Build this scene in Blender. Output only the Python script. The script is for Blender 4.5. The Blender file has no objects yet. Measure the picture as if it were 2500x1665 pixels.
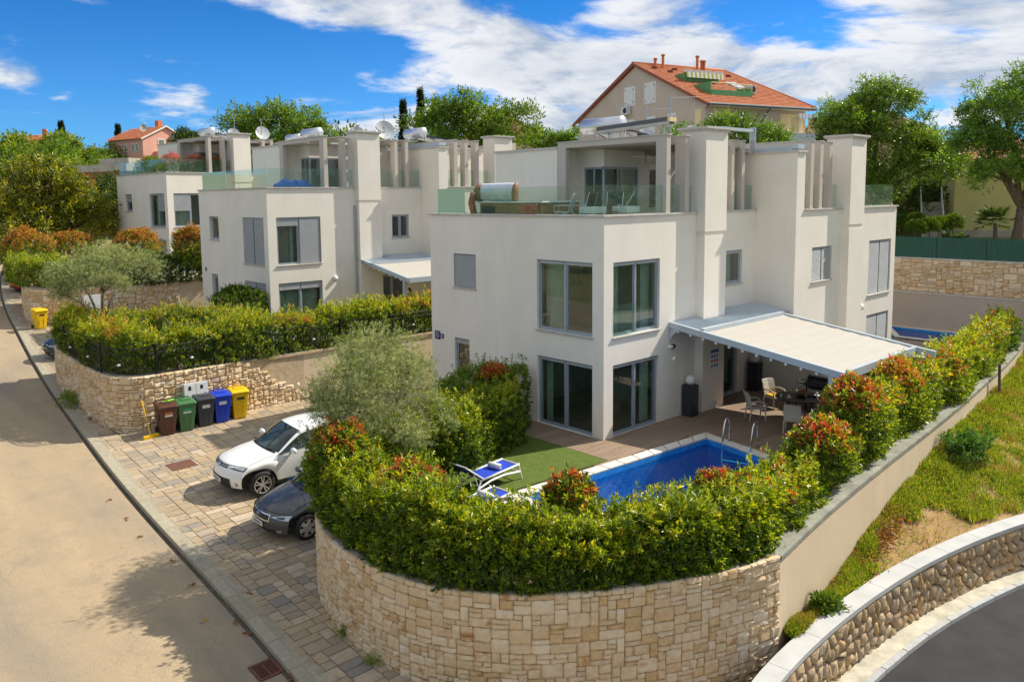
import bpy, bmesh, math, random
import numpy as np
from mathutils import Vector, Matrix
R = math.radians
rng = np.random.default_rng(7)
random.seed(7)
SC = bpy.context.scene
COL = SC.collection

# ------------------------------------------------------------------ camera
cam = bpy.data.cameras.new("camera")
cam_ob = bpy.data.objects.new("camera", cam)
COL.objects.link(cam_ob)
rx, up, fw = (.74468, -.6673, -.01237), (.07763, .06819, .99465), (.66289, .74166, -.10258)
mw = Matrix(((rx[0], up[0], -fw[0], -18.3892), (rx[1], up[1], -fw[1], -15.2639), (rx[2], up[2], -fw[2], 7.5358), (0, 0, 0, 1)))
cam_ob.matrix_world = mw
cam.sensor_width = 36.0
cam.sensor_fit = 'HORIZONTAL'
cam.lens = 1915.74 / 2500 * 36
cam.shift_x = (1250 - 1189.0) / 2500
cam.shift_y = -(832.5 - 678.5) / 2500
cam.clip_start = .1
cam.clip_end = 3000
SC.camera = cam_ob

# ------------------------------------------------------------------ sun and sky
SUN_EL, SUN_AZ = R(43), math.atan2(-.265, .964)
to_sun = Vector((math.cos(SUN_AZ) * math.cos(SUN_EL), math.sin(SUN_AZ) * math.cos(SUN_EL), math.sin(SUN_EL)))
sl = bpy.data.lights.new("sun", 'SUN')
sl.energy = 2.35
sl.angle = R(.53)
sl.color = (1.0, .93, .80)
so = bpy.data.objects.new("sun", sl)
COL.objects.link(so)
so.rotation_euler = (-to_sun).to_track_quat('-Z', 'Y').to_euler()

world = bpy.data.worlds.new("World")
SC.world = world
world.use_nodes = True
nt = world.node_tree
nt.nodes.clear()
def wn(t, **k):
    n = nt.nodes.new(t)
    for a, b in k.items(): setattr(n, a, b)
    return n
def wl(a, b): nt.links.new(a, b)
def wmath(op, a, b=None, c=None):
    n = wn('ShaderNodeMath', operation=op)
    for i, v in enumerate((a, b, c)):
        if v is None: continue
        if isinstance(v, (int, float)): n.inputs[i].default_value = v
        else: wl(v, n.inputs[i])
    return n.outputs[0]
sky = wn('ShaderNodeTexSky', sky_type='NISHITA', sun_disc=False)
sky.sun_elevation = SUN_EL
sky.sun_rotation = math.atan2(to_sun.x, to_sun.y)
sky.altitude = 50
sky.air_density, sky.dust_density, sky.ozone_density = 1.0, .25, 2.2
tc = wn('ShaderNodeTexCoord')
sep = wn('ShaderNodeSeparateXYZ')
wl(tc.outputs['Generated'], sep.inputs[0])
X, Y, Z = sep.outputs
zz = wmath('ADD', wmath('MAXIMUM', Z, 0.0), .16)
PXn, PYn = wmath('DIVIDE', X, zz), wmath('DIVIDE', Y, zz)
def cnoise(dx, dy, scale, detail=8, rough=.56, dist=.25):
    c = wn('ShaderNodeCombineXYZ')
    wl(wmath('ADD', PXn, dx), c.inputs[0]); wl(wmath('ADD', PYn, dy), c.inputs[1])
    n = wn('ShaderNodeTexNoise')
    n.inputs['Scale'].default_value = scale
    n.inputs['Detail'].default_value = detail
    n.inputs['Roughness'].default_value = rough
    n.inputs['Distortion'].default_value = dist
    wl(c.outputs[0], n.inputs['Vector'])
    return n.outputs['Fac']
CDX, CDY, CSC = 38.328, 5.615, .62
fine = wmath('MULTIPLY', wmath('SUBTRACT', cnoise(CDX + 5, CDY + 9, 1.55, 9, .60, .35), .5), .72)
finer = wmath('MULTIPLY', wmath('SUBTRACT', cnoise(CDX + 4.93, CDY + 9.02, 1.55, 9, .60, .35), .5), .72)
n0 = wmath('ADD', cnoise(CDX, CDY, CSC), fine)
n1 = wmath('ADD', cnoise(CDX - .22, CDY + .06, CSC), finer)            # the same field a step towards the sun: lit edges of the clouds
# broad cloud cover, thicker towards the sun's side of the sky
side = wmath('ADD', wmath('MULTIPLY', X, .745), wmath('MULTIPLY', Y, -.667))
thr = wmath('SUBTRACT', .478, wmath('MULTIPLY', side, .09))
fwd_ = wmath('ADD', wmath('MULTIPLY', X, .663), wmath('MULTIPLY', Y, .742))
bk_ = wn('ShaderNodeMapRange', interpolation_type='SMOOTHSTEP')    # extra cloud added out of view behind the camera, brightening the shaded walls
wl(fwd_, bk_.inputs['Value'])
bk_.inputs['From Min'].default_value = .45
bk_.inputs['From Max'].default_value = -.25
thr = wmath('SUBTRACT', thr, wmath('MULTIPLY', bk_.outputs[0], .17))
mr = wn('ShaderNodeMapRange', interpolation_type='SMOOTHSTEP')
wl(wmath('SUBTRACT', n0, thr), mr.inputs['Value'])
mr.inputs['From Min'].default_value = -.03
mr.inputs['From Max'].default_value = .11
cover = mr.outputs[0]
lit = wn('ShaderNodeMapRange')
wl(wmath('SUBTRACT', n0, n1), lit.inputs['Value'])
lit.inputs['From Min'].default_value = -.07
lit.inputs['From Max'].default_value = .06
dens = wn('ShaderNodeMapRange')
wl(wmath('SUBTRACT', n0, thr), dens.inputs['Value'])
dens.inputs['From Min'].default_value = .05
dens.inputs['From Max'].default_value = .26
shade = wmath('MULTIPLY', lit.outputs[0], wmath('SUBTRACT', 1.0, wmath('MULTIPLY', dens.outputs[0], .45)))
ccol = wn('ShaderNodeMixRGB')
wl(shade, ccol.inputs[0])
ccol.inputs[1].default_value = (1.15, 1.35, 1.65, 1)
ccol.inputs[2].default_value = (2.45, 2.45, 2.45, 1)
grade = wn('ShaderNodeMixRGB', blend_type='MULTIPLY')
grade.inputs[0].default_value = 1
gam = wn('ShaderNodeGamma')
gam.inputs[1].default_value = 1.0
wl(sky.outputs[0], gam.inputs[0])
wl(gam.outputs[0], grade.inputs[1])
tint = wn('ShaderNodeMixRGB')                                # the photograph's deep polarised blue, paler towards the horizon
zr_ = wn('ShaderNodeMapRange', interpolation_type='SMOOTHSTEP')
wl(Z, zr_.inputs['Value'])
zr_.inputs['From Max'].default_value = .36
wl(zr_.outputs[0], tint.inputs[0])
tint.inputs[1].default_value = (.085, .22, .40, 1)
tint.inputs[2].default_value = (.018, .142, .285, 1)
wl(tint.outputs[0], grade.inputs[2])
skymix = wn('ShaderNodeMixRGB')
below = wn('ShaderNodeMapRange')
wl(Z, below.inputs['Value'])
below.inputs['From Min'].default_value = -.03
below.inputs['From Max'].default_value = .01
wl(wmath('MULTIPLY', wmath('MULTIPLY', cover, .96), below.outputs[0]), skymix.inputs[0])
wl(grade.outputs[0], skymix.inputs[1])
wl(ccol.outputs[0], skymix.inputs[2])
bg = wn('ShaderNodeBackground')
bg.inputs[1].default_value = .15
wl(skymix.outputs[0], bg.inputs[0])
wo = wn('ShaderNodeOutputWorld')
wl(bg.outputs[0], wo.inputs[0])
SC.view_settings.view_transform = 'Standard'
SC.view_settings.look = 'None'
SC.view_settings.exposure = 1.4
SC.view_settings.gamma = 1
SC.view_settings.use_curve_mapping = False
SC.cycles.max_bounces = 8
SC.cycles.transparent_max_bounces = 24
SC.cycles.caustics_reflective = False
SC.cycles.caustics_refractive = False

# ------------------------------------------------------------------ materials
class NT:
    def __init__(s, name):
        s.m = bpy.data.materials.new(name); s.m.use_nodes = True
        s.t = s.m.node_tree; s.t.nodes.clear()
        s.out = s.t.nodes.new('ShaderNodeOutputMaterial')
    def n(s, t, **k):
        n = s.t.nodes.new(t)
        for a, b in k.items(): setattr(n, a, b)
        return n
    def l(s, a, b): s.t.links.new(a, b)
    def math(s, op, a, b=None):
        n = s.n('ShaderNodeMath', operation=op)
        for i, v in enumerate((a, b)):
            if v is None: continue
            if isinstance(v, (int, float)): n.inputs[i].default_value = v
            else: s.l(v, n.inputs[i])
        return n.outputs[0]
    def noise(s, vec, scale, detail=4, rough=.55):
        n = s.n('ShaderNodeTexNoise')
        n.inputs['Scale'].default_value = scale; n.inputs['Detail'].default_value = detail; n.inputs['Roughness'].default_value = rough
        if vec is not None: s.l(vec, n.inputs['Vector'])
        return n.outputs['Fac']
    def ramp(s, fac, stops):
        r = s.n('ShaderNodeValToRGB'); e = r.color_ramp.elements
        while len(e) < len(stops): e.new(.5)
        for el, (p, c) in zip(e, stops): el.position = p; el.color = (*c, 1)
        s.l(fac, r.inputs[0]); return r.outputs[0]
    def mix(s, f, a, b, bt='MIX'):
        n = s.n('ShaderNodeMixRGB', blend_type=bt)
        for i, v in enumerate((f, a, b)):
            if isinstance(v, (int, float)): n.inputs[i].default_value = v
            elif isinstance(v, tuple): n.inputs[i].default_value = (*v, 1)
            else: s.l(v, n.inputs[i])
        return n.outputs[0]
    def bsdf(s, col, rough=.6, metal=0., spec=.5):
        b = s.n('ShaderNodeBsdfPrincipled')
        if isinstance(col, tuple): b.inputs['Base Color'].default_value = (*col, 1)
        else: s.l(col, b.inputs['Base Color'])
        if isinstance(rough, (int, float)): b.inputs['Roughness'].default_value = rough
        else: s.l(rough, b.inputs['Roughness'])
        b.inputs['Metallic'].default_value = metal
        b.inputs['Specular IOR Level'].default_value = spec
        return b
    def bump(s, b, h, strength=.3, dist=.02):
        n = s.n('ShaderNodeBump'); n.inputs['Strength'].default_value = strength; n.inputs['Distance'].default_value = dist
        s.l(h, n.inputs['Height']); s.l(n.outputs[0], b.inputs['Normal'])
    def done(s, sh): s.l(sh.outputs[0] if hasattr(sh, 'outputs') else sh, s.out.inputs[0]); return s.m
    def obj(s): return s.n('ShaderNodeTexCoord').outputs['Object']

def mat(name, col, rough=.6, metal=0., var=.12, vs=3., bump=0., bs=60., spec=.5, coat=0.):
    t = NT(name); o = t.obj()
    f = t.noise(o, vs, 5)
    lo, hi = tuple(c * (1 - var) for c in col), tuple(min(1, c * (1 + var)) for c in col)
    c = t.ramp(f, [(.3, lo), (.7, hi)])
    b = t.bsdf(c, rough, metal, spec)
    if coat: b.inputs['Coat Weight'].default_value = coat; b.inputs['Coat Roughness'].default_value = .05
    if bump: t.bump(b, t.noise(o, bs, 3), bump)
    return t.done(b)

def plaster(name, col, drip=.1):
    """render with a fine grain, faint cloudy patches and thin run-off streaks"""
    t = NT(name); o = t.obj()
    m = t.n('ShaderNodeMapping'); m.inputs['Scale'].default_value = (2.2, 2.2, .16); t.l(o, m.inputs[0])
    st = t.noise(m.outputs[0], 2.2, 6, .6)
    cl = t.noise(o, .7, 5)
    gr = t.noise(o, 90, 2)
    c = t.ramp(cl, [(.25, tuple(x * .93 for x in col)), (.75, tuple(min(1, x * 1.05) for x in col))])
    c = t.mix(t.math('MULTIPLY', t.ramp(st, [(.52, (0, 0, 0)), (.8, (1, 1, 1))]), drip), c, tuple(x * .62 for x in col))
    c = t.mix(.10, c, t.ramp(gr, [(.3, (0, 0, 0)), (.7, (1, 1, 1))]), 'OVERLAY')
    b = t.bsdf(c, .9, 0, .25)
    t.bump(b, gr, .25, .01)
    return t.done(b)

def random_stone(name, stops, stain=(.42, .19, .06), stain_amt=.75, bump=.5, bs=14, rough=.85, streak=None):
    """one colour per piece (object random plus a per-piece attribute), grain and rust stains"""
    t = NT(name); o = t.obj()
    oi = t.n('ShaderNodeObjectInfo'); at = t.n('ShaderNodeAttribute', attribute_name='rnd')
    f = t.math('FRACT', t.math('ADD', oi.outputs['Random'], at.outputs['Fac']))
    c = t.ramp(f, stops)
    geo = t.n('ShaderNodeNewGeometry')
    pos = geo.outputs['Position']
    g = t.noise(pos, 9, 6, .65)
    c = t.mix(.45, c, t.ramp(g, [(.25, (.30, .30, .30)), (.75, (.74, .72, .70))]), 'OVERLAY')
    s2 = t.noise(pos, 3.3, 5, .6)
    sm = t.math('MULTIPLY', t.ramp(s2, [(.55, (0, 0, 0)), (.66, (1, 1, 1))]), stain_amt)
    sm = t.math('MULTIPLY', sm, t.ramp(t.math('FRACT', t.math('MULTIPLY', f, 7.13)), [(.55, (0, 0, 0)), (.75, (1, 1, 1))]))
    c = t.mix(sm, c, stain)
    if streak:
        mp = t.n('ShaderNodeMapping'); mp.inputs['Scale'].default_value = (1.2, 14, 1); t.l(pos, mp.inputs[0])
        w = t.noise(mp.outputs[0], 1.6, 4, .6)
        c = t.mix(t.math('MULTIPLY', t.ramp(w, [(.45, (0, 0, 0)), (.7, (1, 1, 1))]), .6), c, streak)
    b = t.bsdf(c, rough, 0, .3)
    t.bump(b, t.math('ADD', t.noise(pos, bs, 6, .6), t.math('MULTIPLY', g, .5)), bump, .03)
    return t.done(b)

def leaf_mat(name, trans=.45, rough=.38, spec=.5):
    t = NT(name); a = t.n('ShaderNodeAttribute', attribute_name='col')
    b = t.bsdf(a.outputs['Color'], rough, 0, spec)
    tr = t.n('ShaderNodeBsdfTranslucent')
    t.l(t.mix(1., a.outputs['Color'], (1.5, 1.4, .45), 'MULTIPLY'), tr.inputs[0])
    mx = t.n('ShaderNodeMixShader'); mx.inputs[0].default_value = trans
    t.l(b.outputs[0], mx.inputs[1]); t.l(tr.outputs[0], mx.inputs[2])
    return t.done(mx)

def glass_mat(name, tint, refl=1.0, opacity=0.0, body=(.02, .05, .05)):
    t = NT(name)
    tr = t.n('ShaderNodeBsdfTransparent'); tr.inputs[0].default_value = (*tint, 1)
    gl = t.n('ShaderNodeBsdfGlossy'); gl.inputs['Roughness'].default_value = .02
    fr = t.n('ShaderNodeFresnel'); fr.inputs[0].default_value = 1.5
    bk = t.n('ShaderNodeNewGeometry').outputs['Backfacing']          # leaving the pane: no second mirror
    f = t.math('MULTIPLY', t.math('MINIMUM', t.math('MULTIPLY', fr.outputs[0], refl), 1.0), t.math('SUBTRACT', 1.0, bk))
    base = tr
    if opacity:
        df = t.n('ShaderNodeBsdfDiffuse'); df.inputs[0].default_value = (*body, 1)
        mx0 = t.n('ShaderNodeMixShader'); mx0.inputs[0].default_value = opacity
        t.l(tr.outputs[0], mx0.inputs[1]); t.l(df.outputs[0], mx0.inputs[2]); base = mx0
    mx = t.n('ShaderNodeMixShader'); t.l(f, mx.inputs[0]); t.l(base.outputs[0], mx.inputs[1]); t.l(gl.outputs[0], mx.inputs[2])
    return t.done(mx)

PL = plaster('villa_plaster', (.85, .795, .71), .16)
PLG = plaster('pergola_grey_plaster', (.55, .495, .44), .12)
PLB = plaster('beige_wall_plaster', (.66, .53, .37), .22)
PLG2 = plaster('grey_beige_plaster', (.46, .38, .31), .2)
COPE = mat('coping_stone', (.55, .52, .48), .7, bump=.2)
COPEG = mat('weathered_green_coping', (.25, .25, .20), .85, var=.3, vs=2.5, bump=.4, bs=20)
COPES = mat('dark_stone_coping', (.30, .26, .21), .9, var=.35, vs=4, bump=.6, bs=12)
WHITE_CAP = mat('white_concrete_cap', (.47, .47, .46), .75, var=.1, vs=2, bump=.15)
MORTAR = mat('mortar', (.50, .39, .25), .95, var=.2, vs=6, bump=.4)
ALU = mat('grey_blue_aluminium', (.36, .42, .49), .38, .35, .05)
ALUL = mat('light_aluminium', (.58, .62, .66), .35, .4, .05)
SHUT = mat('shutter_grey', (.40, .42, .45), .5, .1, .06)
SILL = mat('sill_stone', (.50, .45, .40), .7)
GLASS = glass_mat('window_glass', (.74, .85, .81), 2.4, .10, (.05, .11, .10))
GLASSC = glass_mat('clear_window_glass', (.78, .88, .84), 2.4, .07, (.05, .11, .10))
RAIL = glass_mat('green_railing_glass', (.88, .95, .91), 1.3, .04, (.3, .5, .42))
RAILG = glass_mat('frosted_green_glass', (.6, .72, .62), 1.2, .75, (.52, .70, .55))
CURT = mat('sheer_curtain', (.62, .62, .56), .9)
CURTP = mat('plum_curtain', (.12, .06, .09), .9)
CURTB = mat('brown_curtain', (.38, .29, .22), .9)
ROOM = mat('room_wall', (.72, .67, .60), .9)
ROOMF = mat('room_floor', (.16, .11, .07), .5)
BLACKM = mat('black_iron', (.018, .018, .02), .45, .5)
DARKP = mat('anthracite_paint', (.022, .027, .036), .45)
CHROME = mat('polished_steel', (.72, .72, .72), .14, 1., .03)
STEEL = mat('galvanised_steel', (.45, .47, .50), .35, .8, .08)
SILVER = mat('solar_tank_aluminium', (.72, .73, .75), .32, .7, .06)
WHITEP = mat('white_plastic', (.78, .78, .76), .4)
GALV = mat('grey_canopy_metal', (.50, .57, .63), .42, .25, .05)
FABW = mat('white_awning_fabric', (.44, .41, .36), .85, var=.03)
DGREY = mat('dark_grey_awning', (.12, .125, .13), .6)
RUBBER = mat('tyre_rubber', (.016, .016, .017), .75)
LEAF = leaf_mat('broad_leaf', .48, .30, .6)
LEAFM = leaf_mat('matt_leaf', .48, .45, .4)
OLIVE = leaf_mat('olive_leaf', .38, .5, .4)
BARK = mat('bark', (.13, .10, .075), .95, var=.4, vs=8, bump=.8, bs=25)
BARKO = mat('olive_bark', (.22, .19, .15), .95, var=.4, vs=8, bump=.8, bs=25)
SOIL = mat('soil', (.16, .11, .07), .95, var=.4, vs=4, bump=.6, bs=20)
STONE = random_stone('cream_limestone', [(0, (.64, .48, .30)), (.2, (.69, .55, .38)), (.4, (.61, .455, .28)), (.6, (.72, .60, .445)), (.78, (.63, .455, .26)), (.9, (.55, .38, .20)), (1, (.69, .57, .42))], bump=.9)
BOULD = random_stone('brown_boulder', [(0, (.34, .24, .14)), (.25, (.46, .36, .24)), (.5, (.50, .33, .15)), (.7, (.40, .31, .22)), (.85, (.54, .41, .25)), (1, (.36, .24, .13))], stain=(.40, .18, .05), bump=.9, bs=9)
PAVER = random_stone('mixed_paver', [(0, (.36, .275, .18)), (.2, (.44, .335, .205)), (.4, (.30, .25, .19)), (.55, (.48, .38, .26)), (.7, (.25, .225, .195)), (.85, (.41, .30, .17)), (1, (.52, .43, .32))], stain=(.26, .21, .16), stain_amt=.5, bump=.2, bs=30, rough=.75, streak=(.30, .25, .19))
KERB = random_stone('kerb_concrete', [(0, (.32, .28, .20)), (.5, (.38, .34, .25)), (1, (.34, .31, .235))], stain_amt=.1, bump=.15, bs=40)
KERBW = random_stone('pale_kerb', [(0, (.40, .41, .41)), (.5, (.46, .47, .46)), (1, (.43, .43, .42))], stain_amt=.1, bump=.15, bs=40)
PLANK = random_stone('wood_plank', [(0, (.27, .195, .135)), (.4, (.32, .235, .165)), (.7, (.25, .18, .125)), (1, (.35, .26, .185))], stain_amt=0, bump=.1, bs=40, rough=.6, streak=(.20, .14, .095))
BRICK = mat('hollow_brick', (.46, .15, .06), .9, var=.2, vs=6, bump=.4)
CONC = mat('raw_concrete', (.46, .41, .34), .9, var=.2, vs=1.5, bump=.3)
ROOF = random_stone('terracotta_tile', [(0, (.50, .15, .06)), (.3, (.58, .20, .085)), (.6, (.46, .13, .055)), (.85, (.62, .24, .11)), (1, (.52, .17, .07))], stain_amt=.2, stain=(.25, .09, .05), bump=.3, bs=20)
GREENP = mat('green_paint', (.10, .34, .13), .5)
CREAM = plaster('cream_plaster', (.80, .64, .36), .1)
TAUPE = plaster('taupe_gable_plaster', (.56, .465, .38), .3)
PINK = plaster('pink_plaster', (.68, .37, .29), .1)
YELLOW = plaster('yellow_plaster', (.62, .55, .24), .06)
SHW = mat('white_shutter', (.74, .72, .68), .55)
GRASSP = leaf_mat('grass_blade', .4, .55, .2)

# ------------------------------------------------------------------ object helpers
def setp(o, label=None, cat=None, group=None, kind=None):
    if label: o['label'] = label
    if cat: o['category'] = cat
    if group: o['group'] = group
    if kind: o['kind'] = kind
    return o
def link(name, me, m=None, parent=None, loc=None, rotz=None, scale=None):
    o = bpy.data.objects.new(name, me)
    if m is not None and me is not None:
        if not me.materials:
            for mm in (m if isinstance(m, (list, tuple)) else [m]): me.materials.append(mm)
    COL.objects.link(o)
    if parent: o.parent = parent
    if loc is not None: o.location = loc
    if rotz is not None: o.rotation_euler = (0, 0, rotz)
    if scale is not None: o.scale = scale
    return o
def empty(name, loc=(0, 0, 0), rotz=0, label=None, cat=None, group=None):
    o = bpy.data.objects.new(name, None); COL.objects.link(o)
    o.empty_display_size = .2
    o.location = loc; o.rotation_euler = (0, 0, rotz)
    return setp(o, label, cat, group)

class MB:
    def __init__(s): s.v = []; s.f = []; s.mi = []; s.sm = []; s.r = []; s.cur = 0; s.smooth = False; s.rv = 0.
    def add(s, vs, fs):
        b = len(s.v); s.v.extend([tuple(v) for v in vs]); s.r.extend([s.rv] * len(vs))
        for f in fs: s.f.append(tuple(i + b for i in f)); s.mi.append(s.cur); s.sm.append(s.smooth)
        return s
    def box(s, x0, x1, y0, y1, z0, z1, T=None):
        vs = [(x, y, z) for z in (z0, z1) for y in (y0, y1) for x in (x0, x1)]
        if T: vs = [T(*v) for v in vs]
        return s.add(vs, [(0, 2, 3, 1), (4, 5, 7, 6), (0, 1, 5, 4), (2, 6, 7, 3), (0, 4, 6, 2), (1, 3, 7, 5)])
    def obox(s, p, q, w, h, roll_up=(0, 0, 1)):
        """a bar with a rectangular section w (sideways) x h (up) from p to q"""
        p, q = Vector(p), Vector(q); d = (q - p).normalized(); u = Vector(roll_up)
        sd = d.cross(u)
        if sd.length < 1e-4: sd = d.cross(Vector((1, 0, 0)))
        sd.normalize(); u = sd.cross(d)
        vs = []
        for c in (p, q):
            for a, b in ((-1, -1), (1, -1), (1, 1), (-1, 1)): vs.append(c + sd * a * w / 2 + u * b * h / 2)
        return s.add(vs, [(0, 3, 2, 1), (4, 5, 6, 7), (0, 1, 5, 4), (1, 2, 6, 5), (2, 3, 7, 6), (3, 0, 4, 7)])
    def tube(s, pts, r, n=6, cap=True):
        pts = [Vector(p) for p in pts]; rr = r if isinstance(r, (list, tuple)) else [r] * len(pts)
        vs = []; prev = None
        for i, p in enumerate(pts):
            d = (pts[min(i + 1, len(pts) - 1)] - pts[max(i - 1, 0)]).normalized()
            if prev is None:
                a = d.cross(Vector((0, 0, 1)))
                if a.length < .05: a = d.cross(Vector((1, 0, 0)))
            else: a = prev - d * prev.dot(d)
            a.normalize(); prev = a; b = d.cross(a)
            for k in range(n):
                t = 2 * math.pi * k / n; vs.append(p + (a * math.cos(t) + b * math.sin(t)) * rr[i])
        fs = []
        for i in range(len(pts) - 1):
            for k in range(n):
                fs.append((i * n + k, i * n + (k + 1) % n, (i + 1) * n + (k + 1) % n, (i + 1) * n + k))
        if cap: fs.append(tuple(range(n - 1, -1, -1))); fs.append(tuple((len(pts) - 1) * n + k for k in range(n)))
        return s.add(vs, fs)
    def lathe(s, prof, n=16, c=(0, 0, 0), axis='z'):
        vs = []
        for r, h in prof:
            for k in range(n):
                t = 2 * math.pi * k / n; a, b = r * math.cos(t), r * math.sin(t)
                v = {'z': (a, b, h), 'y': (a, h, b), 'x': (h, a, b)}[axis]
                vs.append((v[0] + c[0], v[1] + c[1], v[2] + c[2]))
        fs = []
        for i in range(len(prof) - 1):
            for k in range(n): fs.append((i * n + k, i * n + (k + 1) % n, (i + 1) * n + (k + 1) % n, (i + 1) * n + k))
        return s.add(vs, fs)
    def prism(s, poly, z0, z1, T=None):
        n = len(poly); vs = [(x, y, z0) for x, y in poly] + [(x, y, z1) for x, y in poly]
        if T: vs = [T(*v) for v in vs]
        return s.add(vs, [tuple(range(n - 1, -1, -1)), tuple(range(n, 2 * n))] + [(i, (i + 1) % n, (i + 1) % n + n, i + n) for i in range(n)])
    def quad(s, *vs): return s.add(vs, [tuple(range(len(vs)))])
    def mesh(s, name):
        me = bpy.data.meshes.new(name); me.from_pydata(s.v, [], s.f)
        me.polygons.foreach_set('material_index', s.mi); me.polygons.foreach_set('use_smooth', s.sm)
        a = me.attributes.new('rnd', 'FLOAT', 'POINT'); a.data.foreach_set('value', s.r)
        me.update(); return me
    def build(s, name, m, parent=None, loc=None, rotz=None, bevel=0, fix=True):
        me = s.mesh(name)
        if fix or bevel:
            bm = bmesh.new(); bm.from_mesh(me)
            if fix: bmesh.ops.recalc_face_normals(bm, faces=bm.faces[:])
            if bevel: bmesh.ops.bevel(bm, geom=bm.edges[:], offset=bevel, segments=1, affect='EDGES', clamp_overlap=True)
            bm.to_mesh(me); bm.free()
        return link(name, me, m, parent, loc, rotz)

def np_mesh(name, verts, faces, cols=None, n_per=3):
    """fast mesh from arrays (faces of equal size) with a colour per vertex"""
    me = bpy.data.meshes.new(name)
    nv, nf = len(verts), len(faces)
    me.vertices.add(nv); me.vertices.foreach_set('co', np.asarray(verts, np.float32).ravel())
    me.loops.add(nf * n_per); me.loops.foreach_set('vertex_index', np.asarray(faces, np.int32).ravel())
    me.polygons.add(nf); me.polygons.foreach_set('loop_start', np.arange(0, nf * n_per, n_per, dtype=np.int32))
    me.update(calc_edges=True)
    if cols is not None:
        a = me.attributes.new('col', 'FLOAT_COLOR', 'POINT')
        a.data.foreach_set('color', np.c_[cols, np.ones(len(cols))].astype(np.float32).ravel())
    return me
def norm(a): return a / np.maximum(np.linalg.norm(a, axis=1, keepdims=True), 1e-9)
def leaf_geo(P, D, L, W, cols, r=rng, fold=.25, upv=None):
    n = len(P)
    D = norm(D); rv = r.normal(size=(n, 3)) if upv is None else upv + .35 * r.normal(size=(n, 3))
    S = norm(np.cross(D, rv)); N = np.cross(S, D)
    L = np.broadcast_to(L, n)[:, None]; W = np.broadcast_to(W, n)[:, None]
    b = P; tip = P + D * L - N * L * .12
    l = P + D * L * .48 + S * W * .5 + N * W * fold; rr = P + D * L * .48 - S * W * .5 + N * W * fold
    V = np.stack([b, rr, tip, l], 1).reshape(-1, 3)
    i = np.arange(n)[:, None] * 4
    F = np.concatenate([i + [0, 1, 2], i + [0, 2, 3]], 0)
    return V, F, np.repeat(cols, 4, 0)
def shoots(P, Nrm, k, Ll, Wl, cols, r=rng, stem=.12, jit=.3):
    """k leaves spiralling round each shoot"""
    n = len(P); A = norm(Nrm + jit * r.normal(size=(n, 3)))
    U = norm(np.cross(A, r.normal(size=(n, 3)))); V = np.cross(A, U)
    ii = np.tile(np.arange(k), n); a = np.repeat(r.uniform(0, 6.28, n), k) + ii * 2.4
    A2, U2, V2 = np.repeat(A, k, 0), np.repeat(U, k, 0), np.repeat(V, k, 0)
    t = ii / max(1, k - 1)
    out = U2 * np.cos(a)[:, None] + V2 * np.sin(a)[:, None]
    sp = (.25 + .75 * (1 - t))[:, None]
    Dr = norm(A2 * (1.15 - sp) + out * sp + .18 * r.normal(size=(n * k, 3)))
    Pp = np.repeat(P, k, 0) + A2 * (t * stem)[:, None]
    c = np.repeat(cols, k, 0) * r.uniform(.78, 1.22, (n * k, 1))
    Ls = Ll * r.uniform(.65, 1.15, n * k)
    return leaf_geo(Pp, Dr, Ls, Ls * (Wl / Ll), c, r, .18, A2)
def cat_geo(parts):
    V, F, C, o = [], [], [], 0
    for v, f, c in parts: V.append(v); F.append(f + o); C.append(c); o += len(v)
    return np.concatenate(V), np.concatenate(F), np.concatenate(C)
def pnoise(p, f, seed=0):
    """cheap smooth noise from a few sines, about -1..1"""
    r2 = np.random.default_rng(seed); s = 0
    for k in range(5):
        w = r2.normal(size=3) * f * (1 + .55 * k); s = s + np.sin(p @ w + r2.uniform(0, 6.28)) / (1 + .5 * k)
    return s / 2.2
class Path:
    def __init__(s, pts, closed=False):
        s.p = np.array(pts, float); d = np.linalg.norm(np.diff(s.p, axis=0), axis=1); s.s = np.r_[0, np.cumsum(d)]; s.L = s.s[-1]
    def at(s, t):
        t = np.asarray(t, float); x = np.stack([np.interp(t, s.s, s.p[:, k]) for k in range(s.p.shape[1])], -1)
        e = .15; a = np.stack([np.interp(np.clip(t + e, 0, s.L), s.s, s.p[:, k]) - np.interp(np.clip(t - e, 0, s.L), s.s, s.p[:, k]) for k in range(2)], -1)
        a /= np.maximum(np.linalg.norm(a, axis=-1, keepdims=True), 1e-9)
        return x, a
def smooth_path(pts, step=.25):
    p = np.array(pts, float)
    for _ in range(3):
        q = [p[0]]
        for a, b in zip(p[:-1], p[1:]): q += [a * .75 + b * .25, a * .25 + b * .75]
        q.append(p[-1]); p = np.array(q)
    return p
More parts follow.
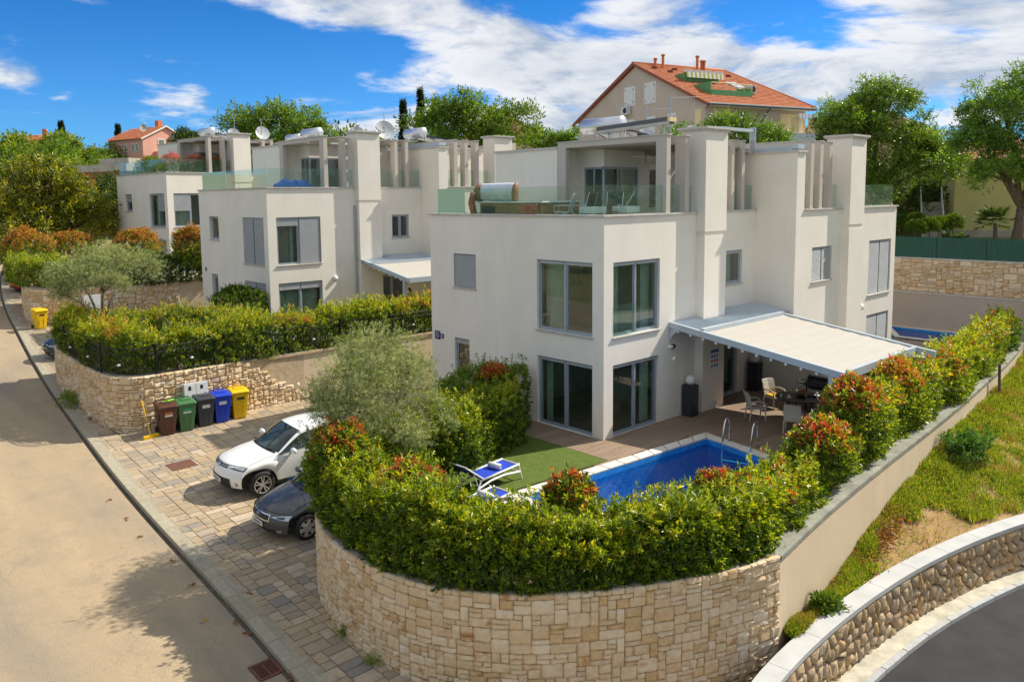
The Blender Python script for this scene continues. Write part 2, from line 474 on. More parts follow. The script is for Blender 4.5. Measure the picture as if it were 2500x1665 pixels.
# ------------------------------------------------------------------ the lie of the land
CAMP = np.array([-18.389, -15.264, 7.536])
KL = [(-12.1, -14), (-12.1, -6), (-12.05, -2.9), (-11.92, -.5), (-11.8, 6.8), (-11.47, 12.4), (-10.83, 20.9), (-9.95, 29.2), (-8.6, 41), (-6.3, 54), (-3, 68), (1, 80)]     # kerb line of the street
def zs(y): return -1.0 + .06 * np.asarray(y, float)          # street and driveways climb gently away from the camera
def sstep(a, b, x):
    t = np.clip((x - a) / (b - a), 0, 1); return t * t * (3 - 2 * t)
def terrain_z(x, y):
    x = np.asarray(x, float); y = np.asarray(y, float)
    base = zs(np.clip(y, -40, 45)) - .5
    base = base - 2.2 * sstep(-6.5, -9.5, y) * sstep(-12.5, -9, x)
    hill = -1 + .06 * 42 + .155 * np.clip(y - 42, 0, 55) + .045 * np.clip(y - 97, 0, 120)
    kxs = np.interp(y, [q[1] for q in KL], [q[0] for q in KL])
    hill = hill - .3 - 2.0 * (1 - sstep(-.5, 5, x - kxs)) * (1 - sstep(66, 82, y))
    base = np.where(y > 42, np.maximum(base, hill), base)
    east = 4.0 + .05 * np.clip(x - 28.3, 0, 60) + .09 * np.clip(y - 12, 0, 80) * sstep(20, 30, x)
    return np.where(x > 28.3, np.maximum(base, east), base)
gx = np.unique(np.r_[np.linspace(-160, -16, 25), np.linspace(-16, 28.2, 46), np.linspace(28.4, 60, 26), np.linspace(60, 320, 30)])
gy = np.unique(np.r_[np.linspace(-90, -12, 20), np.linspace(-12, 60, 60), np.linspace(60, 130, 30), np.linspace(130, 420, 28)])
GX, GY = np.meshgrid(gx, gy, indexing='ij')
GZ = terrain_z(GX, GY) + .25 * pnoise(np.stack([GX, GY, 0 * GX], -1).reshape(-1, 3), .08, 3).reshape(GX.shape) * (GY > 60)
ni, nj = GX.shape
ii = np.arange(ni * nj).reshape(ni, nj)
fq = np.stack([ii[:-1, :-1], ii[1:, :-1], ii[1:, 1:], ii[:-1, 1:]], -1).reshape(-1, 4)
t = NT('dry_ground'); pp = t.n('ShaderNodeNewGeometry').outputs['Position']
c1 = t.ramp(t.noise(pp, .35, 8, .65), [(.35, (.15, .17, .05)), (.5, (.26, .23, .10)), (.65, (.40, .30, .16))])
b_ = t.bsdf(c1, .95, 0, .2); t.bump(b_, t.noise(pp, 6, 6), .6, .1)
GROUND = t.done(b_)
g = link('terrain', np_mesh('terrain', np.stack([GX, GY, GZ], -1).reshape(-1, 3), fq, None, 4), GROUND)
setp(g, 'dry green hillside ground rising behind the villas', 'ground', kind='structure')

# street: sandy, worn asphalt with paler wheel tracks and dull stains
t = NT('sandy_asphalt'); pp = t.n('ShaderNodeNewGeometry').outputs['Position']
mp = t.n('ShaderNodeMapping'); mp.inputs['Scale'].default_value = (.55, .10, 1); t.l(pp, mp.inputs[0])
c1 = t.ramp(t.noise(mp.outputs[0], 1.0, 5, .6), [(.3, (.27, .225, .165)), (.5, (.37, .285, .185)), (.72, (.44, .33, .20))])
gr = t.noise(pp, 55, 4, .7)
c1 = t.mix(.6, c1, t.ramp(gr, [(.3, (.2, .2, .2)), (.7, (.8, .8, .8))]), 'OVERLAY')
c1 = t.mix(t.math('MULTIPLY', t.ramp(t.noise(pp, 1.1, 6, .65), [(.50, (0, 0, 0)), (.75, (1, 1, 1))]), .5), c1, (.24, .20, .16))
vz = t.n('ShaderNodeTexVoronoi', feature='DISTANCE_TO_EDGE'); vz.inputs['Scale'].default_value = .42
wp = t.n('ShaderNodeVectorMath', operation='ADD'); nn_ = t.n('ShaderNodeTexNoise'); nn_.inputs['Scale'].default_value = 1.6; nn_.inputs['Detail'].default_value = 6; t.l(pp, nn_.inputs['Vector']); t.l(pp, wp.inputs[0]); t.l(nn_.outputs['Color'], wp.inputs[1]); t.l(wp.outputs[0], vz.inputs['Vector'])
crk = t.math('MULTIPLY', t.ramp(vz.outputs['Distance'], [(0, (1, 1, 1)), (.012, (0, 0, 0))]), t.ramp(t.noise(pp, .35, 2), [(.5, (0, 0, 0)), (.6, (1, 1, 1))]))
c1 = t.mix(t.math('MULTIPLY', crk, .2), c1, (.10, .08, .06))                       # hairline cracks in places
c1 = t.mix(t.math('MULTIPLY', t.ramp(t.noise(pp, 24, 3, .8), [(.66, (0, 0, 0)), (.72, (1, 1, 1))]), .35), c1, (.62, .52, .38))
b_ = t.bsdf(c1, .9, 0, .3); t.bump(b_, t.noise(pp, 120, 3), .5, .01)
STREET = t.done(b_)
KP = Path(smooth_path(KL))
def ribbon(path, o0, o1, zf0, zf1=None, step=.5):
    n = max(2, int(path.L / step)); s = np.linspace(0, path.L, n); p, a = path.at(s); nr = np.stack([a[:, 1], -a[:, 0]], -1)
    A = p[:, :2] + nr * o0; B = p[:, :2] + nr * o1; zf1 = zf1 or zf0
    V = np.concatenate([np.c_[A, zf0(A[:, 1])], np.c_[B, zf1(B[:, 1])]]); i = np.arange(n - 1)
    return V, np.stack([i, i + n, i + n + 1, i + 1], -1)
v, f = ribbon(KP, -11.5, -.02, lambda y: zs(y) - .11)
setp(link('street', np_mesh('street', v, f[:, ::-1], None, 4), STREET), 'sandy worn street climbing past the villas', 'street', kind='structure')
# gutter edge: a thin dark line along the kerb
v, f = ribbon(KP, -.10, .0, lambda y: zs(y) - .106)
setp(link('gutter', np_mesh('gutter', v, f[:, ::-1], None, 4), mat('gutter_dark', (.10, .075, .05), .95, var=.4, vs=6)), 'dark strip at the foot of the kerb', 'gutter', kind='structure')
# base under the pavers (shows in the joints)
JOINT = mat('paver_joint_sand', (.13, .10, .07), .95, var=.3, vs=5)
def flat(name, poly, zf, m, label, cat):
    me = MB(); me.quad(*[(x, y, float(zf(y)) if callable(zf) else zf) for x, y in poly])
    o = me.build(name, m, fix=False)
    if o.data.polygons[0].normal.z < 0: o.data.flip_normals()
    return setp(o, label, cat, kind='structure')

# ------------------------------------------------------------------ stones
def stone_protos(k, seed, rough=.30):
    r = np.random.default_rng(seed); out = []
    for _ in range(k):
        nx, nz = 5, 4; vs = []
        for j in range(nz):
            for i in range(nx):
                x, z = -.5 + i / (nx - 1), -.5 + j / (nz - 1); ex, ez = i in (0, nx - 1), j in (0, nz - 1)
                y = r.normal() * rough * .35 - .08
                if ex or ez: y = .22 + r.uniform(0, .12)
                if ex and ez: x *= .955; z *= .93; y = .34
                if i in (1, nx - 2): x *= 1.45
                if j in (1, nz - 2): z *= 1.75
                vs.append((x + r.normal() * .012, y, z + r.normal() * .014))
        fs = [(j * nx + i, j * nx + i + 1, (j + 1) * nx + i + 1, (j + 1) * nx + i) for j in range(nz - 1) for i in range(nx - 1)]
        ring = [i for i in range(nx)] + [j * nx + nx - 1 for j in range(1, nz)] + [(nz - 1) * nx + i for i in range(nx - 2, -1, -1)] + [j * nx for j in range(nz - 2, 0, -1)]
        b = len(vs); m = len(ring)
        for i in ring: vs.append((vs[i][0], 1., vs[i][2]))
        fs += [(ring[(i + 1) % m], ring[i], b + i, b + (i + 1) % m) for i in range(m)]
        out.append((np.array(vs), fs))
    return out
def fill_rects(N, M, ws, hs, r):
    occ = np.zeros((N, M), bool); out = []
    for j in range(M):
        for i in range(N):
            if occ[i, j]: continue
            w, h = int(r.choice(ws)), int(r.choice(hs)); w = min(w, N - i); h = min(h, M - j)
            while occ[i:i + w, j].any(): w -= 1
            if w == 1 and h > 1 and r.random() < .6: h = 1
            rest = 0
            while i + w + rest < N and not occ[i + w + rest, j]: rest += 1
            if rest == 1: w += 1
            while occ[i:i + w, j:j + h].any(): h -= 1
            occ[i:i + w, j:j + h] = True; out.append((i, j, w, h))
    return out
def place_pieces(name, parent, items, protos, m, limit=300, joined=None, mats_from=None):
    """items: (4x4 matrix, score). The largest in view become objects; the rest one 'stuff' part."""
    items = sorted(items, key=lambda q: -q[1])
    me = []
    for k, (vs, fs) in enumerate(protos):
        d = bpy.data.meshes.new(name); d.from_pydata([tuple(v) for v in vs], [], fs); d.materials.append(m); d.update(); me.append(d)
    n = 0
    for mtx, sc in items[:limit]:
        if sc <= 0: break
        o = bpy.data.objects.new(name, me[n % len(me)]); COL.objects.link(o); o.parent = parent; o.matrix_basis = Matrix(mtx.tolist()); n += 1
    rest = items[n:]
    if rest:
        mb = MB()
        for k, (mtx, sc) in enumerate(rest):
            vs, fs = protos[k % len(protos)]; mb.rv = random.random()
            mb.add((np.c_[vs, np.ones(len(vs))] @ np.asarray(mtx).T)[:, :3], fs)
        setp(mb.build(joined or (name + '_field'), m, parent, fix=False), kind='stuff')
def mtx_of(p, ang, sc):
    c, s = math.cos(ang), math.sin(ang); a, b, d = sc
    return np.array([[c * a, -s * b, 0, p[0]], [s * a, c * b, 0, p[1]], [0, 0, d, p[2]], [0, 0, 0, 1.]])
SP = stone_protos(10, 5, .34)
SPF = stone_protos(6, 9, .12)
def ashlar(parent, path, z0, z1, out_sign=1, gz=None, u=(.080, .088), limit=300, seed=1, depth=.075, ws=(2, 3, 3, 4, 4, 5), hs=(1, 1, 2, 2, 3), hole=None, cut=None, m=None, gap=.009):
    """irregular coursed stones on a wall that follows path; outward = right of the path * out_sign"""
    r = np.random.default_rng(seed); N, M_ = int(path.L / u[0]), int((z1 - z0) / u[1]); us, uz = path.L / N, (z1 - z0) / M_
    items = []
    for i, j, w, h in fill_rects(N, M_, ws, hs, r):
        s = (i + w / 2) * us; zc = z0 + (j + h / 2) * uz; (p, a) = path.at([s]); p, a = p[0], a[0]
        nr = np.array([a[1], -a[0]]) * out_sign
        if gz is not None and zc + h * uz / 2 < gz(p[1]) - .03: continue
        if hole and hole(s, zc): continue
        if cut and not cut(s, zc): continue
        ang = math.atan2(nr[1], nr[0]) + math.pi / 2
        to = CAMP - np.array([p[0], p[1], zc]); d = np.linalg.norm(to); fac = (nr @ to[:2]) / d
        mt = mtx_of((p[0] + nr[0] * .0, p[1] + nr[1] * .0, zc), ang, (w * us - gap, depth * r.uniform(.8, 1.25), h * uz - gap))
        items.append((mt, max(0, fac) * w * h / d ** 2 if fac > .02 else 0))
    place_pieces('stone', parent, items, SP, m or STONE, limit, 'stone_field')
def wall_core(parent, path, inset, thick, z0, z1, out_sign, m, name='core'):
    n = max(2, int(path.L / .25)); s = np.linspace(0, path.L, n); p, a = path.at(s); nr = np.stack([a[:, 1], -a[:, 0]], -1) * out_sign
    A = p[:, :2] - nr * inset; B = p[:, :2] - nr * (inset + thick); mb = MB(); vs = []
    za = (lambda q: z0) if not callable(z0) else z0; zb = (lambda q: z1) if not callable(z1) else z1
    for q, w in zip(A, B): vs += [(*q, za(q[1])), (*q, zb(q[1])), (*w, zb(w[1])), (*w, za(w[1]))]
    fs = []
    for i in range(n - 1):
        for k in range(4): fs.append((i * 4 + k, i * 4 + (k + 1) % 4, i * 4 + 4 + (k + 1) % 4, i * 4 + 4 + k))
    fs += [(0, 1, 2, 3), tuple(4 * (n - 1) + k for k in (3, 2, 1, 0))]
    mb.add(vs, fs); return mb.build(name, m, parent)

# --- the round stone wall of the front garden
FW = smooth_path([(-5.6, 1.2), (-8.3, 1.1), (-9.4, .6), (-10.05, -.05), (-10.45, -.9), (-10.66, -1.9), (-10.68, -2.9), (-10.52, -4.0), (-10.12, -4.95), (-9.35, -5.93), (-8.55, -6.55), (-7.5, -7.2), (-6.2, -7.82), (-5.15, -8.13), (-4.62, -8.23)])
FWP = Path(FW)
fw_ = empty('stone_garden_wall', (0, 0, 0), 0, 'big rounded cream stone wall under the front hedge, nearest in view', 'stone wall')
ashlar(fw_, FWP, -2.1, .625, 1, gz=lambda y: zs(max(y, -3.5)) - .05 if y > -5 else -2.2, seed=3, limit=300)
wall_core(fw_, FWP, .045, .36, -2.3, .56, 1, MORTAR, 'mortar_core')
wall_core(fw_, FWP, .03, .42, .55, .612, 1, COPES, 'top_edge')
# --- beige rendered boundary wall running away to the right
BW = Path(smooth_path([(-4.62, -8.21), (-2.1, -7.87), (1.5, -7.53), (6.2, -7.18), (9.9, -6.87), (14.3, -6.4), (17.6, -6.08), (23, -5.35), (27.9, -4.45)]))
bw = empty('rendered_boundary_wall', (0, 0, 0), 0, 'long beige rendered wall with grey green coping above the grass', 'wall')
wall_core(bw, BW, 0, .3, -2.2, .54, 1, PLB, 'wall_face')
wall_core(bw, BW, -.035, .43, .54, .62, 1, COPEG, 'coping')
# --- B's stone wall with the bins, turning the corner, then a rendered stretch
B1 = Path(smooth_path([(-10.1, 21.4), (-10.55, 20.2), (-10.68, 17.5), (-10.72, 15.2), (-10.66, 13.2), (-10.3, 12.25), (-9.6, 11.95), (-8.5, 11.98), (-3.2, 12.1)]))
b1w = empty('stone_garden_wall', (0, 0, 0), 0, 'rounded cream stone wall behind the row of bins, under the iron fence', 'stone wall')
cutB = lambda s, z: True if s < B1.L - 3.0 else z < 1.6 - (s - (B1.L - 3.0)) * .62
ashlar(b1w, B1, -.5, 1.62, -1 if False else 1, gz=lambda y: zs(y) - .04, seed=11, limit=300, cut=cutB, depth=.12)
wall_core(b1w, B1, .07, .34, -.9, 1.56, 1, MORTAR, 'mortar_core')
wall_core(b1w, B1, .03, .40, 1.55, 1.605, 1, COPES, 'top_edge')
ab = empty('rendered_wall', (0, 0, 0), 0, 'beige rendered wall between the middle villa hedge and the parking drive', 'wall')
ABP = Path([(-5.6, 12.13), (7, 12.2)])
wall_core(ab, ABP, .02, .3, -.9, 1.5, 1, PLB, 'wall_face')
wall_core(ab, ABP, -.05, .45, 1.5, 1.58, 1, mat('beige_coping', (.50, .38, .24), .85, bump=.2), 'coping')
# --- C's wall further up the street
C1 = Path(smooth_path([(-7.6, 39.5), (-8.45, 36.4), (-8.75, 33.6), (-8.3, 32.2), (-6.9, 31.25), (-4.4, 31.0), (-1.4, 30.7)]))
c1w = empty('stone_garden_wall', (0, 0, 0), 0, 'pale stone wall farther up the street behind the olive, next to the single yellow bin', 'stone wall')
ashlar(c1w, C1, .6, 2.86, 1, gz=lambda y: zs(y) - .04, seed=21, limit=300, depth=.13, u=(.11, .12))
wall_core(c1w, C1, .09, .34, .2, 2.84, 1, MORTAR, 'mortar_core')
wall_core(c1w, C1, .0, .40, 2.84, 2.9, 1, COPES, 'top_edge')
cw = empty('rendered_wall', (0, 0, 0), 0, 'beige rendered garden wall beside the middle villa, under the dark hedge', 'wall')
CWP = Path([(-3.2, 30.9), (6, 30.2)])
wall_core(cw, CWP, .02, .3, 0, 2.78, 1, PLB, 'wall_face')
wall_core(cw, CWP, -.05, .45, 2.78, 2.88, 1, mat('tan_coping', (.46, .36, .24), .85, bump=.2), 'coping')
# --- back wall behind the far pool: render below, stones above
bk = empty('stone_retaining_wall', (0, 0, 0), 0, 'tall wall behind the far pool, grey beige render below and stones above', 'retaining wall')
BK = Path([(27.9, 16), (27.9, -7.2)])
ashlar(bk, BK, 2.06, 3.86, 1, seed=31, limit=300, depth=.12, u=(.12, .11))
wall_core(bk, BK, .09, .3, -.5, 3.84, 1, MORTAR, 'mortar_core')
wall_core(bk, BK, -.05, .13, -.6, 1.98, 1, PLG2, 'rendered_face')
wall_core(bk, BK, -.09, .22, 1.98, 2.05, 1, COPE, 'ledge')
wall_core(bk, BK, -.02, .4, 3.86, 3.92, 1, COPE, 'top_edge')
gf = empty('green_screen_fence', (0, 0, 0), 0, 'dark green brushwood screen fence on top of the stone retaining wall', 'fence')
t = NT('green_screen'); o_ = t.obj(); mpp = t.n('ShaderNodeMapping'); mpp.inputs['Scale'].default_value = (9, 9, .4); t.l(o_, mpp.inputs[0])
nz = t.noise(mpp.outputs[0], 3, 4, .7)
b_ = t.bsdf(t.ramp(nz, [(.3, (.012, .06, .045)), (.6, (.02, .10, .07)), (.85, (.05, .16, .11))]), .7); t.bump(b_, nz, .8, .03)
GSC = t.done(b_)
ys = np.linspace(12, -7, 9)
for k in range(8):
    m = MB(); n = 24; yy = np.linspace(ys[k] - .02, ys[k + 1] + .02, n); xo = 28.06 + .018 * (np.arange(n) % 2)
    m.add([(x, y, 3.93) for x, y in zip(xo, yy)] + [(x, y, 5.04 + .03 * random.random()) for x, y in zip(xo, yy)] + [(x + .03, y, 3.93) for x, y in zip(xo, yy)] + [(x + .03, y, 5.04) for x, y in zip(xo, yy)],
          [(i, i + 1, n + i + 1, n + i) for i in range(n - 1)] + [(2 * n + i + 1, 2 * n + i, 3 * n + i, 3 * n + i + 1) for i in range(n - 1)] + [(n + i, n + i + 1, 3 * n + i + 1, 3 * n + i) for i in range(n - 1)])
    m.build('screen_panel', GSC, gf, fix=False)
    m = MB(); m.tube([(28.12, ys[k], 3.9), (28.12, ys[k], 5.1)], .025); m.build('post', BLACKM, gf)

# --- boulder wall of the lower road, white cap, kerb, asphalt
CAPI = smooth_path([(-8.4, -9.2), (-6.7, -8.62), (-4.5, -8.42), (-2.1, -8.42), (.6, -8.62), (3.5, -9.15), (5.7, -9.75), (9, -11.0), (13, -13), (18, -16.5), (24, -22)])
CAPP = Path(CAPI)
lw = empty('boulder_retaining_wall', (0, 0, 0), 0, 'low curved boulder wall with a white concrete cap beside the lower road', 'retaining wall')
n_ = 13; ss = np.linspace(0, CAPP.L, n_ * 2)
for k in range(len(ss) - 1):
    s2 = np.linspace(ss[k] + .006, ss[k + 1] - .006, 6); p, a = CAPP.at(s2); nr = np.stack([a[:, 1], -a[:, 0]], -1)
    A, B = p[:, :2], p[:, :2] + nr * .40; m = MB(); vs = []
    for q, w in zip(A, B): vs += [(*q, -1.10), (*q, -1.0), (*w, -1.0), (*w, -1.10)]
    fs = [(i * 4 + j, i * 4 + (j + 1) % 4, i * 4 + 4 + (j + 1) % 4, i * 4 + 4 + j) for i in range(5) for j in range(4)] + [(0, 1, 2, 3), (23, 22, 21, 20)]
    m.add(vs, fs); m.build('cap_slab', WHITE_CAP, lw)
LWP = Path([tuple(q) for q in (lambda pa: pa[0][:, :2] + np.stack([pa[1][:, 1], -pa[1][:, 0]], -1) * .33)(CAPP.at(np.linspace(0, CAPP.L, 120)))])
LWM = mat('dark_mortar', (.30, .24, .17), .95, var=.3, vs=6, bump=.5)
wall_core(lw, LWP, .05, .22, -2.5, -1.10, 1, LWM, 'mortar_core')
def clip_poly(poly, n, c):
    out = []
    for i in range(len(poly)):
        p, q = poly[i], poly[(i + 1) % len(poly)]; dp, dq = p @ n - c, q @ n - c
        if dp <= 0: out.append(p)
        if dp * dq < 0: out.append(p + (q - p) * dp / (dp - dq))
    return out
r_ = np.random.default_rng(17); seeds = []
for j in range(5):
    for i in range(int(16 / .285)):
        seeds.append((.6 + (i + .5 * (j % 2)) * .285 + r_.normal() * .075, -2.30 + j * .24 + r_.normal() * .065))
seeds = np.array(seeds); items = []
for k, sd in enumerate(seeds):
    dd = np.linalg.norm(seeds - sd, axis=1); nb = np.argsort(dd)[1:14]
    poly = [sd + np.array(c) for c in ((-.4, -.4), (.4, -.4), (.4, .4), (-.4, .4))]
    for j in nb:
        d = seeds[j] - sd; l = np.linalg.norm(d); d = d / l; poly = clip_poly(poly, d, sd @ d + l / 2 - .013)
        if len(poly) < 3: break
    if len(poly) < 3: continue
    poly = [np.array([q[0], min(q[1], -1.12)]) for q in poly]
    q = [poly[0]]
    for v in poly[1:]:
        if np.linalg.norm(v - q[-1]) > .03: q.append(v)
    if len(q) < 3: continue
    poly = np.array(q); cen = poly.mean(0)
    p0, a0 = LWP.at([cen[0]]); nr = np.array([a0[0][1], -a0[0][0]])
    to = CAMP - np.array([*p0[0], cen[1]]); d = np.linalg.norm(to)
    items.append((poly, cen, p0[0], a0[0], nr, (nr @ to[:2]) / d ** 3))
items.sort(key=lambda q: -q[5])
rest = MB()
for k, (poly, cen, p0, a0, nr, sc) in enumerate(items):
    vs = []; n = len(poly)
    for fr, dp in ((1., -.03), (.93, .035), (.62, .07)):
        for v in poly:
            w = (v - cen) * fr; vs.append((p0[0] + a0[0] * w[0] + nr[0] * (dp + r_.normal() * .012), p0[1] + a0[1] * w[0] + nr[1] * (dp + r_.normal() * .012), cen[1] + w[1]))
    tp = .085 + r_.normal() * .015; vs.append((p0[0] + nr[0] * tp, p0[1] + nr[1] * tp, cen[1]))
    fs = [(l * n + i, l * n + (i + 1) % n, (l + 1) * n + (i + 1) % n, (l + 1) * n + i) for l in (0, 1) for i in range(n)] + [(2 * n + i, 2 * n + (i + 1) % n, 3 * n) for i in range(n)]
    if k < 300 and sc > 0:
        m = MB(); m.smooth = True; m.add(vs, fs); m.build('stone', BOULD, lw, fix=False)
    else: rest.rv = random.random(); rest.add(vs, fs)
if rest.v: setp(rest.build('stone_field', BOULD, lw, fix=False), kind='stuff')
def off_path(P, off, n=140):
    p, a = P.at(np.linspace(0, P.L, n)); return Path(p[:, :2] + np.stack([a[:, 1], -a[:, 0]], -1) * off)
zl = lambda y: np.full(np.shape(y), -2.24)
v, f = ribbon(CAPP, .25, .80, zl)
setp(link('concrete_gutter', np_mesh('concrete_gutter', v, f[:, ::-1], None, 4), mat('rough_concrete', (.52, .48, .38), .95, var=.25, vs=3, bump=.6, bs=25)), 'rough pale concrete strip at the foot of the boulder wall', 'concrete strip', kind='structure')
kb = empty('kerb', (0, 0, 0)); setp(kb, 'pale kerb along the dark lower road', 'kerb', kind='structure')
KB2 = off_path(CAPP, .78)
for k in range(int(KB2.L)):
    p, a = KB2.at([k + .5]); p, a = p[0], a[0]; m = MB()
    m.add([(x, y, z) for z, i in ((-.5, 0), (.0, 0), (.0, 1), (-.5, 1)) for x, y in ((0, 0),)][:0], []); m.box(-.494, .494, -.13, .0, -.35, 0)
    me = m.build('kerb_stone', KERBW, kb, bevel=.012); me.location = (p[0], p[1], -2.19); me.rotation_euler = (0, 0, math.atan2(a[1], a[0]))
t = NT('dark_asphalt'); pp = t.n('ShaderNodeNewGeometry').outputs['Position']
c1 = t.ramp(t.noise(pp, 1.3, 6, .6), [(.3, (.026, .024, .026)), (.7, (.046, .042, .043))])
c1 = t.mix(.35, c1, t.ramp(t.noise(pp, 70, 3, .7), [(.3, (.2, .2, .2)), (.75, (.8, .8, .8))]), 'OVERLAY')
c1 = t.mix(t.math('MULTIPLY', t.ramp(t.noise(pp, 9, 5, .7), [(.66, (0, 0, 0)), (.74, (1, 1, 1))]), .5), c1, (.22, .19, .15))
b_ = t.bsdf(c1, .85, 0, .3); t.bump(b_, t.noise(pp, 90, 3), .6, .01)
v, f = ribbon(CAPP, .9, 9.0, lambda y: np.full(np.shape(y), -2.30))
setp(link('lower_road', np_mesh('lower_road', v, f[:, ::-1], None, 4), t.done(b_)), 'dark asphalt lower road curving at the corner', 'road', kind='structure')

# ------------------------------------------------------------------ pavers and kerb along the street
PVP = [(np.array([(-.5, -.5, 0), (.5, -.5, 0), (.5, .5, 0), (-.5, .5, 0), (-.48, -.475, 1), (.48, -.475, 1), (.48, .475, 1), (-.48, .475, 1)]), [(4, 5, 6, 7), (0, 1, 5, 4), (1, 2, 6, 5), (2, 3, 7, 6), (3, 0, 4, 7)])]
def in_poly(x, y, poly):
    c = False; n = len(poly)
    for i in range(n):
        (x0, y0), (x1, y1) = poly[i], poly[(i + 1) % n]
        if (y0 > y) != (y1 > y) and x < (x1 - x0) * (y - y0) / (y1 - y0) + x0: c = not c
    return c
kx = lambda y: float(np.interp(y, KP.p[:, 1], KP.p[:, 0]))
pave = empty('pavement', (0, 0, 0)); setp(pave, 'mixed tan and grey pavers of the pavement and parking drive', 'pavement', kind='structure')
PV_POLY = [(-12.4, -9), (-12.4, 21.2), (-10.2, 21.2), (-10.5, 12.3), (-9.4, 12.0), (.5, 12.3), (.5, 3.9), (-5.2, 3.9), (-5.2, 1.0), (-8.3, .9), (-9.2, .3), (-9.8, -.5), (-10.2, -1.4), (-10.4, -3.4), (-9.7, -4.9), (-8.4, -6.1), (-6, -7.4), (-6, -9)]
v, f = ribbon(KP, .0, 1.0, lambda y: zs(y) - .045)
bmb = MB()
NYB = 60; yb = np.linspace(-14, 62, NYB)
for i in range(NYB - 1):
    xm = 1.5 if yb[i] > .5 else (-9.4 if yb[i] > -4.5 else -7.4)
    bmb.quad((kx(yb[i]) + .05, yb[i], zs(yb[i]) - .05), (xm, yb[i], zs(yb[i]) - .05), (xm, yb[i + 1], zs(yb[i + 1]) - .05), (kx(yb[i + 1]) + .05, yb[i + 1], zs(yb[i + 1]) - .05))
setp(bmb.build('paving_bed', JOINT, fix=False), 'dark sand bed in the joints under the pavers', 'paving bed', kind='structure')
def pavers(parent, poly, x0, x1, y0, y1, limit, seed, ux=.125, uy=.118):
    r = np.random.default_rng(seed); items = []
    for i, j, w, h in fill_rects(int((x1 - x0) / ux), int((y1 - y0) / uy), (2, 3, 3, 4, 5), (2, 2, 3, 3), r):
        x, y = x0 + (i + w / 2) * ux, y0 + (j + h / 2) * uy
        if not in_poly(x, y, poly): continue
        xl, xr2 = max(x - w * ux / 2, kx(y) + .345), x + w * ux / 2
        if xr2 - xl < .06: continue
        x, wd = (xl + xr2) / 2, xr2 - xl
        d = np.linalg.norm(CAMP - np.array([x, y, -1]))
        mt = np.eye(4); mt[:3, 3] = (x, y, zs(y) - .05 + r.uniform(-.003, .003)); mt[0, 0] = wd - .008; mt[1, 1] = h * uy - .008; mt[2, 2] = .05; mt[2, 1] = .06 * (h * uy - .008)
        items.append((mt, w * h / d ** 3))
    place_pieces('paver', parent, items, PVP, PAVER, limit, 'paver_field')
pavers(pave, PV_POLY, -12.4, .5, -8.5, 12.4, 300, 41)
pvB = empty('pavement', (0, 0, 0)); setp(pvB, 'pavers farther up the street by the middle villa drive', 'pavement', kind='structure')
PV2 = [(-12.4, 12.3), (-10.6, 12.3), (-10.8, 16), (-10.4, 21.2), (1, 21.2), (1, 31), (-7, 31.2), (-8.6, 33), (-8.2, 37), (-7, 44), (-3, 60), (-9, 60)]
pavers(pvB, PV2, -12.4, 1, 12.4, 60, 300, 42, .13, .13)
kbs = empty('kerb', (0, 0, 0)); setp(kbs, 'pale concrete kerb along the sandy street', 'kerb', kind='structure')
KE = off_path(KP, .12)
for k in range(int(62)):
    s0 = k * 1.0 + 5; p, a = KE.at([s0]); p, a = p[0], a[0]
    m = MB(); m.box(-.495, .495, -.13, .12, -.30, 0)
    o = m.build('kerb_stone', KERB, kbs, bevel=.015); sl_ = math.atan(.06 * a[1])
    o.location = (p[0], p[1], zs(p[1]) + .012); o.rotation_euler = (0, -sl_, math.atan2(a[1], a[0]))
    p, a = KE.at([s0]); q = p[0] + np.array([a[0][1], -a[0][0]]) * .22
    m = MB(); m.box(-.496, .496, -.115, .095, -.2, 0)
    o = m.build('edging_slab', KERB, kbs, bevel=.006); o.location = (q[0], q[1], zs(q[1]) - .003); o.rotation_euler = (0, -sl_, math.atan2(a[0][1], a[0][0]))

# ------------------------------------------------------------------ gardens, deck, pool, lawn
POOL = [(2.45, -2.09), (-4.98, -1.57), (-5.2, -5.0), (1.78, -5.15)]           # inner edge of the water basin
pc_ = np.mean(POOL, 0)
def offset_poly(poly, d):
    out = []; n = len(poly)
    for i in range(n):
        a, b, c = (np.array(poly[(i + k) % n], float) for k in (-1, 0, 1)); u, w = (b - a) / np.linalg.norm(b - a), (c - b) / np.linalg.norm(c - b)
        nu, nw = np.array([-u[1], u[0]]), np.array([-w[1], w[0]])       # left normals; the polygon runs counter-clockwise, so outward is minus
        bi = -(nu + nw); bi /= np.linalg.norm(bi); out.append(b + bi * d / max(.3, bi @ -nu))
    return [tuple(q) for q in out]
def ccw(poly):
    a = sum(p[0] * q[1] - q[0] * p[1] for p, q in zip(poly, poly[1:] + poly[:1])); return poly if a > 0 else poly[::-1]
POOL = ccw(POOL)
PO = offset_poly(POOL, .36)
def poly_xrange(poly, y):
    xs = []
    for (x0, y0), (x1, y1) in zip(poly, poly[1:] + poly[:1]):
        if (y0 > y) != (y1 > y): xs.append(x0 + (x1 - x0) * (y - y0) / (y1 - y0))
    return (min(xs), max(xs)) if len(xs) >= 2 else None
